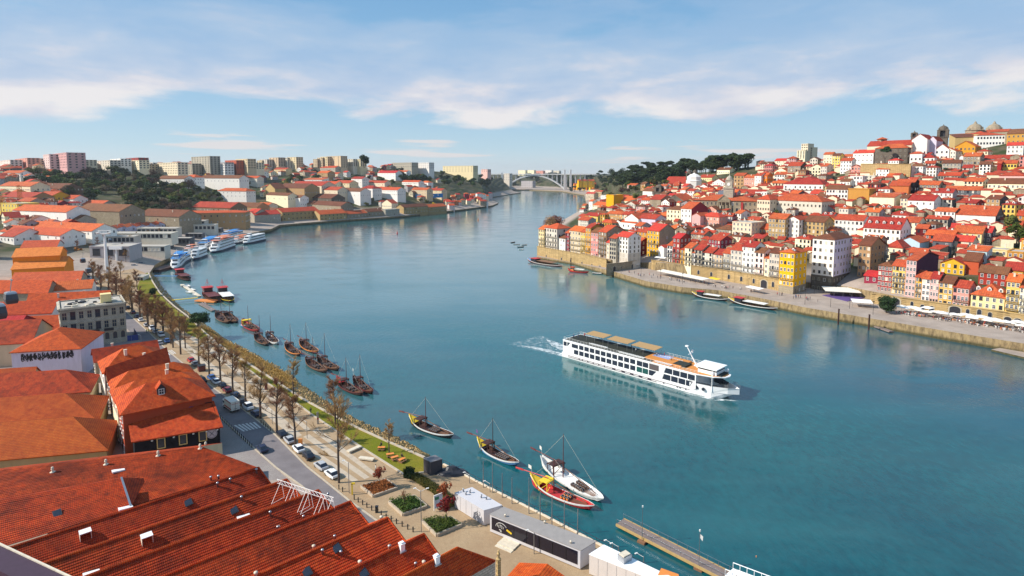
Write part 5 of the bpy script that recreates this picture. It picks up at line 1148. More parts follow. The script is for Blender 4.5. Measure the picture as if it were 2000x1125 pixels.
m = MB(); q = D * (L * .72) + V * .35; m.box((q.x, q.y, 14), (3.5, 3.5, 4.6), 0, math.atan2(D.y, D.x)); m.build('stair_head', wall('paleyellow'), pl)
m = MB(); rg = random.Random(4)
for k in range(26): q = D * rg.uniform(2, L - 3) + V * rg.uniform(.15, .85); m.box((q.x, q.y, 15), (rg.uniform(.5, 3), rg.uniform(.5, 2), rg.uniform(.2, .9)), k % 3, rg.uniform(0, 3))
struct(m.build('roof_rubble', [M_CONC, M_DARK, M_CHIM], pl), 'stuff')
HB = plain('blue hoarding paint', (0.035, 0.06, 0.24), .6, .25, 2); h0, h1, h2 = at(176, 676, 5), at(270, 664, 5), at(262, 651, 5)
r = thing('blue_hoarding', 'blue panel hoarding around the foot of the roofless palace', 'hoarding', h0); m = MB()
for a, b in ((h0, h1), (h1, h2)):
 n_ = int((b - a).length / 2.0)
 for k in range(n_):
  p, q = a.lerp(b, (k + .02) / n_), a.lerp(b, (k + .98) / n_); m.beam(p - h0 + Vector((0, 0, 1.1 + .03 * (k % 2))), q - h0 + Vector((0, 0, 1.1 + .03 * (k % 2))), .08, 2.2)
m.build('panel', HB, r)
a, b = at(176, 690, 8.2), at(284, 684, 8.2); r = thing('market_awning', 'long sandy canopy roof over the side street below the hoarding', 'canopy', (a.x, a.y, 5)); m = MB(); Oa = Vector((a.x, a.y, 5)); bkv = Vector((-.3, 2.6, 0))
m.slab([[tuple(a - Oa), tuple(b - Oa), tuple(b - Oa + bkv), tuple(a - Oa + bkv)]], .15); m.build('canopy', M_PALE, r); m = MB()
for k in range(6): q = (a - Oa).lerp(b - Oa, (k + .3) / 6) + bkv * .4; m.tube((q.x, q.y, 0), (q.x, q.y, 3.2), .1, .1, 6)
m.build('post', M_IRON, r)
# ---- orange roofs along the road, upper left
def lrow(x0, y0, x1, y1, ze, D_, rf, rh, wc, rm, lb, zb=5, Vd=Vector((-.45, .893, 0)), name='lodge', cat='warehouse', **k):
 A, B = at(x0, y0, ze), at(x1, y1, ze); return building(name, lb, cat, A, B - A, Vd * D_, zb, ze, rf, rh, wc, rm, drop=2, **k)
roofmat('bright orange tiles', (0.78, 0.23, 0.045), (0.80, 0.28, 0.06), (0.5, 0.12, 0.02), pu=.5, pv=.6, contrast=.2, moss_shade=.1, per_object=.05)
ROOFN['bright orange tiles'] = 'bright orange-tiled'
lrow(22, 526, 125, 520, 15, 26, 'gable', 4.5, 'orange', 'bright orange tiles', 'bright orange lodge with an orange wall and pale roof lights beside the road', front=dict(rows=1, cols=3, kind='blind', ww=3, wh=1.2))
lrow(24, 502, 116, 498, 21, 20, 'gable', 4, 'orange', 'bright orange tiles', 'taller orange-walled hall behind the bright orange lodge', front=dict(rows=1, cols=3, kind='dark', ww=2, wh=2.4))
lrow(20, 552, 156, 548, 12, 20, 'gable', 4, 'palestone', 'orange roof tiles', 'red-orange lodge roof next below the bright orange lodge')
lrow(92, 568, 178, 562, 11, 14, 'gable', 3.4, 'white', 'orange roof tiles', 'white-gabled red roof beside the road above the roofless palace', chim=2)
lrow(-40, 572, 92, 572, 12, 22, 'gable', 4.5, 'stone', 'clay tiles', 'grey and red lodge roofs at the left edge behind the cable car')
lrow(50, 600, 210, 592, 12.5, 15, 'gable', 4.5, 'white', 'clay tiles', 'jumbled red roof with a pointed white gable just above the roofless palace', chim=2)
lrow(40, 484, 110, 482, 17, 24, 'gable', 4, 'white', 'orange roof tiles', 'small red hipped roof behind the orange hall')
lrow(-30, 470, 40, 466, 15, 24, 'gable', 4, 'white', 'orange roof tiles', 'white house with a red roof at the left edge above the orange hall')
lrow(60, 470, 118, 462, 15, 22, 'hip', 4, 'crimson', 'orange roof tiles', 'cluster roof of bright red tiles above the orange hall')
# ---- lodges and houses of the left-bank slope
LU = Vector((.80, -.60, 0))
def lh(x0, x1, a, b, c, org=(0, 260), **k):
 k.setdefault('U', LU if org[0] else Vector((.92, -.39, 0))); k.setdefault('drop', 18); k.setdefault('name', 'lodge_house'); k.setdefault('cat', 'lodge'); k.setdefault('grp', 'lodges and houses of the left-bank slope')
 return house(org[0] + x0 / 4, org[0] + x1 / 4, org[1] + a / 4, org[1] + b / 4, c, **k)
for a in ((115, 310, 'pink apartment block'), (220, 365, 'dark wooded hill'), (380, 350, 'long white convent'), (395, 310, 'tall pale tower block'), (165, 480, 'white cable-car pylon'), (90, 415, 'long white warehouse'), (10, 420, 'orange crane'), (255, 450, 'white sawtooth lodge'), (450, 375, 'white villa on the green terraces'),
          (585, 418, 'tan riverside warehouse'), (710, 375, 'long white lodge with a tower'), (840, 383, 'blue banner'), (905, 395, 'village at the headland'), (640, 315, 'twin pale tower blocks'), (745, 345, 'white hill villa'), (560, 360, 'broad red-roofed lodge'), (470, 460, 'white tour boats')): lm(*a)
ROOFB = dict(rm='orange roof tiles')
for a, c, k in (((105, 525, 600, 690), 'white', dict(rows=1, cols=3, d=20, lbl='long blank white warehouse with a red ridge above the brick chimney')), ((515, 590, 590, 640), 'cream', dict(rows=2, cols=2, d=12, roof='hip')), ((592, 935, 600, 665), 'stone', dict(rows=1, cols=4, d=26, rm='brown roof tiles', plain_=True, lbl='long blank stone warehouse with a brown roof')),
    ((1075, 1400, 640, 690), 'stone', dict(rows=1, cols=5, d=26, rm='brown roof tiles')), ((0, 245, 495, 520), 'tan', dict(rows=1, d=22)), ((290, 410, 485, 530), 'mustard', dict(rows=1, cols=4, d=18)), ((210, 350, 540, 560), 'tan', dict(d=18, rows=1)), ((440, 575, 510, 550), 'white', dict(rows=1, cols=3, d=16)),
    ((640, 790, 555, 580), 'palestone', dict(rows=1, d=18, roof='gable_u')), ((0, 140, 545, 650), 'yellow', dict(rows=3, cols=6, d=18, roof='flat', lbl='yellow building under construction beside the orange crane')), ((145, 240, 530, 600), 'palestone', dict(rows=2, d=14)), ((280, 480, 430, 450), 'brown', dict(rows=1, d=26, rm='brown roof tiles')),
    ((0, 240, 410, 460), 'cream', dict(rows=1, d=20)), ((20, 160, 310, 350), 'white', dict(d=14)), ((0, 40, 260, 300), 'beige', dict(d=14, rows=2)), ((0, 110, 800, 850), 'white', dict(rows=1, cols=4, d=22)), ((0, 470, 765, 800), 'white', dict(rows=1, cols=8, d=18, rm='orange roof tiles', roof='gable_u')), ((165, 720, 735, 775), 'white', dict(rows=1, cols=10, d=20, rm='orange roof tiles')),
    ((355, 590, 670, 710), 'palestone', dict(rows=1, cols=3, d=18, rm='brown roof tiles')), ((1480, 1920, 625, 720), 'tan', dict(rows=2, cols=9, d=26, roof='hipright', rm='orange roof tiles', U=Vector((.75, .2, 0)))), ((1430, 1530, 680, 712), 'cream', dict(rows=1, d=12, roof='hip')),
    ((1930, 2000, 620, 690), 'palestone', dict(rows=1, cols=6, d=20, rm='crimson roof tiles')), ((1500, 1800, 575, 610), 'brown', dict(rows=1, d=26)), ((1800, 2010, 570, 620), 'tan', dict(rows=1, d=22)), ((1700, 1925, 450, 500), 'white', dict(rows=2, cols=7, d=18, lbl='white villa with hipped red roof on the green terraces', roof='hip')), ((1230, 1440, 355, 390), 'white', dict(rows=1, cols=10, d=20, rm='brown roof tiles')),
    ((1430, 1520, 345, 400), 'white', dict(rows=2, cols=3, d=18, roof='hip', rm='orange roof tiles', lbl='white gatehouse tower in the middle of the long convent')), ((1525, 1870, 350, 390), 'white', dict(rows=1, cols=12, d=20)), ((1895, 2010, 350, 400), 'stonewhite', dict(d=16, rows=1))):
 lh(*a, c, **k)
SAW = 'gabled bays of the sawtooth lodges'
for k in range(6): lh(840 + k * 76, 840 + (k + 1) * 75, 740 - k * 6, 785 - k * 9, 'lilac', roof='gable_v', d=24, rows=1, cols=2, rm='orange roof tiles', grp=SAW, U=Vector((.8, .25, 0)), lbl='white gabled bay of the sawtooth lodge by the boat quay', name='lodge_bay')
for k in range(5): lh(1120 + k * 72, 1120 + (k + 1) * 71, 670 - k * 5, 700 - k * 5, 'stone', roof='gable_v', d=22, rows=1, cols=2, rm='brown roof tiles', grp=SAW, U=Vector((.85, .2, 0)), lbl='grey gabled bay of the stone lodge behind the white sawtooth lodge', name='lodge_bay')
for k in range(6): lh(585 + k * 27, 585 + (k + 1) * 26, 780 - k * 10, 840 - k * 16, 'crimson', roof='gable_v', d=22, rows=1, cols=1, rm='orange roof tiles', grp=SAW, U=Vector((.6, .6, 0)), lbl='brick-red gabled bay of the crimson sawtooth lodge', name='lodge_bay')
O2 = (500, 260)
for a, c, k in (((-10, 195, 640, 700), 'palestone', dict(rows=1, cols=6, d=20, rm='crimson roof tiles', U=ULQ, lbl='long grey waterside shed with a pinkish red roof')), ((208, 492, 618, 688), 'tanstone', dict(rows=2, cols=9, d=24, U=ULQ, rm='orange roof tiles', lbl='tan stone riverside warehouse with two rows of small windows', side='mustard', left=True, kind='dark', rh=5)), ((500, 708, 635, 683), 'tan', dict(rows=2, cols=7, d=22, U=ULQ, rm='orange roof tiles', kind='dark')),
    ((712, 870, 632, 668), 'stone', dict(rows=1, cols=6, d=18, U=ULQ)), ((872, 1003, 615, 655), 'stone', dict(rows=1, cols=5, d=18, U=ULQ, roof='gable_u')), ((1012, 1122, 598, 650), 'palestone', dict(rows=2, cols=4, d=16, U=ULQ, roof='flat')), ((1155, 1345, 580, 632), 'tanstone', dict(rows=2, cols=9, d=18, U=ULQ)), ((1347, 1490, 578, 625), 'tanstone', dict(rows=2, cols=9, d=18, U=ULQ)),
    ((440, 665, 555, 605), 'stone', dict(rows=1, cols=7, d=22)), ((350, 435, 545, 580), 'stone', dict(rows=1, d=16)), ((395, 590, 500, 535), 'darkstone', dict(rows=1, cols=3, d=26)), ((640, 815, 450, 505), 'white', dict(rows=1, cols=6, d=22, lbl='long white lodge with small high windows left of its tower')), ((818, 912, 430, 500), 'white', dict(rows=2, cols=3, d=20, roof='hip', lbl='white tower block of the long lodge')),
    ((915, 1105, 440, 485), 'white', dict(rows=2, cols=12, d=20, rm='orange roof tiles')), ((480, 638, 440, 480), 'cream', dict(rows=1, cols=4, d=22)), ((270, 512, 405, 425), 'cream', dict(rows=1, cols=7, d=30, lbl='broad red-roofed lodge on the slope above the tan warehouse')), ((360, 515, 362, 380), 'white', dict(rows=1, d=16, roof='shed')), ((515, 620, 395, 425), 'cream', dict(rows=1, cols=5, d=20)), ((612, 730, 388, 430), 'beige', dict(rows=2, cols=5, d=20)),
    ((745, 830, 355, 415), 'white', dict(rows=3, cols=4, d=16)), ((830, 1005, 385, 415), 'cream', dict(rows=1, cols=6, d=16)), ((950, 1090, 310, 350), 'white', dict(rows=2, cols=6, d=20, lbl='white hill villa with a red roof among dark trees')), ((1105, 1175, 302, 330), 'white', dict(rows=1, cols=3, d=14)), ((1215, 1335, 440, 480), 'beige', dict(rows=2, cols=5, d=16)), ((1340, 1450, 445, 478), 'beige', dict(rows=2, cols=4, d=16)),
    ((1140, 1270, 380, 405), 'white', dict(rows=1, d=14)), ((75, 150, 430, 500), 'tan', dict(rows=1, cols=2, d=20, roof='gable_v')), ((170, 380, 425, 490), 'tan', dict(rows=1, cols=4, d=30, roof='gable_u')), ((80, 250, 480, 530), 'cream', dict(rows=1, cols=4, d=16)), ((250, 345, 500, 570), 'white', dict(rows=2, cols=3, d=16)), ((45, 180, 598, 635), 'white', dict(rows=1, cols=4, d=14)), ((0, 90, 560, 610), 'cream', dict(rows=1, d=16)),
    ((480, 560, 310, 355), 'tan', dict(rows=2, cols=3, d=18)), ((500, 620, 270, 300), 'palestone', dict(rows=1, d=16)), ((560, 640, 318, 340), 'cream', dict(rows=1, d=14)), ((140, 235, 283, 305), 'paleyellow', dict(rows=1, d=14)), ((1285, 1345, 385, 420), 'white', dict(rows=2, cols=3, d=14, roof='hip')), ((985, 1060, 545, 590), 'cream', dict(rows=1, d=14, roof='gable_v'))):
 lh(*a, c, org=O2, **k)
HV = 'small houses of the headland village'
rnd = random.Random(21)
for k in range(26):
 px = rnd.uniform(868, 958); py = 411 - (px - 868) * .09 - rnd.uniform(0, 1) ** 1.2 * 22; w = rnd.uniform(6, 12)
 house(px, px + w, py - rnd.uniform(6, 9), py, rnd.choice(['white', 'cream', 'palepink', 'beige', 'redorange', 'crimson', 'stone']), rows=2, cols=2, d=12, U=ULQ.lerp(LU, .4), roof=rnd.choice(['gable_u', 'hip']), rm=rnd.choice(['town roof tiles', 'crimson roof tiles', 'orange roof tiles']), name='village_house', cat='village house', grp=HV, right=False, chim=0)
a = gpx(812, 388, BV_L); b = aY(865, 385.5, a.y + 20); m = MB(); L_ = (b - a).length; r = thing('blue_banner', 'long blue banner with pale lettering along the terrace wall', 'banner', a)
hh = 8 * a.y / F; m.beam(Vector((0, 0, hh / 2)), b - a + Vector((0, 0, hh / 2)), .3, hh); m.build('cloth', plain('banner blue', (0.0, 0.22, 0.55), .6, .2, .2), r)
m = MB(); Db = (b - a).normalized(); nb = Vector((Db.y, -Db.x, 0)) * .4
for x0, x1, z0, z1 in ((.05, .2, .1, .8), (.3, .34, .4, .7), (.35, .39, .4, .7), (.4, .44, .4, .7), (.45, .49, .4, .7), (.52, .56, .4, .7), (.57, .61, .4, .7), (.63, .67, .4, .7), (.8, .84, .5, .8)):
 m.beam(Db * (x0 * L_) + nb + Vector((0, 0, hh * (z0 + z1) / 2)), Db * (x1 * L_) + nb + Vector((0, 0, hh * (z0 + z1) / 2)), .1, hh * (z1 - z0))
m.build('lettering', M_FRAME, r)
def tower(x0, x1, yt, yb, Y, c, rows, cols, lbl, d=16, name='apartment_block', cat='apartment block', roof='flat', U=Vector((.72, -.69, 0)), grp='apartment blocks on the left skyline', **k):
 yt += (330 - yt) * .14 if x0 < 500 else (328 - yt) * .1
 return house(x0, x1, yt, yb, c, roof=roof, d=d, rows=rows, cols=cols, Y=Y, U=U, lbl=lbl, name=name, cat=cat, grp=grp, kind='plain', fw=(2.3, 1.7), drop=25, chim=0, jit=False, right=True, sc=3, **k)
tower(86, 98, 298, 330, 980, 'palepink', 6, 3, 'pink apartment slab end, slightly apart at the left of the pink block', d=20)
tower(99, 157, 297, 330, 1000, 'pink', 6, 12, 'long pink apartment block on the skyline above the wooded hill', d=24)
for q in (((0, 30, 312, 330), 'palepink'), ((30, 54, 308, 322), 'salmon'), ((54, 72, 308, 322), 'cream'), ((72, 86, 311, 325), 'grey'), ((133, 168, 312, 325), 'cream'), ((186, 215, 312, 326), 'stonewhite'), ((216, 236, 308, 325), 'white'), ((240, 272, 312, 330), 'cream'), ((246, 270, 306, 314), 'crimson'), ((272, 290, 320, 338), 'beige'), ((288, 300, 316, 340), 'white'), ((298, 368, 317, 340), 'cream'), ((368, 376, 318, 340), 'palestone')):
 tower(*q[0], 1060 if q[0][0] < 240 else 1080, q[1], max(1, int((q[0][3] - q[0][2]) / 4)), max(2, int((q[0][1] - q[0][0]) / 4.2)), cname(q[1]) + ' flat-topped block on the left skyline, ' + where((q[0][0] + q[0][1]) / 2, q[0][2]))
tower(375, 411, 303, 340, 1120, 'palestone', 9, 7, 'tall pale tower block with balconies, the highest of the left skyline', d=18)
for q in (((385, 454, 320, 340), 'white'), ((440, 462, 311, 330), 'terracotta'), ((461, 484, 308, 330), 'beige'), ((412, 440, 316, 325), 'grey'), ((484, 500, 316, 330), 'cream')): tower(*q[0], 1150, q[1], 4, max(3, int((q[0][1] - q[0][0]) / 4)), cname(q[1]) + ' block on the skyline right of the tall pale tower block')
for q in ((502, 512, 312, 328), (507, 522, 310, 328), (526, 544, 306, 325), (547, 562, 313, 328), (555, 562, 306, 328), (562, 579, 305, 328), (612, 620, 309, 328), (620, 630, 306, 328), (626, 640, 304, 326), (640, 666, 303, 328), (677, 690, 309, 325), (690, 704, 309, 325)):
 tower(*q, 1330, 'stonewhite' if q[0] % 2 else 'beige', 6, 3, 'pale tower block on the left skyline ' + where((q[0] + q[1]) / 2, q[2]))
tower(765, 804, 317, 328, 1500, 'palestone', 2, 9, 'low concrete building with a terrace on the skyline past the round dark tree', d=20)
tower(804, 838, 317, 330, 1500, 'white', 3, 8, 'white office block on the skyline above the pine slope')
tower(865, 924, 324, 336, 1700, 'beige', 3, 10, 'long beige building with trees on the skyline near the bridge', d=18)
tower(940, 952, 331, 336, 1900, 'pink', 2, 3, 'small pink block on the skyline near the bridge')
tower(984, 995, 340, 353, 2200, 'stonewhite', 3, 3, 'white apartment block beside the left end of the arched bridge')
tower(1018, 1040, 356, 371, 2560, 'grey', 5, 6, 'grey glass-sided building under the arch of the bridge', d=20)
for k, x in enumerate((1029, 1047, 1063, 1078, 1012)): tower(x, x + 14, 333 + k % 2, 341, 3100, ['cream', 'salmon', 'white', 'stonewhite', 'cream'][k], 3, 4, 'pale far block on the skyline beyond the bridge deck')
LPAL = ['white'] * 5 + ['cream'] * 3 + ['beige', 'stonewhite', 'palepink', 'yellow', 'tan', 'stone', 'grey']
def lfill(n, reg, U=LU, **k):
 global house
 H0 = house
 def h2(*a, **kk): kk.update(name='lodge_house', cat='lodge'); kk.setdefault('grp', None); kk['grp'] = 'lodges and houses of the left-bank slope'; return H0(*a, **kk)
 house = h2
 try: return fill(n, reg, BV_L, U, pal=LPAL, **k)
 finally: house = H0
lfill(34, lambda r: (r.uniform(-20, 95), r.uniform(328, 398)), hmin=5, hmax=9, dmin=9, ymax=1000)
lfill(30, lambda r: (r.uniform(0, 130), r.uniform(395, 470)), hmin=5, hmax=8, dmin=10)
lfill(46, lambda r: (r.uniform(500, 860), r.uniform(345, 405)), hmin=5, hmax=8, dmin=10)
lfill(40, lambda r: (r.uniform(480, 780), r.uniform(327, 347)), hmin=6, hmax=9, dmin=12, ymax=1500)
lfill(30, lambda r: (r.uniform(130, 400), r.uniform(326, 331)), hmin=7, hmax=12, dmin=10, ymax=1500)
lfill(14, lambda r: (r.uniform(390, 500), r.uniform(340, 352)), hmin=6, hmax=9, dmin=12, ymax=1500)
# ---- boats
def hullmesh(L, B, zs, zb, zmid, draft, colors, deck=.5, fine=18, stern_full=.15, band=.35):
 """open wooden hull: zs/zb sheer height at stern and bow; colors: hull, band, inside"""
 m = MB(); rings = []
 for j in range(fine + 1):
  t = j / fine; x = -L / 2 + L * t; s = 2 * t - 1
  w = B / 2 * max(0.0, 1 - abs(s) ** 2.6) ** .75
  w = max(w, .06 if t > .5 else B / 2 * stern_full * (1 if t < .02 else 1))
  z = zmid + (zs - zmid) * max(0, -s) ** 2.4 + (zb - zmid) * max(0, s) ** 2.4
  kz = -draft + (z + draft) * (abs(s) ** 7) * .85
  dk = max(kz + .1, min(deck, z - .25)); bz = z - band * (1 - abs(s) ** 3 * .4)
  bw = w * .97; iw = max(.02, w - .14)
  rings.append([(x, w, z), (x, bw, bz), (x, bw * .82, (bz + kz) / 2), (x, 0, kz), (x, -bw * .82, (bz + kz) / 2), (x, -bw, bz), (x, -w, z), (x, -iw, z), (x, -iw * .9, dk), (x, iw * .9, dk), (x, iw, z)])
 m.loft(rings); n = 11
 for j in range(fine):
  for k in range(n): m.m[j * n + k] = 1 if k in (0, 5) else (0 if k in (1, 2, 3, 4) else (1 if k in (6, 10) else 2))
 return m
def boatframe(stern, bow, zs, zb):
 a, b = at(stern[0], stern[1], zs), at(bow[0], bow[1], zb); c = (a + b) / 2; d = b - a
 return Vector((c.x, c.y, 0)), math.atan2(d.y, d.x), math.hypot(d.x, d.y)
P_ = lambda n, c, r=.55, v=.25: plain(n, c, r, v, 2)
HUL = {'black': P_('black boat paint', (.014, .012, .018)), 'white': P_('white boat paint', (.80, .78, .74)), 'red': P_('red boat paint', (.50, .03, .03)), 'darkred': P_('oxblood boat paint', (.13, .025, .022)), 'blue': P_('blue boat paint', (.10, .28, .55)),
       'yellow': P_('yellow boat paint', (.85, .58, .03)), 'brown': P_('brown boat timber', (.06, .022, .015)), 'tan': P_('deck timber', (.22, .11, .06)), 'orange': P_('orange boat paint', (.75, .25, .05)), 'cyan': P_('cyan boat paint', (.05, .35, .6)), 'green': P_('green boat paint', (.02, .2, .12))}
m = MB(); prof = [(.26, -.48), (.34, -.3), (.38, 0), (.34, .3), (.26, .48)]
def lieY(prof, n, mi, m):
 i = len(m.v)
 for r, y in prof:
  for k in range(n): t = 2 * math.pi * k / n; m.v.append((r * math.cos(t), y, .36 + r * math.sin(t)))
 for j in range(len(prof) - 1):
  for k in range(n): l = (k + 1) % n; m.f.append((i + j * n + k, i + j * n + l, i + (j + 1) * n + l, i + (j + 1) * n + k)); m.m.append(0)
 m.f.append(tuple(i + k for k in range(n))); m.m.append(1); m.f.append(tuple(i + (len(prof) - 1) * n + k for k in range(n - 1, -1, -1))); m.m.append(1)
lieY(prof, 10, 0, m)
for y in (-.28, .28):
 for k in range(10): a0, a1 = 2 * math.pi * k / 10, 2 * math.pi * (k + 1) / 10; m.beam((.37 * math.cos(a0), y, .36 + .37 * math.sin(a0)), (.37 * math.cos(a1), y, .36 + .37 * math.sin(a1)), .03, .07, 2)
M_CASK = P_('dark cask staves', (.030, .020, .022)); M_CASKEND = P_('cask head', (.10, .05, .03)); M_CASKOR = P_('orange cask head', (.72, .22, .03)); M_HOOP = P_('cask hoops', (.35, .3, .28))
CASK = m.mesh('cask', [M_CASK, M_CASKEND, M_HOOP]); CASKO = m.mesh('cask_orange', [M_CASK, M_CASKOR, M_HOOP])
def rabelo(stern, bow, label, short, hull='brown', band='tan', inside='brown', fin=None, mast=10, rows=((0, 5),), oar=True, casks=True, caskmesh=None, flag=None, B=None, stays=True, name='rabelo_boat'):
 c, rz, L = boatframe(stern, bow, 2.4, 1.3); B = B or L * .235
 r = thing(name, label, 'sailing barge', c, rz, 'moored wine barges')
 hullmesh(L, B, 2.6, 1.5, .85, .45, None, .45).build('hull', [HUL[hull], HUL[band], HUL[inside]], r, smooth=False)
 m = MB(); x0 = -L / 2
 if fin:
  m.poly([(x0 + .1, .12, 2.62), (x0 + .1, -.12, 2.62), (x0 + L * .17, -B * .40, 1.36), (x0 + L * .17, B * .40, 1.36)][::-1]); m.beam((x0 - .25, 0, 2.9), (x0 + .5, 0, 2.3), .22, .3)
  m.beam((x0 + .1, .2, 2.62), (x0 + L * .17, B * .42, 1.38), .1, .3); m.beam((x0 + .1, -.2, 2.62), (x0 + L * .17, -B * .42, 1.38), .1, .3)
  m.build('stern_deck', HUL[fin], r)
 xm = -L * .12
 m = MB(); m.tube((xm, 0, .4), (xm, 0, mast), .13, .06, 7); m.build('mast', HUL['darkred'] if hull != 'blue' else HUL['brown'], r)
 m = MB(); xp = -L * .26; w = B * .36
 for x in (xp - .7, xp + 1.4):
  for y in (-w, w): m.beam((x, y, .5), (x, y, 2.7), .14)
 for x in (xp - .7, xp + 1.4): m.beam((x, -w - .2, 2.75), (x, w + .2, 2.75), .2)
 m.beam((xp - .7, -w, .7), (xp + 1.4, -w, 2.6), .09); m.beam((xp - .7, w, .7), (xp + 1.4, w, 2.6), .09); m.beam((xp + 1.4, -w, .8), (xp + 1.4, w, 2.6), .09)
 m.box((xp + .35, 0, 2.82), (1.9, 2 * w + .3, .1)); m.build('steering_platform', HUL['brown'] if hull not in ('red',) else HUL['yellow'], r)
 if oar:
  m = MB(); m.tube((xp + .8, 0, 3.4), (x0 - 4.6, .5, 2.5), .09, .12, 6); m.beam((x0 - 2.4, .3, 2.75), (x0 - 4.8, .52, 2.45), .08, .42); m.build('steering_oar', HUL['red'] if hull == 'red' else HUL['darkred'], r)
 if stays:
  m = MB(); m.tube((xm, 0, mast - .2), (L / 2 - .6, 0, 1.4), .018, n=4); m.tube((xm, 0, mast - .4), (x0 + .4, 0, 2.4), .018, n=4); m.build('rigging', M_CHIM, r)
 m = MB(); m.beam((xm + .4, .3, 2.6), (L * .36, .5, .95), .13)             # lowered yard
 for k in range(5): m.beam((L * .12 + k * .0, -.8 + k * .35, .62), (L * .38, -.5 + k * .22, .8), .07)
 m.build('spars', HUL['tan'], r)
 if flag:
  m = MB(); m.tube((x0 + .3, 0, 2.6), (x0 + .1, 0, 4.6), .03, n=5); m.prism([(x0 + .1, 0), (x0 - .9, .25), (x0 - .9, .28), (x0 + .1, .03)], 3.8, 4.6); m.build('flag', flag, r)
 if casks:
  i = 0
  for x, n in rows:
   for k in range(n):
    for y in (-B * .17, B * .17):
     p = c + Matrix.Rotation(rz, 3, 'Z') @ Vector((L * x + k * .74, y * (1.05 - k * .04), .52)); o = link('wine_cask', caskmesh or CASK, None, p, rz + .05 * (k - 2)); tag(o, 'wine cask aboard ' + short, 'cask', 'casks aboard ' + short); i += 1
 return r
W_FLAG = plain('pale flag cloth', (.7, .68, .62), .8, .2); PF = plain('purple flag cloth', (.12, .07, .2), .8, .2)
rabelo((800, 812), (886, 849), 'black wine barge with white gunwale and yellow stern, first of four near boats', 'the black barge', 'black', 'white', 'brown', 'yellow', 9.3, ((.02, 4),))
rabelo((933, 857), (1014, 903), 'blue and white wine barge with yellow stern and barrels amidships', 'the blue barge', 'blue', 'white', 'brown', 'yellow', 9.6, ((.02, 5),), flag=PF)
rabelo((1057, 890), (1179, 974), 'big white-decked wine barge alongside the red barge', 'the white-decked barge', 'white', 'white', 'white', None, 10.8, ((.08, 5),), flag=W_FLAG, B=4.6)
rabelo((1037, 928), (1161, 988), 'red wine barge with yellow stern and orange-ended barrels', 'the red barge', 'red', 'white', 'red', 'yellow', 8.4, ((.04, 3),), caskmesh=CASKO, flag=W_FLAG, B=3.6)
MO = [((424, 606), (446, 628), 'brown', 'tan', 9.5, 'near the round pine, left of two'), ((441, 607), (462, 627), 'black', 'tan', 9.5, 'near the round pine, right of two'), ((474, 622), (504, 644), 'red', 'red', 10, 'with red hull beside a pale blue dinghy'), ((499, 648), (522, 671), 'black', 'tan', 11, 'left of the white barge in the middle of the line'),
      ((522, 646), (541, 669), 'white', 'white', 10.5, 'white-hulled, in the middle of the moored line'), ((558, 667), (585, 691), 'brown', 'orange', 11, 'alone left of the barge with a yellow patch'), ((586, 661), (620, 686), 'brown', 'orange', 10.5, 'with a yellow patch by its mast, farther out'), ((597, 696), (638, 723), 'brown', 'tan', 11, 'rafted pair below the yellow-patched one, left boat'),
      ((619, 693), (662, 719), 'brown', 'tan', 12, 'rafted pair below the yellow-patched one, right boat'), ((658, 737), (709, 767), 'brown', 'darkred', 10.5, 'with a red stern in the last rafted pair'), ((690, 733), (728, 764), 'brown', 'darkred', 11, 'the right one of the last rafted pair')]
for k, (s, b, h, bd, mh, t) in enumerate(MO):
 rabelo(s, b, 'dark wine barge ' + t, 'the barge ' + t, h, bd, 'brown', 'red' if k == 9 else None, mh, ((-.02, 3), (.2, 1)), oar=k in (5, 6, 7, 8, 9), flag=W_FLAG if k == 10 else None, stays=k > 4)
def tourboat(stern, bow, label, hull='black', band='white', canopy=None, fin=None, house='black', tall=False, rig=False):
 c, rz, L = boatframe(stern, bow, 2.0, 1.2); B = max(3.6, L * .21)
 r = thing('passenger_barge', label, 'tour boat', c, rz, 'passenger barges')
 hullmesh(L, B, 2.6, 1.7, 1.0, .4, None, .5).build('hull', [HUL[hull], HUL[band], HUL['brown']], r); x0 = -L / 2
 if fin: m = MB(); m.poly([(x0 + .1, .12, 2.62), (x0 + L * .16, B * .40, 1.55), (x0 + L * .16, -B * .40, 1.55), (x0 + .1, -.12, 2.62)]); m.beam((x0 - .2, 0, 2.9), (x0 + .6, 0, 2.3), .25, .35); m.build('stern_deck', HUL[fin], r)
 m = MB(); m.box((-L * .27, 0, .6), (L * .14, B * .62, 3.0 if not tall else 4.2), 0); m.box((-L * .27, 0, 3.6 if not tall else 4.8), (L * .19, B * .8, .18), 1); m.box((-L * .27, 0, 2.2), (L * .142, B * .64, .8), 2); m.build('wheelhouse', [HUL[house], HUL['red'], M_GLASS], r)
 m = MB(); m.box((L * .06, 0, 2.5), (L * .44, B * .84, .14), 0)
 for x in (-.14, -.02, .1, .27):
  for y in (-.38, .38): m.tube((L * x, B * y, .7), (L * x, B * y, 2.5), .05, n=5, mi=1)
 m.build('canopy', [canopy or HUL['white'], M_IRON], r)
 m = MB()
 for k in range(7): m.box((L * (-.12 + .055 * k), 0, .5), (.45, B * .6, .5), 0)
 m.build('bench', HUL['tan'], r)
 if rig:
  m = MB()
  for s in (-1, 1): m.tube((-L * .27, s * 1.5, 4.8), (-L * .27, 0, 9.5), .07, .05, 5); m.tube((-L * .27 + s * 1.5, 0, 4.8), (-L * .27, 0, 9.5), .07, .05, 5)
  m.box((-L * .27, 0, 7.3), (.9, .9, .1)); m.build('red_rigging', HUL['red'], r)
 return r
tourboat((1352, 572), (1423, 585), 'black passenger barge with white canopy and yellow stern, left of the quay steps', 'black', 'white', None, 'yellow')
tourboat((1423, 583), (1519, 603), 'longer black passenger barge with white canopy and yellow bow tip at the quay', 'black', 'white', None, 'yellow')
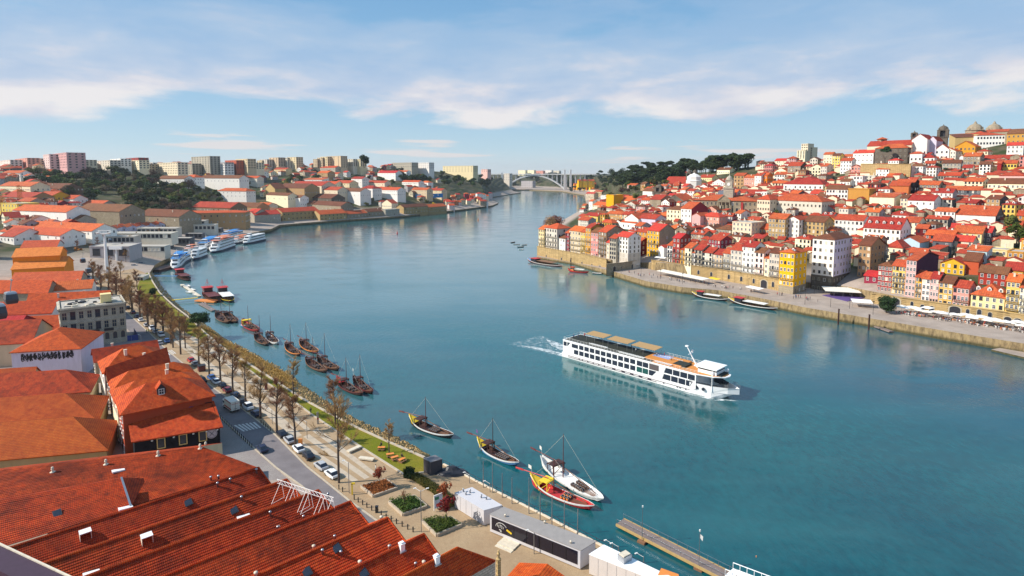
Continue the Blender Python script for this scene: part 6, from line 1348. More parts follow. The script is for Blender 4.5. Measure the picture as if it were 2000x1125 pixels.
tourboat((1031, 506), (1099, 519), 'red passenger barge with blue stern below the river wall', 'red', 'white', HUL['tan'], 'blue')
tourboat((1109, 525), (1150, 531), 'small red passenger barge with white canopy by the gangway', 'red', 'red', None, None, 'orange')
tourboat((400, 566), (426, 588), 'dark red tour boat with red lattice mast at the wooden landing', 'black', 'darkred', HUL['darkred'], None, 'darkred', True, True)
tourboat((430, 566), (452, 588), 'black and yellow tour boat with red lattice mast at the wooden landing', 'black', 'yellow', HUL['white'], None, 'black', True, True)
tourboat((346, 531), (369, 546), 'oxblood tour boat with a red roof moored beside the white ferry', 'darkred', 'darkred', HUL['darkred'], None, 'darkred', True)
def tourship(stern, bow, label, B=8, top=None, decks=2):
 a, b = at(stern[0], stern[1], 0), at(bow[0], bow[1], 0); c = (a + b) / 2; d = b - a; L = d.length; rz = math.atan2(d.y, d.x)
 r = thing('excursion_ship', label, 'tour ship', (c.x, c.y, 0), rz, 'white excursion ships')
 def ring(z, k, x1): return [(-L / 2, -B / 2 * k, z), (L * .25, -B / 2 * k, z), (L * .42, -B * .3 * k, z), (L / 2 * x1, 0, z), (L * .42, B * .3 * k, z), (L * .25, B / 2 * k, z), (-L / 2, B / 2 * k, z)]
 m = MB(); m.loft([ring(-.5, .85, .94), ring(1.5, 1, 1.02)]); m.build('hull', plain('navy hull paint', (.012, .014, .05), .4, .2), r)
 m = MB(); m.loft([ring(1.5, .98, .99), ring(2.4, 1.0, 1.0)]); m.build('bulwark', M_WHITE, r); z = 2.4
 for k in range(decks):
  x0, x1 = -L * .46, L * (.36 - .07 * k); m = MB(); w = B * (.94 - .04 * k)
  m.prism([(x0, -w / 2), (x1, -w / 2), (x1 + 2, -w * .3), (x1 + 2, w * .3), (x1, w / 2), (x0, w / 2)], z, z + 2.5); m.build('deckhouse', M_WHITE, r)
  n = max(6, int((x1 - x0) / 2.2)); g = MB()
  for s in (-1, 1):
   g.box(((x0 + x1) / 2, s * (w / 2 + .01), z + .9), (x1 - x0 - 1, .05, 1.1), 0)
   for j in range(n + 1): g.box((x0 + .5 + (x1 - x0 - 1) * j / n, s * (w / 2 + .03), z + .9), (.25, .06, 1.1), 1)
  g.box((x1 + 2.01, 0, z + .9), (.05, w * .55, 1.1), 0); g.build('window_band', [M_GLASS, M_WHITE], r); z += 2.55
 m = MB(); m.prism([(-L * .47, -B * .47), (L * .33, -B * .47), (L * .33, B * .47), (-L * .47, B * .47)], z, z + .15); m.build('upper_deck', top or M_WHITE, r)
 m = MB()
 for s in (-1, 1):
  m.beam((-L * .46, s * B * .46, z + 1.1), (L * .32, s * B * .46, z + 1.1), .06)
  for j in range(14): x = -L * .46 + L * .78 * j / 13; m.beam((x, s * B * .46, z + .1), (x, s * B * .46, z + 1.1), .05)
 m.build('railing', M_WHITE, r)
 m = MB(); m.box((L * .2, 0, z + .15), (L * .1, B * .45, 2.3), 0); m.box((L * .2, 0, z + 1.2), (L * .101, B * .46, .8), 1); m.tube((L * .12, 0, z), (L * .10, 0, z + 6), .18, .06, 6); m.build('wheelhouse', [M_WHITE, M_GLASS], r)
 if top is not None:
  m = MB(); m.box((-L * .12, 0, z + 2.3), (L * .42, B * .8, .12), 0)
  for x in (-.3, -.12, .06):
   for s in (-1, 1): m.tube((L * x, s * B * .38, z), (L * x, s * B * .38, z + 2.3), .05, n=5)
  m.build('awning', top, r)
 return r
BLUE_AW = plain('blue awning', (.03, .22, .55), .6, .2); OR_AW = plain('orange deck cover', (.62, .2, .1), .7, .2)
tourship((513, 469), (476, 478), 'white excursion ship with navy hull, outermost at the far end of the quay', 7.5, None, 2)
tourship((484, 470), (452, 478), 'white excursion ship with dark window band behind the outermost one', 8, OR_AW, 1)
tourship((470, 463), (430, 474), 'white excursion ship with blue awnings on its top deck, farther back', 8, BLUE_AW, 2)
tourship((451, 482), (413, 495), 'long three-deck white excursion ship with an orange top deck', 9, OR_AW, 3)
tourship((424, 478), (388, 494), 'white excursion ship with blue awning behind the long three-deck one', 9, BLUE_AW, 2)
tourship((398, 500), (378, 508), 'short white excursion ship bow-on with a navy hull', 6.5, None, 2)
tourship((384, 498), (362, 504), 'white excursion ship with red trim inside the short bow-on one', 6, OR_AW, 2)
tourship((356, 512), (340, 528), 'white ferry with a blue logo panel moored stern-on by the red boat', 6.5, BLUE_AW, 2)
tourship((368, 508), (352, 516), 'small white and blue ferry squeezed behind the stern-on ferry', 4.5, BLUE_AW, 1)
# ---- river cruise ship
a, b = at(1114, 691, 0), at(1415, 775, 0); d = b - a; Lw = d.length; rz = math.atan2(d.y, d.x)
ship = thing('cruise_ship', 'long white river cruise ship with a tan sun deck sailing down the middle', 'cruise ship', (a.x, a.y, 0), rz)
B = 10.4; hb = B / 2; L = Lw * 1.065
ORG = plain('orange teak deck', (.62, .24, .045), .6, .25); DK = plain('dark green deck covering', (.022, .026, .018), .8, .3); TANC = plain('tan canopy cloth', (.42, .26, .11), .8, .2); GREENGL = plain('green tinted glass', (.02, .09, .08), .1, .2)
def outl(z, k=1.0, bow=0.0, x0=0.0, inset=0.0):
 w = hb * k - inset
 return [(x0 + inset, -w, z), (L * .80, -w, z), (L * .90, -w * .80, z), (L * .965 + bow * .5, -w * .42, z), (L + bow, 0, z), (L * .965 + bow * .5, w * .42, z), (L * .90, w * .80, z), (L * .80, w, z), (x0 + inset, w, z)]
m = MB(); m.loft([outl(-1, .82, -5.2), outl(.15, .95, -3.4), outl(1.9, 1.0, -.6)], caps=(True, True)); m.build('hull', M_WHITE, ship)
m = MB()
bowfl = [outl(1.9, 1.0, -.6)[i] for i in range(1, 8)]; top = [(x, y * 1.03, z + 1.9) for x, y, z in [outl(1.9, 1.0, .8)[i] for i in range(1, 8)]]
m.loft([bowfl, top], closed=False, caps=(False, False)); inner = [(x - .15, y * .97, z) for x, y, z in top]; m.loft([top, inner, [(x, y, 1.95) for x, y, z in inner]], closed=False, caps=(False, False)); m.build('bow_bulwark', M_WHITE, ship)
m = MB(); m.beam((3, -hb - .02, 1.25), (L * .79, -hb - .02, 1.25), .06, .1); m.beam((3, -hb - .02, .75), (L * .62, -hb - .02, .75), .06, .1); m.beam((L * .7, -hb - .02, 1.25), (L * .8, -hb - .02, 1.25), .06, .1); m.build('hull_stripe', P_('maroon stripe', (.10, .02, .03)), ship)
for x in (8.5, 10, 12.5, 15, 17.5, 20, L * .66, L * .735, L * .75, L * .78): m = MB(); m.tube((x, -hb - .03, 1.0), (x, -hb + .02, 1.0), .22, .22, 10); m.build('porthole', M_GLASS, ship)
for x in (24, 28, 31.5, 35, 38.5): m = MB(); m.box((x, -hb, .72), (1.3, .08, .5)); m.build('hull_window', M_GLASS, ship)
for x in (L * .835, L * .868): m = MB(); m.tube((x, -hb * .96 - .06, 2.5), (x, -hb * .9, 2.5), .5, .5, 14); m.build('porthole', M_GLASS, ship)
bodyz0, z1, z2 = 1.9, 4.35, 6.7
m = MB(); m.prism([(.6, -hb), (55.3, -hb), (55.3, hb), (.6, hb)], bodyz0, z2); m.build('superstructure', M_WHITE, ship)
def pane(x0, x1, za, zb, mat=M_GLASS, sx0=0.0, sx1=0.0, y=-hb, nm='cabin_window'):
 g = MB(); yy = y - .04 if y < 0 else y + .04
 P = [(x0 + sx0, yy, za), (x1 + sx1, yy, za), (x1, yy, zb), (x0, yy, zb)]
 if y > 0: P = P[::-1]
 g.poly(P); return g.build(nm, mat, ship)
for s in (-hb, hb):
 pane(.9, 2.4, 4.7, 6.3, y=s); pane(2.7, 4.2, 4.9, 6.3, sx1=-1.2, y=s); pane(4.9, 7.9, 4.75, 6.2, y=s)
 for k in range(10): x = 8.4 + k * 2.49; pane(x, x + 2.05, 4.72, 6.3, y=s)
 for k in range(11): x = 6.0 + k * 2.49; pane(x, x + 2.05, 2.45, 4.1, y=s)
 for k in range(2): x = 33.5 + k * 2.35; pane(x, x + 2.15, 2.4, 4.2, GREENGL, y=s); pane(x, x + 2.15, 4.6, 6.3, M_GLASS, y=s)
 pane(38.3, 41.2, 2.4, 4.2, M_GLASS, 0, -1.6, y=s)
 for k in range(4): x = 44.6 + k * 2.65; pane(x, x + 2.4, 4.6, 6.35, sx0=-.6 if k == 0 else 0, y=s); pane(x - .6, x + 1.8, 2.35, 4.15, sx0=-.6 if k == 0 else 0, sx1=-1.0 if k == 3 else 0, y=s)
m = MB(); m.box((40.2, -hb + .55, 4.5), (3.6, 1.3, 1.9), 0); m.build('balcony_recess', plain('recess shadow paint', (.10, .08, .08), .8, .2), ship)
for s in (-1, 1): m = MB(); m.poly([(41.4, s * (hb + .08), 2.0), (43.1, s * (hb + .08), 2.0), (44.4, s * (hb + .08), 6.9), (42.9, s * (hb + .08), 6.9)][::-s]); m.build('white_fin', M_WHITE, ship)
m = MB(); fx = 55.3; m.loft([[(fx, -hb * .96, z), (L * .90, -hb * .72, z), (L * .945, -hb * .36, z), (L * .955, 0, z), (L * .945, hb * .36, z), (L * .90, hb * .72, z), (fx, hb * .96, z)] for z in (2.2, 4.3)], closed=False, caps=(False, False)); m.build('lounge_glass', M_GLASS, ship)
m = MB()
for z in (4.1, 4.5, 4.9):
 for p, q in zip(top, top[1:]): m.beam((p[0], p[1], z), (q[0], q[1], z), .05)
for p in top: m.beam((p[0], p[1], 3.7), (p[0], p[1], 4.9), .06)
m.build('bow_railing', M_GALV, ship)
for y in (-hb * .8, hb * .8): m = MB(); m.tube((L * .905, y, 2), (L * .905, y, 6.7), .12, .12, 8); m.build('deck_post', M_WHITE, ship)
deck = [(.6, -hb * 1.03, 0), (L * .84, -hb * 1.03, 0), (L * .915, -hb * .78, 0), (L * .955, -hb * .35, 0), (L * .962, 0, 0), (L * .955, hb * .35, 0), (L * .915, hb * .78, 0), (L * .84, hb * 1.03, 0), (.6, hb * 1.03, 0)]
m = MB(); m.prism(deck, z2, z2 + .25); m.build('sun_deck', M_WHITE, ship)
ins = lambda k: [(p[0] * 1.0 if i not in (0, 8) else 1.0, p[1] * k) for i, p in enumerate(deck)]
m = MB(); m.prism([(1.0, -hb * .93), (L * .585, -hb * .93), (L * .585, hb * .93), (1.0, hb * .93)], z2 + .25, z2 + .29); m.build('deck_covering', DK, ship)
m = MB(); m.prism([(L * .587, -hb * .95), (L * .84, -hb * .95), (L * .91, -hb * .72), (L * .948, -hb * .3), (L * .95, 0), (L * .948, hb * .3), (L * .91, hb * .72), (L * .84, hb * .95), (L * .587, hb * .95)], z2 + .25, z2 + .29); m.build('teak_deck', ORG, ship)
m = MB(); m.prism([(L * .53, -hb * .6), (L * .735, -hb * .6), (L * .735, hb * .8), (L * .53, hb * .8)], z2 + .3, z2 + .75); m.build('pool_platform', ORG, ship)
m = MB(); m.prism([(L * .545, hb * .0), (L * .64, hb * .0), (L * .64, hb * .7), (L * .545, hb * .7)], z2 + .76, z2 + .80); m.build('pool_cover', plain('pale blue pool cover', (.30, .36, .58), .4, .1), ship)
m = MB(); m.box((L * .72, -hb * .1, z2 + .3), (4.5, 4.5, .5)); m.build('bar_counter', DK, ship)
for k, (x0, x1) in enumerate(((7.5, 16), (17.5, 26.5), (28, 37.5))):
 m = MB(); m.slab([[(x0, -hb * .1, z2 + 2.9), (x1, -hb * .1, z2 + 2.9), (x1, hb * .92, z2 + 3.0), (x0, hb * .92, z2 + 3.0)]], .1, 0)
 for x in (x0 + .4, (x0 + x1) / 2, x1 - .4):
  for y in (-hb * .05, hb * .85): m.tube((x, y, z2 + .3), (x, y, z2 + 2.9), .06, .06, 6, 1)
 m.build('sun_canopy', [TANC, M_GALV], ship)
m = MB(); m.box((L * .87, 0, z2 + .3), (6.2, 6.0, 1.1), 0); m.box((L * .87, 0, z2 + 1.4), (6.0, 5.8, .7), 1); m.box((L * .865, 0, z2 + 2.1), (7.6, 7.4, .3), 0); m.box((L * .918, 0, z2 + .3), (2.6, 5.2, .25), 2); m.build('wheelhouse', [M_WHITE, M_GLASS, DK], ship)
m = MB(); m.tube((L * .795, hb * .1, z2 + .3), (L * .735, hb * .1, z2 + 6.6), .28, .14, 8); m.box((L * .735, hb * .1, z2 + 6.5), (.9, .9, .35)); m.beam((L * .757, -1.2, z2 + 4.5), (L * .757, 2.0, z2 + 4.5), .14); m.box((L * .752, hb * .1 + 1.6, z2 + 4.5), (.5, .5, .8)); m.build('radar_mast', M_WHITE, ship)
m = MB()
for s in (-1, 1):
 m.beam((1, s * hb * .99, z2 + 1.25), (L * .84, s * hb * .99, z2 + 1.25), .05); m.beam((1, s * hb * .99, z2 + .75), (L * .84, s * hb * .99, z2 + .75), .03)
 for k in range(42): x = 1 + (L * .83) * k / 41; m.beam((x, s * hb * .99, z2 + .25), (x, s * hb * .99, z2 + 1.25), .045)
m.beam((1, -hb, z2 + 1.25), (1, hb, z2 + 1.25), .05); m.build('deck_railing', M_FRAME, ship)
m = MB(); m.lathe((L * .90, -hb * .62, z2 + .3), [(.35, 0), (.35, .5), (.5, .7), (.5, 1.0), (.2, 1.3)], 10); m.lathe((L * .93, hb * .55, z2 + .3), [(.35, 0), (.35, .5), (.5, .7), (.5, 1.0), (.2, 1.3)], 10); m.build('radome', M_WHITE, ship)
m = MB(); m.box((L * .9, -hb * .915, 1.9), (1.9, .1, .8));
an = m.build('anchor_pocket', M_DARK, ship, (0, -.35, .3), R(8))
m = MB(); m.box((0, 0, .3), (1.25, .6, .1)); m.beam((-.55, 0, .38), (-1.05, 0, .85), .6, .08)
for x in (-.5, .5):
 for y in (-.25, .25): m.box((x, y, 0), (.05, .05, .3))
LNG = m.mesh('sun_lounger', [M_WHITE]); Rz = Matrix.Rotation(rz, 3, 'Z')
SO = Vector((a.x, a.y, 0)); n = 0
for x0, k_, y in ((12.5, 9, -.62), (38, 9, .42), (43.5, 5, .42), (26, 12, -.78), (40.5, 7, -.78)):
 for k in range(k_):
  p = SO + Rz @ Vector((x0 + k * .85, hb * y, z2 + .29)); o = link('sun_lounger', LNG, None, p, rz + math.pi / 2); tag(o, 'white sun lounger on the deck of the cruise ship', 'sun lounger', 'loungers on the cruise ship deck')
t = NT('wake foam'); nz_ = t.noise(.45, 7, .75); uvn = t.n.new('ShaderNodeUVMap'); t.done((.75, .8, .82), .6)
al = t.ramp(nz_, [(.40, 0.0), (.62, .9)]); t.l.new(al, t.b.inputs['Alpha']); M_FOAM = t.m
t = NT('thin wake foam'); nz_ = t.noise(.5, 6, .75); t.done((.7, .77, .8), .6); t.l.new(t.ramp(nz_, [(.48, 0.0), (.72, .6)]), t.b.inputs['Alpha']); M_FOAM2 = t.m
def foam(nm, pts, mat, z=.03):
 m = MB(); m.poly([(SO + Rz @ Vector((x, y, 0))) + Vector((0, 0, z)) for x, y in pts]); struct(m.build(nm, mat), 'stuff')
foam('wake_foam', [(.5, -hb * .9), (.5, -1.5), (-14, -2.5), (-22, -6), (-9, -hb * .95)][::-1], M_FOAM); foam('wake_foam', [(.5, 1), (.5, hb), (-10, hb + 2.5), (-20, hb + 3), (-11, 2)][::-1], M_FOAM)
foam('bow_foam', [(L * .70, -hb - .2), (L * .80, -hb - .0), (L * .92, -hb * .62), (L * .985, -hb * .15), (L + .6, -.4), (L * .93, -hb * .98), (L * .80, -hb - 1.0)], M_FOAM, .04); foam('bow_foam', [(4, -hb - .1), (L * .72, -hb - .2), (L * .74, -hb - 1.4), (20, -hb - .8)], M_FOAM2, .035)
foam('wake_foam', [(.5, -hb), (.5, hb), (-26, hb + 6), (-26, -hb - 3)], M_FOAM2, .025)
# ---- small craft, pontoons, buoys
def dinghy(px, py, rz, L, label, c='white', inn='tan', name='small_boat'):
 p = at(px, py, 0); r = thing(name, label, 'small boat', p, rz); hullmesh(L, L * .34, .75, .85, .55, .25, None, .2, 10, .8, .15).build('hull', [HUL[c], HUL[c], HUL[inn]], r)
 m = MB(); m.box((0, 0, .4), (.3, L * .26, .06)); m.box((-L * .2, 0, .4), (.3, L * .26, .06)); m.build('thwart', HUL[inn], r); return r
dinghy(415, 607, -.6, 4, 'pale blue dinghy by the floating dock near the round pine', 'cyan', 'white'); dinghy(475, 638, -.5, 4, 'pale blue dinghy beside the red-hulled barge', 'cyan', 'white')
dinghy(399, 594, -.9, 5, 'white dinghy tied at the floating dock', 'white', 'tan'); dinghy(1018, 488, .2, 5, 'small white motor boat drifting off the river wall end', 'white', 'white')
for k, (x, y) in enumerate(((368, 560), (376, 567), (384, 577), (372, 572))): dinghy(x, y, -.8 + .1 * k, 7, 'white motor boat berthed at the finger pier', 'white', 'white')
for k, (x, y) in enumerate(((1009, 478), (1017, 483), (1024, 479), (1002, 474))): dinghy(x, y, .3 * k, 7, 'grey work boat in the cluster off the river wall end', 'black' if k % 2 else 'white', 'tan')
dinghy(1195, 537, -.2, 7, 'dark skiff under the gangway by the quay wall', 'black', 'brown'); dinghy(1168, 535, -.2, 8, 'black and white launch beside the small red barge', 'black', 'white'); dinghy(1158, 517, -.4, 6, 'white launch against the river wall', 'white', 'tan'); dinghy(1125, 515, -.4, 6, 'low grey launch against the river wall', 'black', 'tan'); dinghy(1590, 611, -.35, 13, 'derelict wooden barge against the quay wall', 'brown', 'tan', 'derelict_barge')
for x, y, c, lb in ((776, 457, 'red', 'small red and white buoy in mid river'), (934, 430, 'orange', 'orange buoy near the headland'), (1477, 1088, 'orange', 'tiny orange float off the pontoon end')):
 p = at(x, y, 0); r = thing('buoy', lb, 'buoy', p); k = 1 if y > 600 else 2.4; s = .25 if y > 600 else 1; m = MB(); m.lathe((0, 0, -.3), [(.7 * s, 0), (.9 * s, .4 * k * s), (.5 * s, .8 * k * s), (.15 * s, 1.6 * k * s), (.1, 2.2 * k * s)], 10); m.build('float', HUL[c], r)
def pontoon(name, label, p, q, w, z, mat, t=.5, rails=True, cat='pontoon'):
 d = (q - p).normalized(); n = Vector((-d.y, d.x, 0)) * (w / 2); L = (q - p).length; r = thing(name, label, cat, (p.x, p.y, 0)); m = MB(); O = Vector((0, 0, 0)); e = q - p; e.z = 0
 P = [O - n, e - n, e + n, O + n]; m.prism(P, z - t, z, 0); m.build('deck', mat, r)
 if rails:
  m = MB(); k_ = max(2, int(L / 2))
  for s in (-1, 1):
   m.beam(O + n * s * .95 + Vector((0, 0, z + 1)), e + n * s * .95 + Vector((0, 0, z + 1)), .05)
   for k in range(k_ + 1): x = O.lerp(e, k / k_) + n * s * .95; m.beam(x + Vector((0, 0, z)), x + Vector((0, 0, z + 1)), .05)
  m.build('railing', M_GALV, r)
 return r
t = NT('weathered planks'); sp = t.n.new('ShaderNodeTexWave'); sp.inputs['Scale'].default_value = 2.2; mp = t.n.new('ShaderNodeMapping'); mp.inputs['Rotation'].default_value = (0, 0, R(-43)); t.l.new(t.pos, mp.inputs[0]); t.l.new(mp.outputs[0], sp.inputs[0])
c = t.mix(t.ramp(sp.outputs['Fac'], [(0, 0), (.25, 1), (1, 1)]), (.05, .04, .04), (.27, .21, .19)); c = t.mix(t.ramp(t.noise(.6, 5, .6), [(.4, 0), (.7, .5)]), c, (.14, .11, .10)); M_PLANK = t.done(c, .85, 0, .2)
p, q = at(1211, 1018, .8), at(1440, 1134, .8); pt_ = pontoon('long_pontoon', 'long grey plank pontoon reaching into the river at the bottom', p, q, 2.6, .8, M_PLANK, .35)
m = MB(); d = (q - p).normalized(); n = Vector((-d.y, d.x, 0)); e = q - p
for s in (-1, 1): m.beam(n * s * 1.32 + Vector((0, 0, .62)), e + n * s * 1.32 + Vector((0, 0, .62)), .22, .5)
for k in range(9): x = e * ((k + .5) / 9); m.box((x.x, x.y, -.2), (1.6, 1.6, .6), 0, -.7)
m.build('fender_beam', plain('ochre timber', (.45, .30, .12), .8, .4), pt_)
for x, yb, yt, lb in ((1254, 1052, 990, 'tall mooring pole with a lamp halfway along the long pontoon'), (1365, 1104, 1037, 'tall mooring pole with a white pennant near the end of the long pontoon')):
 p = at(x, yb, .8); r = thing('mooring_pole', lb, 'pole', (p.x, p.y, -.5)); h = z_at(p, yt); m = MB(); m.tube((0, 0, 0), (0, 0, h + .5), .06, .05, 6); m.build('shaft', M_GALV, r); m = MB(); m.box((0, 0, 0), (1.5, 1.1, .9), 0, -.7); m.build('float_collar', HUL['tan'], r)
 m = MB(); m.box((0, 0, h + .4), (.22, .22, .35));
 if x > 1300: m.poly([(0, 0, h), (.5, -.25, h - .4), (.45, -.2, h - 1.3), (0, 0, h - .7)])
 m.build('lamp' if x < 1300 else 'pennant', M_FRAME, r)
p, q = at(1424, 1117, 1.6), at(1540, 1162, 3.2); r = thing('gangway', 'white gangway with banner side at the end of the long pontoon', 'gangway', (p.x, p.y, 0)); m = MB(); d = (q - p); dn = d.normalized(); n = Vector((-dn.y, dn.x, 0)).normalized()
z0 = Vector((0, 0, p.z))
for s in (-1.3, 1.3):
 m.beam(z0 + n * s, z0 + d + n * s, .12, .16); m.beam(z0 + n * s + Vector((0, 0, 1.1)), z0 + d + n * s + Vector((0, 0, 1.1)), .1)
 for k in range(9): x = z0 + d * (k / 8) + n * s; m.beam(x, x + Vector((0, 0, 1.1)), .07)
m.beam(z0, z0 + d, 2.4, .08); m.build('frame', M_WHITE, r)
m = MB(); bp = z0 + dn * 1.6 - n * 1.42 + Vector((0, 0, .55)); m.beam(bp, bp + d * .8, .04, .95); m.build('banner', M_FRAME, r)
def text_mesh(s, size, mat, name):
 cu = bpy.data.curves.new(name, 'FONT'); cu.body = s; cu.size = size; cu.extrude = .01; o = bpy.data.objects.new(name, cu); COL.objects.link(o); bpy.context.view_layer.update()
 me = bpy.data.meshes.new_from_object(o.evaluated_get(bpy.context.evaluated_depsgraph_get())); bpy.data.objects.remove(o); me.materials.clear(); me.materials.append(mat); me.name = name; return me
tx = text_mesh('SPOR', .95, plain('violet lettering', (.10, .07, .25), .6, .1), 'banner_lettering'); o = link('banner_lettering', tx, r); X = dn; Zu = n.cross(dn) * -1
Zu = X.cross(n); Zu = Zu if Zu.z > 0 else -Zu; Nn = X.cross(Zu); mt = Matrix((X, Zu, Nn)).transposed().to_4x4(); mt.translation = bp - n * .04 + dn * .4 - Zu * .35; o.matrix_local = mt
p, q = at(386, 585, .9), at(424, 588, .9); pontoon('wooden_landing', 'orange wooden landing stage beside the red-masted tour boats', p, q, 4.5, .9, HUL['orange'], .6, False)
p, q = at(334, 579, 3.6), at(386, 583, 1.0); pontoon('yellow_gangway', 'yellow gangway from the lawn to the wooden landing', p, q, 1.4, 1.6, HUL['yellow'], .25, True, 'gangway')
p, q = at(392, 592, .6), at(418, 606, .6); pontoon('floating_dock', 'grey floating dock with dinghies below the wooden landing', p, q, 2.4, .6, M_PLANK, .4, False)
p, q = at(355, 555, .6), at(390, 578, .6); pontoon('finger_pier', 'pale finger pier with white motor boats', p, q, 1.8, .6, M_CHIM, .4, False)
p, q = at(298, 535, 3.4), at(346, 541, 1.4); pontoon('blue_gangway', 'blue gangway leading to the oxblood tour boat', p, q, 1.6, 2.2, HUL['blue'], .3, True, 'gangway')
p, q = at(300, 528, 1.4), at(334, 519, 1.4); pontoon('rusty_barge', 'flat dark work barge moored beside the white ferry', p, q, 9, 1.8, HUL['brown'], 2.4, False, 'barge')
p, q = at(1642, 612, .8), at(1741, 647, .8); pontoon('quay_pontoon', 'grey pontoon between two tall timber posts at the far quay', p, q, 2.2, .8, M_PLANK, .5, False); p, q = at(1654, 606, 3.6), at(1708, 622, 1.2); pontoon('quay_ramp', 'pale sloping ramp with red railings at the far quay', p, q, 2.2, 2.2, M_CHIM, .3, True, 'ramp')
for x, yt, yb in ((1637, 604, 634), (1696.5, 615, 645), (1538, 592, 606), (1115, 504, 526)):
 p = at(x, yb, 0); r = thing('timber_post', 'dark timber mooring post by the quay ' + ('pontoon, left of it' if x == 1637 else 'pontoon, its right end' if x > 1690 else 'steps' if x > 1500 else 'at the end of the red barge'), 'post', (p.x, p.y, -1)); m = MB(); m.box((0, 0, 0), (.5, .5, z_at(p, yt) + 1)); m.box((0, 0, z_at(p, yt) + 1), (.6, .6, .2)); m.build('pile', HUL['brown'], r)
p, q = at(1168, 529, 1.0), at(1192, 520, 4); pontoon('quay_gangway', 'white gangway from the quay corner to the launches', p, q, 2.0, 3.0, M_WHITE, .4, False, 'gangway')
p, q = at(1503, 578, 4), at(1478, 588, 1); pontoon('quay_gangway', 'grey gangway from the quay to the longer black barge', p, q, 1.6, 2.6, M_GALV, .3, True, 'gangway')
m = MB(); P = [at(1936, 683, .6), at(2060, 712, .6), at(2060, 694, 1.4), at(1965, 676, 1.0)]; r = thing('slipway', 'pale concrete slipway at the foot of the quay wall on the right edge', 'slipway', P[0]); m.prism([p - P[0] for p in P], -1.5, .1); m.build('slab', M_LAND, r)
# ---- trees
def leafmat(name, c1, c2):
 t = NT(name); oi = t.n.new('ShaderNodeObjectInfo'); c = t.mix(t.ramp(t.noise(.45, 5, .7), [(.36, 0), (.64, 1)]), c1, c2)
 hs = t.n.new('ShaderNodeHueSaturation'); t.l.new(c, hs.inputs['Color']); t.l.new(t.math('MULTIPLY_ADD', oi.outputs['Random'], .06, .47), hs.inputs['Hue']); t.l.new(t.math('MULTIPLY_ADD', oi.outputs['Random'], .7, .65), hs.inputs['Value'])
 return t.done(hs.outputs[0], .8, 0, .15)
LF = {'ridge': leafmat('ridge wood leaves', (.012, .026, .012), (.045, .06, .018)), 'dark': leafmat('dark evergreen leaves', (.012, .030, .012), (.030, .055, .016)), 'green': leafmat('green leaves', (.035, .065, .012), (.085, .11, .018)), 'olive': leafmat('olive leaves', (.07, .085, .018), (.14, .13, .03)), 'bare': leafmat('bare brown twigs', (.085, .055, .035), (.15, .095, .06)),
      'gold': leafmat('golden leaves', (.45, .22, .02), (.62, .33, .03)), 'red': leafmat('russet leaves', (.20, .045, .02), (.32, .09, .03)), 'twig': leafmat('tawny twigs', (.26, .135, .062), (.42, .24, .11)), 'rust': leafmat('rust brown twigs', (.20, .09, .05), (.30, .14, .08))}
M_BARK = plain('bark', (.085, .058, .045), .9, .4); M_SOIL = plain('dark soil', (.06, .028, .018), .95, .4)
def crownmesh(name, seed, mat, n=900, rx=3, rz=3.2, z0=2.5, leaf=.55, lobes=9, flat=1.0, core=True):
 r = random.Random(seed); m = MB(); L = []
 for k in range(lobes):
  a = r.uniform(0, 6.28); q = r.uniform(.15, .8); zz = r.uniform(-.75, .8); L.append((math.cos(a) * q * rx * math.sqrt(1 - zz * zz * .8), math.sin(a) * q * rx * math.sqrt(1 - zz * zz * .8), z0 + rz + zz * rz * .8 * flat, r.uniform(.32, .55)))
 if core:
  for x, y, z, s in L:
   i = len(m.v); s2 = s * .72
   for a, b, c in ((1, 0, 0), (-1, 0, 0), (0, 1, 0), (0, -1, 0), (0, 0, 1), (0, 0, -1)): m.v.append((x + a * s2 * rx * r.uniform(.7, 1.2), y + b * s2 * rx * r.uniform(.7, 1.2), z + c * s2 * rz * r.uniform(.7, 1.1)))
   for f in ((0, 2, 4), (2, 1, 4), (1, 3, 4), (3, 0, 4), (2, 0, 5), (1, 2, 5), (3, 1, 5), (0, 3, 5)): m.f.append(tuple(i + k for k in f)); m.m.append(0)
 for k in range(n):
  x, y, z, s = r.choice(L); d = Vector((r.gauss(0, 1), r.gauss(0, 1), r.gauss(0, 1))).normalized(); q = r.uniform(.75, 1.08)
  c = Vector((x + d.x * s * rx * q, y + d.y * s * rx * q, z + d.z * s * rz * q * flat)); nn = (d + Vector((r.gauss(0, .5), r.gauss(0, .5), r.gauss(0, .5) + .3))).normalized(); a = nn.orthogonal().normalized() * leaf * r.uniform(.5, 1.2); b = nn.cross(a).normalized() * leaf * r.uniform(.5, 1.2)
  m.poly([c - a - b * .4, c + a * .9 - b * .7, c + a * .3 + b])
 return m.mesh(name, [mat])
def trunkmesh(name, h, r0, spread=1.2, seed=1, n=5):
 r = random.Random(seed); m = MB(); m.tube((0, 0, -.5), (0, 0, h * .62), r0, r0 * .7, 7)
 for k in range(n): a = 6.28 * k / n + r.uniform(-.3, .3); m.tube((0, 0, h * r.uniform(.4, .6)), (math.cos(a) * spread, math.sin(a) * spread, h * r.uniform(.95, 1.15)), r0 * .5, r0 * .2, 5)
 return m.mesh(name, [M_BARK])
TRK = [trunkmesh('trunk', 4.2, .22, 1.3, s) for s in (1, 2)]
CR = {k: [crownmesh('crown_' + k, 10 + s, LF[k], 620, core=(k not in ('bare', 'rust')), leaf=.5 if k not in ('bare', 'rust') else .3, z0=1.8) for s in range(3)] for k in ('dark', 'green', 'olive', 'bare', 'gold', 'rust')}
for k in ('bare', 'rust'): CR[k] = [crownmesh('crown_' + k, 40 + s, LF[k], 1500, core=False, leaf=.26, z0=1.8, lobes=14) for s in range(3)]
PINE = [crownmesh('crown_pine', 60 + s, LF['dark'], 700, 2.6, 2.0, 5.5, .5, 8, .7) for s in range(2)]
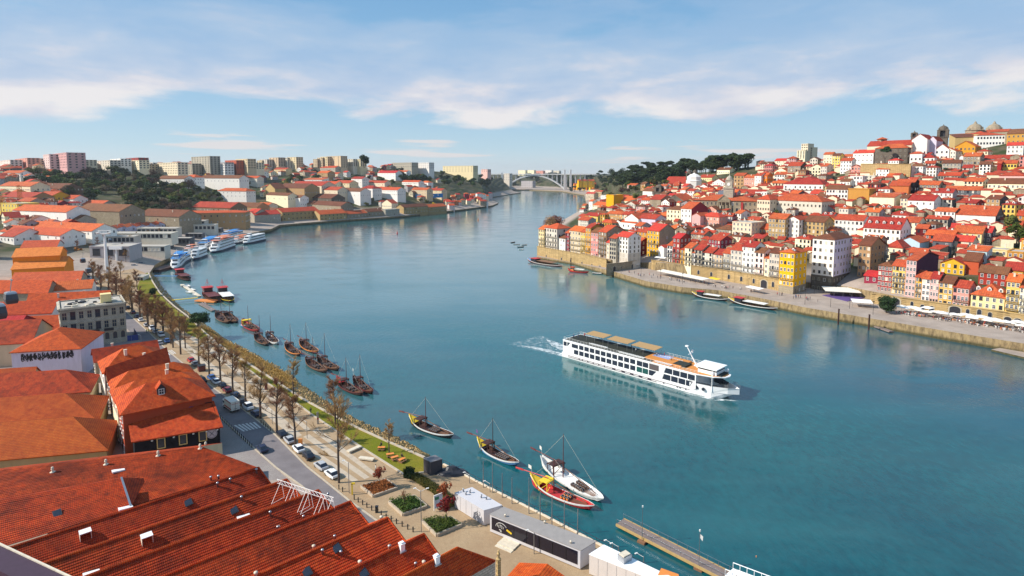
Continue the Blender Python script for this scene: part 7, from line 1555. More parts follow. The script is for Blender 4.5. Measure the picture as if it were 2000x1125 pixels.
rt = random.Random(5)
KINDN = dict(dark='dark evergreen tree', green='mid-green leafy tree', olive='olive-green leafy tree', bare='bare brown-twigged tree', gold='golden-leaved tree', rust='rust-brown bare tree')
def tree(p, kind, h, label=None, grp=None, name='tree', cat='tree', crown=None, wide=1.0):
 s = h / 8.4; o = thing(name, label or KINDN[kind], cat, p, rt.uniform(0, 6), grp); o.scale = (s * wide, s * wide, s)
 link('trunk', rt.choice(TRK), o); link('crown', crown or rt.choice(CR[kind]), o); return o
GH = 'trees of the wooded hill'
WOOD = []
def woodland(name, items):
 """a far wood that reads as one mass"""
 V, F_, n = [], [], 0; meshes = {}
 for p, k, h in items:
  c = rt.choice(CR[k] if k != 'pine' else PINE)
  for me in (c, TRK[0]):
   if me.name not in meshes: v = np.zeros(len(me.vertices) * 3, np.float32); me.vertices.foreach_get('co', v); meshes[me.name] = (v.reshape(-1, 3), [tuple(f.vertices) for f in me.polygons])
   v, f = meshes[me.name]; a = rt.uniform(0, 6); s = h / 8.4; w = s * 1.5; R_ = np.array([[w * math.cos(a), -w * math.sin(a), 0], [w * math.sin(a), w * math.cos(a), 0], [0, 0, s]], np.float32)
   V.append(v @ R_.T + np.array(p, np.float32)); F_ += [tuple(i + n for i in q) for q in f]; n += len(v)
 me = bpy.data.meshes.new(name); me.from_pydata(np.vstack(V).tolist(), [], F_); me.materials.append(LF['ridge']); o = link(name, me); struct(o, 'stuff')
def scatter(n, reg, kinds, h, where_, grp, pine=False, bv=None, inpoly=None, mass=None):
 c = 0
 for _ in range(n * 6):
  if c >= n: break
  px, py = reg(rt)
  if inpoly and not inpoly(px, py): continue
  p = gpx(px, py, bv)
  if p is None or p.z < 4: continue
  k = rt.choice(kinds); hh = rt.uniform(*h)
  if any((p - q[0]).xy.length < q[1] * .8 for q in FOOT): continue
  if mass is not None: mass.append((p, 'pine' if pine and rt.random() < .45 else k, hh)); c += 1; continue
  if pine and rt.random() < .6: tree(p, 'dark', hh, 'dark umbrella pine ' + where_, grp, 'pine_tree', 'tree', rt.choice(PINE))
  else: tree(p, k, hh, KINDN[k] + ' ' + where_, grp, wide=rt.uniform(1.35, 1.8))
  c += 1
def hillreg(r):
 px = r.uniform(58, 372); t_ = (px - 58) / 314
 return px, r.uniform(328 + t_ * 22, 375 + t_ * 45 if px < 330 else 425)
scatter(112, hillreg, ['dark'] * 5 + ['green'] * 3 + ['bare'] * 4 + ['olive'] * 2, (12, 18), 'on the wooded hill', GH, bv=BV_L)
scatter(34, lambda r: (r.uniform(75, 300), r.uniform(327, 333)), ['dark', 'bare', 'bare', 'green'], (12, 17), 'along the top of the wooded hill', GH, bv=BV_L)
scatter(20, lambda r: (r.uniform(250, 370), r.uniform(405, 432)), ['bare', 'dark', 'green', 'olive'], (8, 12), 'at the foot of the wooded hill', GH, bv=BV_L)
scatter(26, lambda r: (r.uniform(370, 500), r.uniform(362, 398)), ['dark', 'olive', 'green', 'olive'], (7, 11), 'on the green terraces', 'trees of the terraces', bv=BV_L)
scatter(34, lambda r: (r.uniform(520, 800), r.uniform(335, 372)), ['dark', 'green', 'dark', 'olive'], (8, 13), 'between the left-bank villas', 'trees between the villas', bv=BV_L)
scatter(50, lambda r: (r.uniform(770, 965), r.uniform(333, 366)), ['dark', 'dark', 'dark', 'green'], (12, 19), 'on the pine slope', 'trees of the pine slope', bv=BV_L)
scatter(10, lambda r: (r.uniform(640, 900), r.uniform(385, 405)), ['olive', 'green', 'gold'], (6, 9), 'above the riverside warehouses', 'trees by the warehouses', bv=BV_L)
scatter(16, lambda r: (r.uniform(0, 130), r.uniform(340, 430)), ['green', 'dark', 'bare'], (7, 11), 'between the upper-left roofs', 'trees between the roofs', bv=BV_L)
def ridge(r):
 px = r.uniform(1112, 1462); return px, (350 - (px - 1112) * .075) + r.uniform(0, 26) * (1 if px < 1330 else .35)
scatter(190, ridge, ['dark', 'dark', 'dark', 'green', 'bare'], (13, 22), 'on the wooded ridge', '', True, BV_R, mass=WOOD)
scatter(26, lambda r: (r.uniform(1170, 1300), r.uniform(352, 392)), ['olive', 'bare', 'green', 'olive'], (8, 13), 'on the scrubby bank below the ridge', 'trees below the ridge', bv=BV_R)
scatter(26, lambda r: (r.uniform(1000, 1120), r.uniform(345, 366)), ['dark', 'dark', 'bare'], (22, 34), 'behind the arched bridge', '', bv=BV_R, mass=WOOD)
woodland('ridge_woodland', WOOD)
scatter(9, lambda r: (r.uniform(1790, 1860), r.uniform(322, 345)), ['dark', 'bare'], (6, 9), 'on the rock below the hilltop church', 'trees below the church', bv=BV_R)
for x, y, k, h, lb in ((711, 326, 'dark', 21, 'big round dark tree alone on the left skyline'), (1432, 330, 'dark', 22, 'large dark cypress at the end of the wooded ridge'), (1078, 459, 'rust', 21, 'rust-brown bare tree at the river end of the house row'), (1068, 461, 'rust', 16, 'smaller rust-brown tree beside the bigger one at the row end'), (1089, 455, 'rust', 19, 'rust-brown tree farthest along the shore behind the row'),
                       (1752, 428, 'green', 9, 'clipped green tree beside the blank white wall in the hillside'), (1985, 480, 'green', 14, 'dark green tree at the right edge above the quay houses'), (1975, 455, 'olive', 12, 'palm-like tree at the right edge of the hillside'), (1560, 505, 'dark', 9, 'dark tree in the alley behind the yellow arcaded house'), (1515, 425, 'olive', 7, 'palm in front of the off-white palace')):
 tree(gpx(x, y) or aY(x, y, 900), k, h, lb)
for x in (1728, 1768): tree(aY(x, 319, Pc.y - 2), 'dark', 15, ('left' if x < 1740 else 'right') + ' tall palm in front of the dark stone convent', name='palm_tree', crown=PINE[0])
RND = crownmesh('crown_round', 77, LF['dark'], 2600, 4.6, 2.7, 1.6, .30, 26, 1.0); RNDG = crownmesh('crown_roundg', 78, LF['dark'], 2600, 4.4, 3.1, .8, .3, 26)
def round_tree(px, py, label, cm, s):
 p = at(px, py, 5 if px < 1000 else 4); o = thing('round_tree', label, 'tree', p); o.scale = (s,) * 3; m = MB(); m.tube((0, 0, -.3), (0, 0, 3.2), .3, .24, 8)
 for k in range(5): m.tube((0, 0, 2.4), (2 * math.cos(k * 1.26), 2 * math.sin(k * 1.26), 4.0), .14, .06, 5)
 m.build('trunk', M_BARK, o); link('crown', cm, o)
round_tree(387, 640, 'dark umbrella-shaped pine on the lawn near the floating dock', RND, .95); round_tree(299, 578, 'smaller dark pine on the lawn by the blue gangway', RNDG, .62); round_tree(1731, 611, 'big clipped round tree on the far quay beside the umbrellas', RNDG, 1.15)
def baretree(seed, h, spread, ntw=60):
 r = random.Random(seed); T = MB(); C = MB(); T.tube((0, 0, -.3), (0, 0, h * .3), .26, .22, 7)
 def tw(p, d, l, w): a = d.cross(Vector((r.gauss(0, 1), r.gauss(0, 1), r.gauss(0, 1)))).normalized() * w; C.poly([p - a, p + a, p + d * l])
 top = Vector((r.uniform(-.5, .5), r.uniform(-.5, .5), h * .84)); T.tube((0, 0, h * .3), top, .22, .05, 6)
 for k in range(24):
  f = r.uniform(0, 1) ** .9; p = Vector((0, 0, h * .2)).lerp(top, f); a = r.uniform(0, 6.28); l = spread * r.uniform(.6, 1.15) * (1.15 - f * .7); d = Vector((math.cos(a), math.sin(a), r.uniform(.5, 1.6))).normalized(); e = p + d * l; T.tube(p, e, .075, .03, 4, cap=False)
  for j in range(7):
   q = p.lerp(e, r.uniform(.3, 1)); d2 = (d + Vector((r.gauss(0, .5), r.gauss(0, .5), r.gauss(.35, .35)))).normalized(); l2 = l * r.uniform(.3, .6); e2 = q + d2 * l2; tw(q, d2, l2, .035)
   for _ in range(ntw // 3): q3 = q.lerp(e2, r.uniform(.2, 1)); tw(q3, (d2 + Vector((r.gauss(0, .6), r.gauss(0, .6), r.gauss(.2, .5)))).normalized(), r.uniform(.4, 1.2), .02)
 return T.mesh('bare_trunk', [M_BARK]), C.mesh('bare_crown', [LF['twig']])
BT = [baretree(s, 13, 3.0) for s in range(4)]; BIG = baretree(9, 20, 5.2, 110)
GP = 'bare trees along the promenade'; PL = [(338, 679), (353, 692), (389, 717), (409, 734), (431, 749), (455, 768), (480, 790), (509, 817), (541, 845), (577, 871)]
def bare(px, py, bt, s, label, grp=GP): o = thing('bare_tree', label, 'tree', at(px, py, 5), rt.uniform(0, 6), grp); o.scale = (s,) * 3; link('trunk', bt[0], o); link('crown', bt[1], o)
for k, (x, y) in enumerate(PL[::-1]): bare(x, y, BT[k % 4], 1.1 + .06 * (k % 3), f'bare winter tree by the parked cars, {nth(k)} from the near end')
bare(662, 943, BIG, 1.0, 'tallest bare tree, golden at its foot, beside the nearest parked cars', None)
k = 0
for f in [i / 21 for i in range(22)]:
 x, y = 332 + (172 - 332) * f, 672 + (552 - 672) * f
 bare(x + (k % 2) * 9 + 2, y - (k % 3) * 2, BT[k % 4], 1.0 + .08 * (k % 3), f'tawny bare tree of the upper promenade clump, {nth(k)} up from the crossing', 'bare trees of the upper promenade'); k += 1
for k, (x, y) in enumerate(((268, 566), (255, 580), (240, 590), (228, 560), (236, 545), (215, 535), (246, 606), (290, 640), (305, 655), (318, 640), (340, 660), (362, 680))): bare(x, y, BT[k % 4], .95, f'tawny bare tree on the lawn side of the upper promenade, {nth(k)} of its clump', 'bare trees on the lawn side')
for x, y, s, lb in ((655, 828, 1.05, 'slender bare tree on the lawn edge above the nearest moored barges'), (573, 770, .9, 'slender bare tree at the reed bank by the moored barges'), (760, 884, .62, 'small leaning bare tree beside the picnic tables on the lawn'), (742, 955, .0, '')):
 if s: bare(x, y, BT[0], s, lb, None)
SM = [crownmesh('crown_small_red', 90 + s, LF['red'], 420, 1.3, 1.5, 1.5, .2, 12, 1, False) for s in range(2)]
for x, y, s, lb in ((741, 949, 1, 'small russet tree in the first planter'), (789, 985, .9, 'thin bare sapling in the middle planter'), (872, 1020, 1.25, 'russet bushy tree in the planter by the white container'), (868, 985, 1.1, 'russet tree at the end of the hedge against the white container')):
 p = at(x, y, 5.5); o = thing('young_tree', lb, 'tree', p, 0); o.scale = (s,) * 3; m = MB(); m.tube((0, 0, -.4), (0, 0, 3.2), .06, .03, 5)
 for k in range(7): m.tube((0, 0, 1 + k * .25), (.9 * math.cos(k * 2.4), .9 * math.sin(k * 2.4), 2.6 + k * .25), .03, .01, 4)
 m.build('trunk', M_BARK, o); link('crown', SM[0] if 'russet' in lb else BT[1][1], o, scale=None if 'russet' in lb else (.25,) * 3)
for x, y, s in ((155, 508, 1.0), (166, 502, .9), (146, 505, .7)): tree(at(x, y, 5), 'gold', 11 * s, 'golden-leaved tree by the cable-car station', 'golden trees')
def boulders(name, px0, label):
 r = random.Random(8); m = MB()
 for (a, b), (c, d_), n in px0:
  for _ in range(n):
   f, g = r.random(), r.random(); tp, wt = Vector(a).lerp(Vector(c), f), Vector(b).lerp(Vector(d_), f); P = at(tp.x, tp.y, 5).lerp(at(wt.x, wt.y, -.2), g); s = r.uniform(.2, .6)
   i = len(m.v)
   for q in ((1, 0, 0), (-1, 0, 0), (0, 1, 0), (0, -1, 0), (0, 0, 1), (0, 0, -1)): m.v.append(tuple(P + Vector([q[j] * s * r.uniform(.6, 1.3) for j in range(3)])))
   for f_ in ((0, 2, 4), (2, 1, 4), (1, 3, 4), (3, 0, 4), (2, 0, 5), (1, 2, 5), (3, 1, 5), (0, 3, 5)): m.f.append(tuple(i + k for k in f_)); m.m.append(0)
 struct(m.build(name, wall('tanstone')), 'stuff')
SH = [((828, 894), (838, 889)), ((769, 867), (775, 854)), ((700, 836), (702, 823)), ((630, 801), (640, 786)), ((570, 764), (582, 745)), ((520, 730), (566, 728)), ((478, 703), (480, 681)), ((436, 680), (443, 664)), ((392, 646), (402, 634)), ((340, 604), (350, 597)), ((308, 570), (318, 561)), ((292, 533), (298, 530))]
boulders('shore_rocks', [(a, b, n) for a, b, n in zip(SH, SH[1:], (260, 300, 320, 420, 500, 500, 420, 360, 360, 260, 220))], '')
def tufts(name, px0, mat, hgt, seed):
 r = random.Random(seed); m = MB()
 for (a, b), (c, d_), n in px0:
  for _ in range(n):
   f, g = r.random(), r.uniform(.02, .75); P = at(*Vector(a).lerp(Vector(c), f), 5).lerp(at(*Vector(b).lerp(Vector(d_), f), .3), g); h = hgt * r.uniform(.4, 1); w = r.uniform(.08, .25); an = r.uniform(0, 3.14); u = Vector((math.cos(an), math.sin(an), 0)) * w; m.poly([P - u, P + u, P + Vector((r.gauss(0, .3), r.gauss(0, .3), h))])
 struct(m.build(name, mat), 'stuff')
tufts('dry_reeds', [(SH[k], SH[k + 1], n) for k, n in ((4, 3800), (5, 3800), (6, 2400), (7, 2400))], leafmat('dry reeds', (.40, .24, .06), (.50, .33, .10)), .7, 3)
# ---- cars
def carmesh():
 m = MB(); S = [(-2.1, .45, .78, .82), (-1.95, .32, .92, .86), (-1.0, .25, .95, .88), (.9, .25, .95, .88), (1.75, .3, .86, .84), (2.1, .42, .70, .74)]
 m.loft([[(x, -w, z0), (x, w, z0), (x, w * 1.02, (z0 + z1) / 2), (x, w * .94, z1), (x, -w * .94, z1), (x, -w * 1.02, (z0 + z1) / 2)] for x, z0, z1, w in S])
 m.loft([[(-1.15, -.66, 1.42), (.35, -.66, 1.45), (.35, .66, 1.45), (-1.15, .66, 1.42)], [(-1.1, -.62, 1.47), (.3, -.62, 1.5), (.3, .62, 1.5), (-1.1, .62, 1.47)]]); g = MB()
 g.loft([[(-1.85, -.80, .90), (1.05, -.80, .93), (1.05, .80, .93), (-1.85, .80, .90)], [(-1.2, -.67, 1.43), (.4, -.67, 1.46), (.4, .67, 1.46), (-1.2, .67, 1.43)]]); w = MB(); w.tube((0, -.1, .31), (0, .1, .31), .31, .31, 12, 0); w.tube((0, -.11, .31), (0, .11, .31), .17, .17, 8, 1); l = MB(); l.box((0, 0, 0), (.06, .3, .14))
 return m.mesh('car_body', [P_('car paint', (.5, .5, .5), .3, .05)]), g.mesh('car_glass', [M_GLASS]), w.mesh('car_wheel', [P_('tyre rubber', (.015, .015, .016), .8), M_GALV]), l
cb, cg, cw, cl = carmesh(); TL = cl.mesh('tail', [P_('tail lamp red', (.5, .01, .01), .3)]); HLm = cl.mesh('head', [M_FRAME])
PNT = {n: P_(n + ' car paint', c, .28, .05) for n, c in dict(black=(.012, .012, .016), white=(.78, .78, .78), silver=(.42, .43, .45), grey=(.16, .17, .19), red=(.42, .02, .025), blue=(.05, .12, .32), navy=(.02, .03, .07), maroon=(.16, .015, .03)).items()}
def car0():
 o = thing('parked_car', '', 'car', (0, 0, 0)); link('body', cb, o); link('windows', cg, o)
 for x in (-1.3, 1.3):
  for y in (-.78, .78): link('wheel', cw, o, (x, y, 0))
 for y in (-.6, .6): link('tail_light', TL, o, (-2.06, y, .66)); link('headlight', HLm, o, (2.04, y, .56))
 return o
CAR0 = car0(); first = [True]; cpm = bpy.data.materials['car paint']
def rdir(px, py):
 P = [at(x, y, 5) for x, y in RK_R]; p = at(px, py, 5); k = min(range(len(P) - 1), key=lambda i: ((P[i] + P[i + 1]) / 2 - p).length); d = P[k + 1] - P[k]; return math.atan2(d.y, d.x)
def car(px, py, colr, label, van=False, rz=None, grp='cars along the riverside street', flip=False):
 p = at(px, py, 5); p.z = 5.006; rz = rdir(px, py) + (math.pi if flip else 0) if rz is None else rz
 if first[0]: o = CAR0; first[0] = False; o.location = p; o.rotation_euler = (0, 0, rz); o['label'] = label; o['group'] = grp
 else: o = copy_tree(CAR0, p, rz, label, grp)
 for c in o.children:
  if c.data == cb: c.material_slots[0].link = 'OBJECT'; c.material_slots[0].material = PNT[colr]
 if van: o.scale = (1.05, 1.05, 1.35)
CL = [(648, 930, 'white'), (627, 914, 'silver'), (602, 894, 'black'), (583, 880, 'white'), (565, 863, 'silver'), (550, 851, 'black'), (500, 811, 'navy'), (484, 799, 'white'), (473, 788, 'black'), (460, 775, 'navy'), (444, 765, 'maroon'), (434, 756, 'black'), (422, 748, 'white'), (413, 740, 'blue'), (381, 713, 'grey'), (373, 706, 'red'),
      (326, 668, 'blue'), (315, 657, 'white'), (303, 650, 'silver'), (297, 644, 'white'), (286, 637, 'silver'), (275, 627, 'white'), (268, 620, 'navy'), (260, 612, 'maroon'), (250, 603, 'black'), (238, 592, 'grey'), (187, 555, 'silver'), (178, 546, 'white'), (172, 542, 'black'), (156, 531, 'grey'), (150, 523, 'black'), (145, 517, 'cyan'), (140, 511, 'silver'), (135, 506, 'black')]
PNT['cyan'] = P_('pale blue car paint', (.3, .55, .65), .3, .05)
for k, (x, y, c) in enumerate(CL): car(x, y, c, f"{'pale blue' if c == 'cyan' else c} {'van' if k in (7, 17, 19) else 'car'} parked at the promenade kerb, {nth(k)} counted from the lodge roof", k in (7, 17, 19))
for x, y, c, lb in ((512, 880, 'navy', 'dark car driving alone on the street beside the bollards'), (396, 746, 'black', 'black car driving on the street beside the red-roofed houses'), (312, 672, 'silver', 'silver car turning across the street at the blue hoarding')): car(x, y, c, lb, grp=None, flip=x == 396)
p = at(452, 800, 5); tr = thing('box_truck', 'white box truck with red stripes driving up the street', 'truck', (p.x, p.y, 5.006), rdir(452, 800)); m = MB(); m.box((-.6, 0, .75), (5.0, 2.3, 2.45)); m.build('cargo_box', plain('truck cream', (.74, .70, .62), .5, .2), tr); m = MB(); m.box((2.75, 0, .5), (1.7, 2.1, 1.9), 0, 0, .9); m.build('cab', M_WHITE, tr); m = MB(); m.box((3.45, 0, 1.4), (.25, 1.7, .75)); m.box((2.9, 0, 1.45), (.9, 2.08, .6)); m.build('window', M_GLASS, tr)
m = MB()
for z, h in ((2.75, .22), (1.0, .35)):
 for s in (-1, 1): m.box((-.6, s * 1.16, z), (4.9, .03, h))
m.box((-3.11, 0, 2.5), (.03, 2.0, .08)); m.build('red_stripe', HUL['red'], tr); m = MB(); m.box((-3.11, 0, .8), (.04, .06, 2.2)); m.box((-3.12, 0, 1.1), (.04, .9, .1)); m.build('rear_doors', M_DARK, tr)
for x in (-2, 2.6):
 for y in (-.95, .95): link('wheel', cw, tr, (x, y, 0), 0, (1.4, 1.4, 1.4))
# ---- street furniture
m = MB(); m.lathe((0, 0, 0), [(.11, 0), (.11, .8), (.13, .85), (.11, 1.0), (.04, 1.05)], 8); BOL = m.mesh('bollard', [M_IRON])
def bollards(pts, lab, grp):
 for k, (x, y) in enumerate(pts): tag(link('bollard', BOL, None, at(x, y, 5.0)), f'black bollard {lab}, {nth(k)} from its near end', 'bollard', grp)
bollards([(480 + x / 3.846, 880 + (y + 20) / 3.846) for x, y in ((1257, 592), (1217, 572), (1175, 550), (1132, 530), (1093, 510), (1055, 492), (1018, 470), (946, 430), (910, 408), (878, 388), (845, 368), (815, 348), (728, 290), (700, 270))], 'on the kerb by the lodge', 'bollards by the lodge')
bollards([(492 - k * 4.05, 874 - k * 3.72) for k in range(20)], 'on the pavement side of the street', 'bollards of the pavement'); bollards([(528 - k * 4.5, 842 - k * 3.6) for k in range(5)], 'beside the zebra crossing', 'bollards at the crossing')
def lamp(px, py, yt, label, arms=1):
 p = at(px, py, 5); h = z_at(p, yt) - 5; r = thing('street_lamp', label, 'street lamp', p, 0, 'street lamps'); m = MB(); m.tube((0, 0, 0), (0, 0, h), .09, .06, 7); m.build('post', M_GALV, r)
 for s in range(arms): m = MB(); d = -1 if s == 0 else 1; m.tube((0, 0, h - .2), (1.0 * d, .5, h + .15), .04, .03, 5); m.box((1.15 * d, .55, h + .05), (.5, .22, .12), 0, .4); m.build('lamp_head', M_FRAME, r)
lamp(682, 963, 903, 'tall grey street lamp by the nearest white car'); lamp(823, 1039, 958, 'two-armed street lamp between the planters', 2); lamp(1043, 1082, 1040, 'short lamp post in front of the glass pavilion'); lamp(600, 856, 823, 'street lamp on the promenade by the bare trees'); lamp(532, 828, 800, 'thin street lamp near the zebra crossing'); lamp(276, 672, 655, 'dark lamp and sign at the hoarding corner')
def simple(name, label, cat, px, py, parts, rz=0.0, z=5.0, grp=None):
 p = at(px, py, z); r = thing(name, label, cat, p, rz, grp)
 for nm, mb_, mt in parts: mb_.build(nm, mt, r)
 return r
def B_(*boxes, **k):
 m = MB()
 for c, s, *q in boxes: m.box(c, s, q[0] if q else 0, q[1] if len(q) > 1 else 0)
 return m
simple('yellow_post', 'bright yellow post with an angled top near the first planter', 'post', 688, 966, [('post', B_(((0, 0, 0), (.25, .25, 2.4)), ((.25, 0, 2.2), (.7, .25, .3))), HUL['yellow'])])
simple('litter_bin', 'black litter bin in the bollard line', 'bin', 736, 1001, [('bin', B_(((0, 0, 0), (.5, .5, 1.2)), ((0, 0, 1.2), (.6, .6, .1))), M_IRON)])
simple('billboard', 'upright advertising panel with green and red picture by the hedge', 'sign', 856, 997, [('frame', B_(((-.9, 0, .3), (.1, .15, 3.0)), ((.9, 0, .3), (.1, .15, 3.0)), ((0, 0, 3.2), (1.9, .15, .12)), ((0, 0, .6), (1.9, .15, .12))), M_FRAME), ('poster', B_(((0, 0, .72), (1.7, .1, 2.5)), ((-.3, -.06, 2.3), (.9, .03, .6), 1), ((.15, -.06, .9), (1.2, .03, .6), 2)), [plain('poster blue grey', (.5, .55, .65), .5), HUL['green'], HUL['red']])], .65)
simple('map_totem', 'slim grey totem sign with red mark on the promenade', 'sign', 621, 828, [('totem', B_(((0, 0, 0), (.5, .2, 3.2)), ((0, -.12, 1.2), (.4, .03, .5), 1)), [M_GALV, HUL['red']])], .7); simple('red_box', 'small red information pillar on the promenade', 'sign', 520, 761, [('pillar', B_(((0, 0, 0), (.7, .5, 2.0)),), HUL['darkred'])])
simple('info_board', 'orange sandwich board beside the parked silver car', 'sign', 587, 868, [('board', B_(((0, 0, 0), (.9, .4, 1.4)),), HUL['orange'])]); simple('kiosk_hut', 'dark red kiosk box beside the parked grey car', 'kiosk', 394, 724, [('hut', B_(((0, 0, 0), (2, 2, 1.8)),), HUL['darkred']), ('roof', B_(((0, 0, 1.8), (2.3, 2.3, .15)),), M_DARK)], .7)
for k, (x, y, a) in enumerate(((692, 880, .9), (716, 899, -.25))): simple('stone_bench', ('upper' if k == 0 else 'lower') + ' pale stone bench slab on the promenade', 'bench', x, y, [('seat', B_(((0, 0, .3), (3.6, 1.1, .3)),), M_CHIM), ('base', B_(((-1.2, 0, 0), (.5, .8, .3)), ((1.2, 0, 0), (.5, .8, .3))), M_CONC)], a)
CRP = {k: None for k in 'ab'}
for k, (q, g, lb) in enumerate((([(705.5, 948), (729, 967), (775.5, 951), (753, 935)], 'red', 'stone-edged planter with russet ground cover, farthest of three'), ([(760, 979), (787, 1003), (833, 987), (809, 967)], 'green', 'stone-edged planter with green shrubs, middle of three'), ([(824.5, 1016), (853, 1043), (901, 1023), (880, 1009)], 'green', 'stone-edged planter with green shrubs beside the container'))):
 P = [at(x, y, 5.5) for x, y in q]; r = thing('planter', lb, 'planter', (P[0].x, P[0].y, 5), 0, 'promenade planters'); O = Vector((P[0].x, P[0].y, 5)); m = MB()
 for a, b in zip(P, P[1:] + P[:1]): m.beam(a - O - Vector((0, 0, .25)), b - O - Vector((0, 0, .25)), .4, .6)
 m.build('stone_edge', M_PALE, r); m = MB(); m.prism([p - O for p in P][::1] if (P[1] - P[0]).cross(P[2] - P[0]).z > 0 else [p - O for p in P][::-1], 0, .42); m.build('soil', M_SOIL, r); m = MB(); rg = random.Random(k)
 for _ in range(2600):
  a, b = rg.random(), rg.random(); p = P[0].lerp(P[1], a).lerp(P[3].lerp(P[2], a), b) - O; s = rg.uniform(.1, .24); hh = .45 + rg.random() * (.75 if g == 'green' and b + a * .2 < .85 else .15); u = Vector((rg.gauss(0, 1), rg.gauss(0, 1), rg.gauss(0, .6))).normalized() * s; v = Vector((rg.gauss(0, 1), rg.gauss(0, 1), rg.gauss(0, .6))).normalized() * s; p.z = hh; m.poly([p - u, p + u, p + v])
 m.build('plants', LF[g], r)
def hedge(p, q, w, h, label, n, kind='green'):
 a, b = at(*p, 5), at(*q, 5); r = thing('hedge', label, 'hedge', a); d = b - a; L = d.length; dn = d.normalized(); nn = Vector((-dn.y, dn.x, 0)); m = MB(); m.beam(Vector((0, 0, h * .45)), d + Vector((0, 0, h * .45)), w * .8, h * .85); rg = random.Random(n)
 for _ in range(n):
  c = dn * rg.uniform(0, L) + nn * rg.uniform(-w / 2, w / 2) + Vector((0, 0, rg.uniform(.1, h))); k = rg.random()
  if k < .5: c.z = h * rg.uniform(.85, 1.05)
  elif k < .75: c = c - nn * (c.dot(nn)) + nn * w / 2 * rg.choice((-1, 1))
  s = rg.uniform(.1, .22); u = Vector((rg.gauss(0, 1), rg.gauss(0, 1), rg.gauss(0, 1))).normalized() * s; v = Vector((rg.gauss(0, 1), rg.gauss(0, 1), rg.gauss(0, 1))).normalized() * s; m.poly([c - u, c + u, c + v])
 m.build('foliage', LF[kind], r)
hedge((809, 934), (868, 972), 1.7, 1.2, 'long clipped green hedge beside the dark kiosk terrace', 3000, 'olive'); hedge((792, 930), (806, 934), 1.7, 1.9, 'dark clipped hedge block at the end of the lawn', 900, 'dark'); hedge((866, 975), (884, 990), 1.6, 1.6, 'brown-green hedge stub against the white container', 800, 'olive')
def boxbuild(name, label, cat, roofpx, zr, z0, mat, roofmat_, group=None, rim=.15):
 P = [at(x, y, zr) for x, y in roofpx]
 if (P[1] - P[0]).cross(P[2] - P[0]).z < 0: P = P[::-1]
 O = Vector((P[0].x, P[0].y, z0)); r = thing(name, label, cat, O, 0, group); Q = [p - O for p in P]; m = MB(); m.prism(Q, 0, zr - z0); m.build('wall', mat, r); c = sum(Q, Vector()) / 4; m = MB(); m.prism([c + (p - c) * 1.012 for p in Q], zr - z0 - .05, zr - z0 + .06); m.build('roof', roofmat_, r); sm = MB()
 for a, b in zip(Q, Q[1:] + Q[:1]):
  n_ = int((b - a).length / 1.5); dd = (b - a).normalized(); o_ = Vector((dd.y, -dd.x, 0)) * .01
  for k in range(1, n_): x = a.lerp(b, k / n_) + o_; sm.beam((x.x, x.y, .1), (x.x, x.y, zr - z0 - .12), .04, .03)
 if 'glass' not in name: sm.build('panel_seams', M_GALV, r)
 return r, P, O
G1 = plain('pale metal cladding', (.58, .56, .58), .5, .15, .5); G2_ = plain('grey roof panels', (.32, .29, .27), .6, .3, .7); KD = plain('charcoal panel', (.055, .05, .06), .6, .3, .8); KT = plain('grey kiosk roof', (.19, .18, .19), .7, .3)
boxbuild('dark_kiosk', 'charcoal cube kiosk at the end of the lawn by the railing', 'kiosk', [(827, 895.5), (841, 903), (864, 896.7), (850, 889)], 8.0, 5, KD, KT)
simple('covered_heap', 'heap under black netting beside the dark kiosk', 'heap', 882, 924, [('cover', (lambda m: (m.lathe((0, 0, 0), [(2.6, 0), (2.2, .5), (1.2, .9), (.7, 1.5), (.1, 1.6)], 9, 0, 1.5, .7), m)[1])(MB()), M_DARK)])
w_, P, O = boxbuild('white_container', 'pale grey box pavilion, the one nearest the hedge', 'container building', [(888, 963), (945, 997), (980.5, 987), (922, 952)], 8, 5.1, G1, G1)
for x, y in ((905, 960), (910, 966), (918, 962), (940, 972), (950, 975)): tag(link('roof_vent', VENT, None, at(x, y, 8.1), 0, (.7,) * 3), 'small vent on the roof of the pale grey box pavilion', 'roof vent', 'vents on the pale grey box')
pv, P, O = boxbuild('glass_pavilion', 'long flat-roofed pavilion with black glass front by the railing', 'pavilion', [(957, 1005), (1133.5, 1075.5), (1163, 1057.5), (984.5, 990.5)], 8.4, 5.2, G1, G2_)
Q = [at(957, 1005, 8.4) - O, at(1133.5, 1075.5, 8.4) - O]; d = (Q[1] - Q[0]); d.z = 0; L = d.length; d.normalize(); nn = Vector((d.y, -d.x, 0)); b0 = Vector((Q[0].x, Q[0].y, 0)); m = MB()
m.beam(b0 + d * .4 + nn * .03 + Vector((0, 0, 1.75)), b0 + d * (L - .5) + nn * .03 + Vector((0, 0, 1.75)), .06, 2.3); m.build('glass_front', plain('black glazing', (.012, .010, .02), .08, .2), pv)
for k in range(1, 7): m = MB(); x = b0 + d * (L * k / 7) + nn * .09; m.beam(x + Vector((0, 0, .6)), x + Vector((0, 0, 2.9)), .06, .06); m.build('mullion', M_IRON, pv)
m = MB(); c = b0 + d * 2.6 + nn * .12 + Vector((0, 0, 1.6)); up = Vector((0, 0, 1))
for k in range(9):
 a0, a1 = math.pi * (1 - k / 9 * .85), math.pi * (1 - (k + 1) / 9 * .85); m.beam(c + d * 1.2 * math.cos(a0) + up * .9 * math.sin(a0), c + d * 1.2 * math.cos(a1) + up * .9 * math.sin(a1), .04, .07)
for x, z0, z1 in ((-.9, .0, .5), (-.6, -.1, .45), (-.3, -.1, .5), (.05, -.1, .35), (.35, -.1, .3)): m.beam(c + d * x + up * z0, c + d * (x + .12) + up * z1, .04, .06);
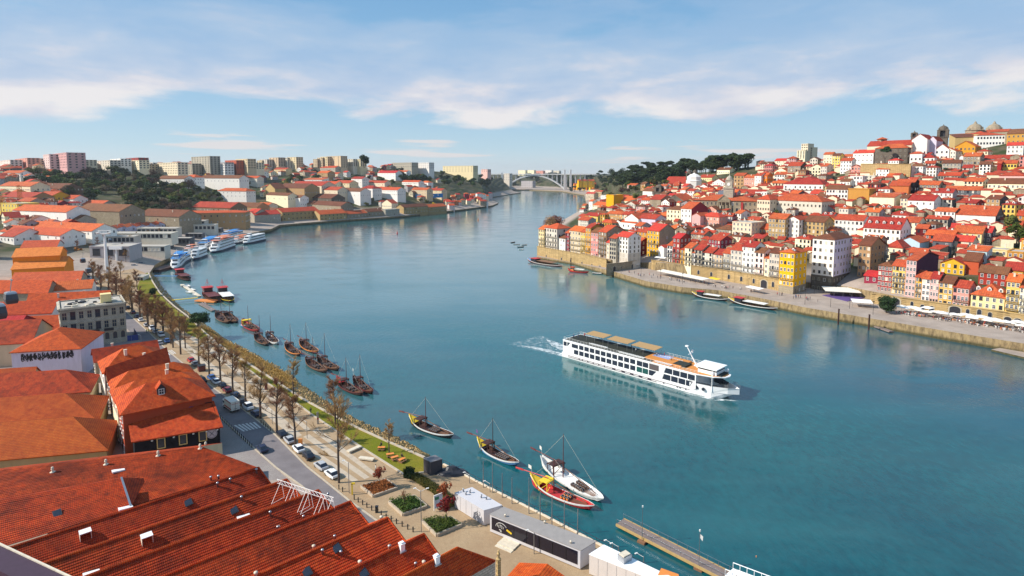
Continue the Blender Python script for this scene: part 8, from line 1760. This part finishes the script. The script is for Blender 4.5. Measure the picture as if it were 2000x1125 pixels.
m.beam(c + d * -.3 + up * .5, c + d * .2 + up * .35, .04, .06); m.beam(c + d * -.5 - up * .45, c + d * .0 - up * .45, .03, .1); m.beam(c + d * -.3 - up * .7, c + d * .1 - up * .7, .03, .08); m.build('white_emblem', M_FRAME, pv)
m = MB()
for k in range(4): m.tube(c + d * (1.3 + .25 * k) + up * (.0 - .08 * k), c + d * (1.3 + .25 * k) + nn * .03 + up * (.0 - .08 * k), .2, .2, 8)
m.build('yellow_emblem', HUL['yellow'], pv)
m = MB(); x = b0 + d * (L * .26) + nn * 1.0; m.box((x.x, x.y, 0 - .1), (3.4, 2.2, .15), 0, math.atan2(d.y, d.x)); m.box((x.x + nn.x * .5, x.y + nn.y * .5, -.2), (3.4, 2.6, .1), 0, math.atan2(d.y, d.x)); m.build('steps', M_CHIM, pv)
for x, y in ((987, 1009), (1064, 1022), (1115, 1061)): tag(link('roof_vent', POT2, None, at(x, y, 8.45), 0, (.55,) * 3), 'round white vent on the flat roof of the glass pavilion', 'roof vent', 'vents on the glass pavilion')
wc_, P, O = boxbuild('white_boat_pavilion', 'white flat-roofed pavilion with roof machinery at the bottom edge', 'container building', [(1151, 1083), (1300, 1142), (1318, 1130), (1180, 1064.5)], 8.4, 5.1, plain('cream cladding', (.62, .55, .50), .6, .2, .5), M_WHITE)
simple('roof_unit', 'metal ventilation unit on the white pavilion roof', 'roof unit', 1220, 1094, [('casing', B_(((0, 0, 0), (1.8, 1.4, 1.0)),), M_GALV), ('lid', B_(((0, 0, 1.0), (1.5, 1.1, .15)),), M_CHIM)], .6, 8.45); simple('red_canopy', 'red-orange canopy tip at the end of the white pavilion', 'canopy', 1295, 1128, [('cloth', (lambda m: (m.poly([(-1, 0, 0), (2, -2.5, .3), (2.5, .5, .2), (0, 1.2, .7)]), m)[1])(MB()), HUL['orange'])], 0, 8.3)
RL = [(866, 907), (955, 953), (1060, 1006), (1165, 1061), (1262, 1112)]; P = [at(x, y, 5) for x, y in RL]; r = thing('quay_railing', 'dark metal railing along the quay edge behind the pavilions', 'railing', P[0]); m = MB(); b_ = MB(); O = P[0]
for a, b in zip(P, P[1:]):
 for z in (.45, 1.0): m.beam(a - O + Vector((0, 0, z)), b - O + Vector((0, 0, z)), .07 if z > .9 else .04)
 n = int((b - a).length / 2)
 for k in range(n): x = a.lerp(b, k / n) - O; m.beam(x, x + Vector((0, 0, 1)), .07)
 b_.beam(a - O + Vector((0, 0, .12)), b - O + Vector((0, 0, .12)), .35, .25)
m.build('rails', plain('navy rail paint', (.03, .035, .06), .5, .2), r); b_.build('kerb_base', M_CHIM, r)
FP = [(944, 952, 900), (962, 962, 903), (981, 972, 924), (1000, 984, 933), (1033, 1003, 933), (1055, 1017, 960), (1078, 1030, 970), (1102, 1045, 980), (1128, 1060, 994)]
for k, (x, yb, yt) in enumerate(FP): p = at(x, yb, 5); r = thing('flagpole', f'bare thin flagpole on the quay railing, {nth(k)} from the kiosk', 'flagpole', p, 0, 'flagpoles on the railing'); m = MB(); m.tube((0, 0, 0), (0, 0, z_at(p, yt) - 5), .11, .08, 6); m.build('shaft', M_GALV, r)
for x, y in ((917, 938), (957, 955), (1196, 1072), (1208, 1078), (1257, 1098)): lamp(x, y + 6, y - 12, 'low white-headed quay lamp by the railing')
for k, (x, y) in enumerate(((745, 879), (762, 892), (771, 898), (785, 902))): simple('picnic_table', f'wooden picnic table on the lawn, {nth(k)} from the leaning tree', 'picnic table', x, y, [('top', B_(((0, 0, .7), (1.7, .8, .06)),), HUL['orange']), ('bench', B_(((0, .75, .42), (1.7, .28, .05)), ((0, -.75, .42), (1.7, .28, .05))), HUL['tan']), ('legs', B_(((-.6, 0, 0), (.08, 1.4, .42)), ((.6, 0, 0), (.08, 1.4, .42)), ((-.6, 0, .4), (.08, .1, .3)), ((.6, 0, .4), (.08, .1, .3))), HUL['tan'])], .3 * k, 5.0, 'picnic tables')
# ---- cable car
pg = at(210, 545, 6); r = thing('cable_pylon', 'tall tapering white cable-car pylon above the bare trees', 'pylon', pg); h = z_at(pg, 457) - pg.z; m = MB(); m.tube((0, 0, -1), (0, 0, h), 1.15, .6, 12); m.build('mast', M_WHITE, r); m = MB(); m.box((0, 0, h), (9, 2, .6)); m.box((-3.5, 0, h + .6), (1.6, 3.4, .5)); m.box((3.5, 0, h + .6), (1.6, 3.4, .5)); m.beam((-4, 0, h + 2), (4, 0, h + 2), .4); m.beam((-3.5, 0, h), (-3.5, 0, h + 2), .3); m.beam((3.5, 0, h), (3.5, 0, h + 2), .3); m.build('crossarm', M_FRAME, r)
def gondola(p, s, label):
 r = thing('gondola', label, 'cable car', p, -.7, 'cable-car gondolas'); m = MB(); m.loft([[(x * k, y * k, z) for x, y in ((-1.15, -1), (1.15, -1), (1.3, 0), (1.15, 1), (-1.15, 1), (-1.3, 0))] for z, k in ((0, .82), (.5, .98), (.9, 1.0))]); m.build('cabin_floor', KD, r); m = MB(); m.loft([[(x * k, y * k, z) for x, y in ((-1.15, -1), (1.15, -1), (1.3, 0), (1.15, 1), (-1.15, 1), (-1.3, 0))] for z, k in ((.9, .99), (1.9, .86))]); m.build('window', M_GLASS, r); m = MB(); m.loft([[(x * k, y * k, z) for x, y in ((-1.15, -1), (1.15, -1), (1.3, 0), (1.15, 1), (-1.15, 1), (-1.3, 0))] for z, k in ((1.9, .88), (2.15, .8), (2.3, .4))]); m.build('roof', M_GALV, r); m = MB(); m.beam((0, 0, 2.3), (0, .3, 4.4), .12); m.box((0, .3, 4.4), (1.0, .25, .25)); m.build('hanger', M_GALV, r); r.scale = (s,) * 3
for x, y, Y, lb in ((22, 592, 130, 'glass-sided gondola hanging over the roofs near the left edge'), (-4, 622, 100, 'gondola cut by the left edge of the photo'), (162, 513, 330, 'gondola over the road beyond the orange hall, upper of two'), (173, 533, 300, 'gondola over the road beside the bare trees, lower of two'), (215, 473, 430, 'small gondola arriving at the cable-car station')): gondola(aY(x, y, Y), 1.15, lb)
def zoneflat(name, label, cat, x0, x1, y, zb, h, d, mats, **k):
 g = gpx(x0, y, BV_L); zb = g.z if g else zb; P = at(x0, y, zb); Q = at(x1, y, zb); return building(name, label, cat, P, Q - P, Vector((-.2, .98, 0)) * d, zb, zb + h, 'flat', 0, mats, None, drop=6, **k)
 P = at(x0, y, zb); Q = at(x1, y, zb); return building(name, label, cat, P, Q - P, Vector((-.2, .98, 0)) * d, zb, zb + h, 'flat', 0, mats, None, drop=3, **k)
zoneflat('cable_station', 'grey concrete cable-car station with a dark open front', 'station', 176, 253, 503, 5, 8, 22, 'grey', front=dict(rows=1, cols=3, kind='dark', ww=4.5, wh=4.5)); ps = at(229, 517, 5); r = thing('station_support', 'white T-shaped cable support in front of the station', 'cable support', ps); m = MB(); m.tube((0, 0, 0), (0, 0, 11), .7, .6, 10); m.box((0, 0, 11), (9, 2.4, 2)); m.build('mast', M_WHITE, r)
for x0, x1, y, zb, h, d, lb in ((205, 262, 474, 7, 5, 14, 'long grey flat-roofed restaurant pavilion behind the station'), (215, 335, 466, 8, 4.5, 16, 'wide pale flat-roofed market pavilion'), (268, 345, 456, 8, 5, 14, 'pale flat-roofed pavilion with deep eaves behind the wide one'), (335, 400, 440, 9, 5, 14, 'grey flat-roofed pavilion below the stone lodge'), (290, 332, 479, 5, 4, 9, 'dark glazed quay restaurant with a green terrace'), (362, 395, 464, 5, 4, 9, 'dark slatted quay restaurant near the white ships'), (403, 432, 453, 5, 4, 9, 'quay restaurant with a green roof terrace'), (262, 280, 550, 5, 3, 9, 'small white-roofed pavilion on the lawn'), (256, 322, 492, 5, 4.5, 12, 'long quay restaurant with pale roof nearest the station'), (322, 372, 476, 5, 5, 12, 'quay restaurant with a dark glazed front in the middle'), (340, 420, 450, 5, 6, 12, 'broad pale exhibition hall below the stone lodge')):
 zoneflat('quay_pavilion', lb, 'pavilion', x0, x1, y, zb, h, d, 'slate' if 'dark' in lb or 'green' in lb else 'stonewhite', front=dict(rows=1, cols=max(3, int((x1 - x0) / 8)), kind='dark', ww=2.4, wh=2.6))
for k, (x, y) in enumerate(((258, 512), (266, 508), (275, 505), (284, 500), (300, 497), (312, 492), (322, 488), (330, 483), (262, 520), (276, 516), (340, 476), (352, 470))): car(x, y, ('white', 'black', 'silver', 'grey', 'red', 'navy')[k % 6], ('white', 'black', 'silver', 'grey', 'red', 'navy')[k % 6] + ' car parked on the open quay by the restaurants', rz=.9, grp='cars on the open quay')
for k, (x, y) in enumerate(((254, 480), (268, 474), (290, 470), (312, 464), (330, 458), (380, 452), (402, 447), (425, 442), (246, 512), (180, 500), (192, 486), (204, 480), (150, 492), (240, 498))): p = gpx(x, y, BV_L); o = thing('bare_tree', 'tawny bare tree on the restaurant quay', 'tree', p, k, 'bare trees of the restaurant quay'); o.scale = (.75,) * 3; link('trunk', BT[k % 4][0], o); link('crown', BT[k % 4][1], o)
p = gpx(54, 445, BV_L); r = thing('brick_chimney', 'tall red brick factory chimney among the red roofs', 'chimney', p); m = MB(); h = z_at(p, 422) - p.z; m.tube((0, 0, -2), (0, 0, h), 2.2, 1.3, 12); m.tube((0, 0, h), (0, 0, h + .6), 1.6, 1.6, 12); m.build('stack', plain('brick red', (.42, .10, .06), .9, .4), r)
def crane(px, pyb, pyt, Y, label, jib, w=2.2):
 p = aY(px, pyb, Y); h = z_at(p, pyt) - p.z; r = thing('tower_crane', label, 'crane', p, .2); m = MB()
 for x in (-w / 2, w / 2):
  for y in (-w / 2, w / 2): m.beam((x, y, -3), (x, y, h), .35)
 k = 0
 while k * w * 1.3 < h: z = k * w * 1.3; m.beam((-w / 2, -w / 2, z), (w / 2, -w / 2, z + w * 1.3), .22); m.beam((w / 2, w / 2, z), (-w / 2, w / 2, z + w * 1.3), .22); m.beam((-w / 2, w / 2, z), (-w / 2, -w / 2, z + w * 1.3), .22); k += 1
 m.build('mast', HUL['orange'], r)
 if jib: m = MB(); m.beam((-jib * .3, 0, h), (jib, 0, h), .9, .8); m.beam((0, 0, h), (0, 0, h + 5), .5); m.beam((0, 0, h + 5), (jib * .7, 0, h + .4), .15); m.box((-jib * .28, 0, h - 2), (3, 1.5, 2)); m.build('jib', HUL['orange'], r)
crane(9, 445, 385, 560, 'orange tower crane mast at the left edge beside the yellow building', 0); crane(43, 436, 362, 620, 'orange tower crane mast behind the white warehouse', 0, 2.6); crane(928, 368, 351, 1900, 'orange tower crane with a long jib near the headland', 55, 2.5)
# ---- arched bridge
a0, a1 = at(982, 371, 2), at(1106, 372, 2); r = thing('arch_bridge', 'long pale concrete arch bridge closing the river view', 'bridge', a0); d = a1 - a0; L = d.length; dn = d.normalized(); n = Vector((-dn.y, dn.x, 0)); zd = z_at(a0.lerp(a1, .5), 339.5); za = z_at(a0.lerp(a1, .5), 341.5); m = MB(); N_ = 28; pr = None
for s in (-7, 7):
 for k in range(N_):
  f0, f1 = k / N_, (k + 1) / N_; m.beam(d * f0 + n * s + Vector((0, 0, (za - 4) * (1 - (2 * f0 - 1) ** 2))), d * f1 + n * s + Vector((0, 0, (za - 4) * (1 - (2 * f1 - 1) ** 2))), 6, 4.5)
PC = plain('pale bridge concrete', (.66, .65, .64), .8, .2, .05); m.build('arch', PC, r)
m = MB(); m.beam(d * -.45 + Vector((0, 0, zd - 2 - 2)), d * 1.5 + Vector((0, 0, zd - 4)), 26, 2.6); m.beam(d * -.45 + Vector((0, 0, zd - 2.2)) - n * 13, d * 1.5 + Vector((0, 0, zd - 2.2)) - n * 13, .4, 1.2); m.build('deck', PC, r)
for k in range(-6, 22):
 f = k / 14
 if f < -.42 or f > 1.46: continue
 zb = (za - 4) * (1 - (2 * f - 1) ** 2) if 0 <= f <= 1 else gz(*(a0 + d * f).xy) - 4
 if zb > zd - 8: continue
 m = MB()
 for s in (-8, 8): m.beam(d * f + n * s + Vector((0, 0, zb)), d * f + n * s + Vector((0, 0, zd - 4)), 2.6 if 0 < f < 1 else 3)
 m.build('pier', PC, r)
for f in (.0, .98, 1.07): m = MB(); m.beam(d * f - n * 9 + Vector((0, 0, 0)), d * f - n * 9 + Vector((0, 0, zd + (14 if f > .5 else 3))), 9, 7); m.build('tower_pier', PC, r)
# ---- far quay life: umbrellas, stalls, people
CV = [plain('cream umbrella cloth', (.78, .73, .64), .8, .15), plain('white umbrella cloth', (.85, .83, .8), .8, .1)]
m = MB(); m.slab([[(-1.9, -1.9, 2.5), (1.9, -1.9, 2.5), (0, 0, 3.15)], [(1.9, -1.9, 2.5), (1.9, 1.9, 2.5), (0, 0, 3.15)], [(1.9, 1.9, 2.5), (-1.9, 1.9, 2.5), (0, 0, 3.15)], [(-1.9, 1.9, 2.5), (-1.9, -1.9, 2.5), (0, 0, 3.15)]], .06); UC = [m.mesh('umbrella_canopy', [c]) for c in CV]; m = MB(); m.tube((0, 0, 0), (0, 0, 3.0), .05, .04, 6); m.box((0, 0, 0), (.7, .7, .12)); UP = m.mesh('umbrella_pole', [M_GALV])
m = MB(); m.box((0, 0, .72), (.8, .8, .05)); m.tube((0, 0, 0), (0, 0, .72), .06, .04, 6); m.box((0, 0, 0), (.45, .45, .04)); TB = m.mesh('cafe_table', [M_FRAME]); CHM = []
for nm, c in (('red', HUL['red']), ('white', M_FRAME), ('dark', M_DARK), ('orange', HUL['orange'])): m = MB(); m.box((0, 0, .42), (.5, .5, .06)); m.box((0, .23, .45), (.5, .06, .5)); [m.box((x, y, 0), (.05, .05, .42)) for x in (-.2, .2) for y in (-.2, .2)]; CHM.append((nm, m.mesh('cafe_chair', [c])))
rq = random.Random(12); qa, qb = at(1752, 611, 4), at(2010, 650, 4); qd = (qb - qa); qn = Vector((-qd.y, qd.x, 0)).normalized()
for k in range(26):
 f = (k + .5) / 26; p = qa + qd * f + qn * rq.uniform(.5, 7); p.z = 4; p += qn * (k % 3) * 1.2; o = thing('cafe_umbrella', 'square pale cafe umbrella in front of the arched quay wall', 'umbrella', p, rq.uniform(-.2, .2) - .88, 'quay umbrellas'); o.scale = (rq.uniform(.9, 1.2),) * 3; link('canopy', UC[k % 2], o); link('pole', UP, o)
for k in range(74):
 f = rq.random(); p = qa + qd * f + qn * rq.uniform(-2.5, 6); p.z = 4; tag(link('cafe_table', TB, None, p, rq.random()), 'small white cafe table on the far quay by the umbrellas', 'table', 'quay cafe tables')
 for j in range(2): a = rq.uniform(0, 6.28); q = p + Vector((math.cos(a), math.sin(a), 0)) * .85; nm, me = rq.choice(CHM); tag(link('cafe_chair', me, None, q, a - 1.57), nm + ' cafe chair on the far quay by the umbrellas', 'chair', 'quay cafe chairs')
def stall(px0, py0, px1, py1, d, h, c, label, zb=4):
 a, b = at(px0, py0, zb), at(px1, py1, zb); u = b - a; v = Vector((-u.y, u.x, 0)).normalized() * d; r = thing('awning_stall', label, 'awning', a); m = MB(); z = Vector((0, 0, h)); m.slab([[z, u + z, u + v + z * 1.15, v + z * 1.15]], .12); m.build('awning', c, r); m = MB(); n = max(2, int(u.length / 4))
 for k in range(n + 1):
  for e in (.05, .95): x = u * (k / n) + v * e; m.tube((x.x, x.y, 0), (x.x, x.y, h), .06, .06, 5)
 m.build('post', M_GALV, r)
stall(1282, 537, 1372, 556, 6, 2.8, CV[0], 'long cream awning of the cafe before the bare quay wall'); stall(1383, 551, 1400, 555, 3, 2.6, HUL['yellow'], 'bright yellow awning at the foot of the bare quay wall'); stall(1612, 579, 1682, 583, 12, 3, CV[0], 'cream canopies over a purple terrace near the crimson house'); stall(1232, 522, 1244, 524, 3, 2.6, CV[1], 'small white stall roof on the square by the tower house'); stall(1278, 510, 1298, 512, 3, 2.6, CV[1], 'white parasol roof on top of the bare quay wall', 10); stall(1455, 569, 1482, 575, 4, 2.6, CV[1], 'white market awning above the black barges'); stall(1665, 600, 1705, 603, 7, 2.6, CV[1], 'low white umbrellas beside the round quay tree')
p = at(1608, 588, 4); m = MB(); q = [at(x, y, 4) - p for x, y in ((1606, 577), (1655, 589), (1690, 582), (1640, 573))]; q = q if (q[1] - q[0]).cross(q[2] - q[0]).z > 0 else q[::-1]; r = thing('purple_terrace', 'purple terrace floor with windbreaks on the square', 'terrace', p); m.prism(q, 0, .25); m.build('floor', plain('purple carpet', (.09, .05, .2), .9, .2), r)
a, b = at(1601, 561, 4), at(1653, 551, 4); r = thing('white_hoarding', 'white site hoarding before the large white corner block', 'hoarding', a); m = MB(); m.beam(Vector((0, 0, 1.1)), b - a + Vector((0, 0, 1.1)), .12, 2.2); m.build('panel', M_FRAME, r)
def person_mesh(pose):
 m = bpy.data.meshes.new('body'); V = [(0, 0, .95), (0, 0, 1.2), (0, 0, 1.42), (0, .01, 1.52), (0, .03, 1.64), (0, .02, 1.74)]; Rr = [.15, .145, .16, .055, .095, .06]; E = [(0, 1), (1, 2), (2, 3), (3, 4), (4, 5)]
 st = {'stand': .03, 'walk': .24, 'sit': 0}[pose]
 for s in (-1, 1):
  i = len(V)
  if pose == 'sit': L = [(s * .1, .04, .9), (s * .13, .5, .92), (s * .13, .52, .5), (s * .13, .62, .47)]
  else: L = [(s * .1, 0, .88), (s * .11, s * st * .6, .48), (s * .11, s * st - .05, .07), (s * .11, s * st + .1, .04)]
  V += L; Rr += [.095, .07, .05, .04]; E += [(0, i), (i, i + 1), (i + 1, i + 2), (i + 2, i + 3)]; i = len(V); V += [(s * .2, 0, 1.42), (s * .26, -s * st * .3, 1.15), (s * .25, -s * st * .6 + .08, .92), (s * .25, -s * st * .6 + .12, .82)]; Rr += [.065, .05, .04, .035]; E += [(2, i), (i, i + 1), (i + 1, i + 2), (i + 2, i + 3)]
 m.from_pydata(V, E, []); o = bpy.data.objects.new('tmp', m); COL.objects.link(o); o.modifiers.new('s', 'SKIN')
 for k, r_ in enumerate(Rr): m.skin_vertices[0].data[k].radius = (r_, r_ * (.8 if k in (0, 1, 2) else 1))
 m.skin_vertices[0].data[0].use_root = True; o.modifiers.new('u', 'SUBSURF').levels = 1; bpy.context.view_layer.update(); me = bpy.data.meshes.new_from_object(o.evaluated_get(bpy.context.evaluated_depsgraph_get())); bpy.data.objects.remove(o); me.materials.clear()
 for mt in (P_('skin', (.5, .28, .19)), P_('jacket cloth', (.1, .1, .12)), P_('trouser cloth', (.03, .035, .06)), P_('shoe leather', (.02, .015, .012))): me.materials.append(mt)
 for f in me.polygons: z, x = f.center.z, abs(f.center.x); f.material_index = 0 if z > 1.5 or (x > .2 and z < .9 and pose != 'sit') else (3 if z < .1 else (2 if z < .95 else 1))
 return me
PM = {k: person_mesh(k) for k in ('stand', 'walk', 'sit')}; m = MB(); m.lathe((0, 0, 0), [(.09, 1.64), (.105, 1.70), (.09, 1.78), (.03, 1.81)], 8); HAIR = m.mesh('hair', [P_('dark hair', (.02, .013, .01))])
JK = {n: P_(n + ' jacket', c) for n, c in dict(black=(.012, .012, .015), blue=(.04, .08, .2), red=(.4, .03, .03), white=(.7, .7, .68), green=(.25, .6, .05), grey=(.18, .18, .2), brown=(.12, .06, .035)).items()}; jm = bpy.data.materials['jacket cloth']; rp = random.Random(4)
def person(px, py, z, jk, pose, label, grp, rz=None):
 o = link('person', PM[pose], None, at(px, py, z), rp.uniform(0, 6.28) if rz is None else rz); tag(o, label, 'person', grp); o.material_slots[1].link = 'OBJECT'; o.material_slots[1].material = JK[jk]; link('hair', HAIR, o)
for x, y, z, j, po, lb in ((287, 651, 5, 'green', 'stand', 'person in a green safety vest beside the white van, left of two'), (291, 650, 5, 'green', 'stand', 'person in a green safety vest beside the white van, right of two'), (462, 778, 5, 'black', 'walk', 'person in black under the bare trees, left of two'), (467, 780, 5, 'black', 'walk', 'person in black under the bare trees, right of two'), (607, 808, 5, 'black', 'stand', 'person in black on the lawn path'), (745, 876, 5, 'black', 'sit', 'person in black sitting at a picnic table'), (785, 899, 5, 'black', 'sit', 'person in black sitting at the last picnic table'), (734, 922, 5, 'white', 'stand', 'person in white behind the first planter'), (233, 868, 5, 'white', 'walk', 'person in white walking in the dark alley'), (269, 678, 5, 'red', 'stand', 'person in red by the hoarding corner')): person(x, y, z, j, po, lb, None)
for k in range(64):
 f = rp.random(); j = rp.choice(list(JK)); q = Vector((1215, 533)).lerp(Vector((1600, 590)), f); person(q.x, q.y + rp.uniform(-3, 2), 4, j if j != 'green' else 'grey', rp.choice(('stand', 'walk')), ('grey' if j == 'green' else j) + '-jacketed person strolling on the far quay', 'people on the far quay')
for k in range(40):
 p = qa + qd * rp.random() + qn * rp.uniform(-3, 4); j = rp.choice(list(JK)); px, py = proj(Vector((p.x, p.y, 4))); person(px, py, 4, j if j != 'green' else 'grey', rp.choice(('stand', 'sit', 'walk')), ('grey' if j == 'green' else j) + '-jacketed person among the quay umbrellas', 'people among the umbrellas')
for k in range(9): f = rp.random(); p = SO + Rz @ Vector((2 + f * 3 if k < 4 else (L if False else 24 + f * 22), rp.uniform(-3, 3), z2 + .3)); o = link('person', PM['stand'], None, p, rp.random() * 6); tag(o, 'person standing on the cruise ship ' + ('stern' if k < 4 else 'sun deck'), 'person', 'people on the cruise ship'); o.material_slots[1].link = 'OBJECT'; o.material_slots[1].material = JK[rp.choice(['black', 'red', 'white', 'blue'])]; link('hair', HAIR, o)
for x, y, yt in ((1213, 545, 523), (1252, 545, 525), (1290, 548, 528), (1333, 558, 535), (1462, 566, 545), (1572, 598, 566), (1622, 603, 572), (1659, 606, 575), (1590, 577, 552), (1705, 618, 590)): p = at(x, y - 3, 4); r = thing('street_lamp', 'slim dark lamp post on the far quay', 'street lamp', p, 0, 'far quay lamps'); m = MB(); m.tube((0, 0, 0), (0, 0, z_at(p, yt) - 4), .09, .06, 6); m.box((0, 0, z_at(p, yt) - 4), (.5, .5, .4)); m.build('post', M_IRON, r)
# ---- labels: say in each copy what sets it apart
def world_loc(o): return o.matrix_world.translation
bpy.context.view_layer.update()
for o in THINGS:
 if len(o['label'].split()) > 16: o['label'] = re.sub(r' with [a-z-]+(?: [a-z]+)? roof', '', o['label'])
by = {}
for o in THINGS: by.setdefault(o['label'], []).append(o)
for l, os_ in by.items():
 if len(os_) < 2: continue
 os_.sort(key=lambda o: proj(world_loc(o))[0] if world_loc(o).y > 1 else 0)
 n = len(os_)
 for k, o in enumerate(os_):
  if n == 2: t = 'left one of two' if k == 0 else 'right one of two'
  elif k == 0: t = f'leftmost of {n}'
  elif k == n - 1: t = f'rightmost of {n}'
  else: t = nth(k) + ' from left'
  w = l.split(); room = 16 - len(t.split())
  o['label'] = ' '.join(w[:room]).rstrip(',') + ', ' + t
print('things', len(THINGS), 'objects', len(bpy.data.objects))
mb = MB(); mb.box((0, 4200, -8), (9000, 9000, 190))
t = bpy.data.materials.new('air'); t.use_nodes = True; t.node_tree.nodes.remove(t.node_tree.nodes['Principled BSDF']); v = t.node_tree.nodes.new('ShaderNodeVolumePrincipled'); v.inputs['Density'].default_value = 0.00005; v.inputs['Color'].default_value = (.82, .88, .95, 1); v.inputs['Anisotropy'].default_value = .3; t.node_tree.links.new(v.outputs[0], t.node_tree.nodes['Material Output'].inputs['Volume'])
struct(mb.build('haze', t), 'stuff')
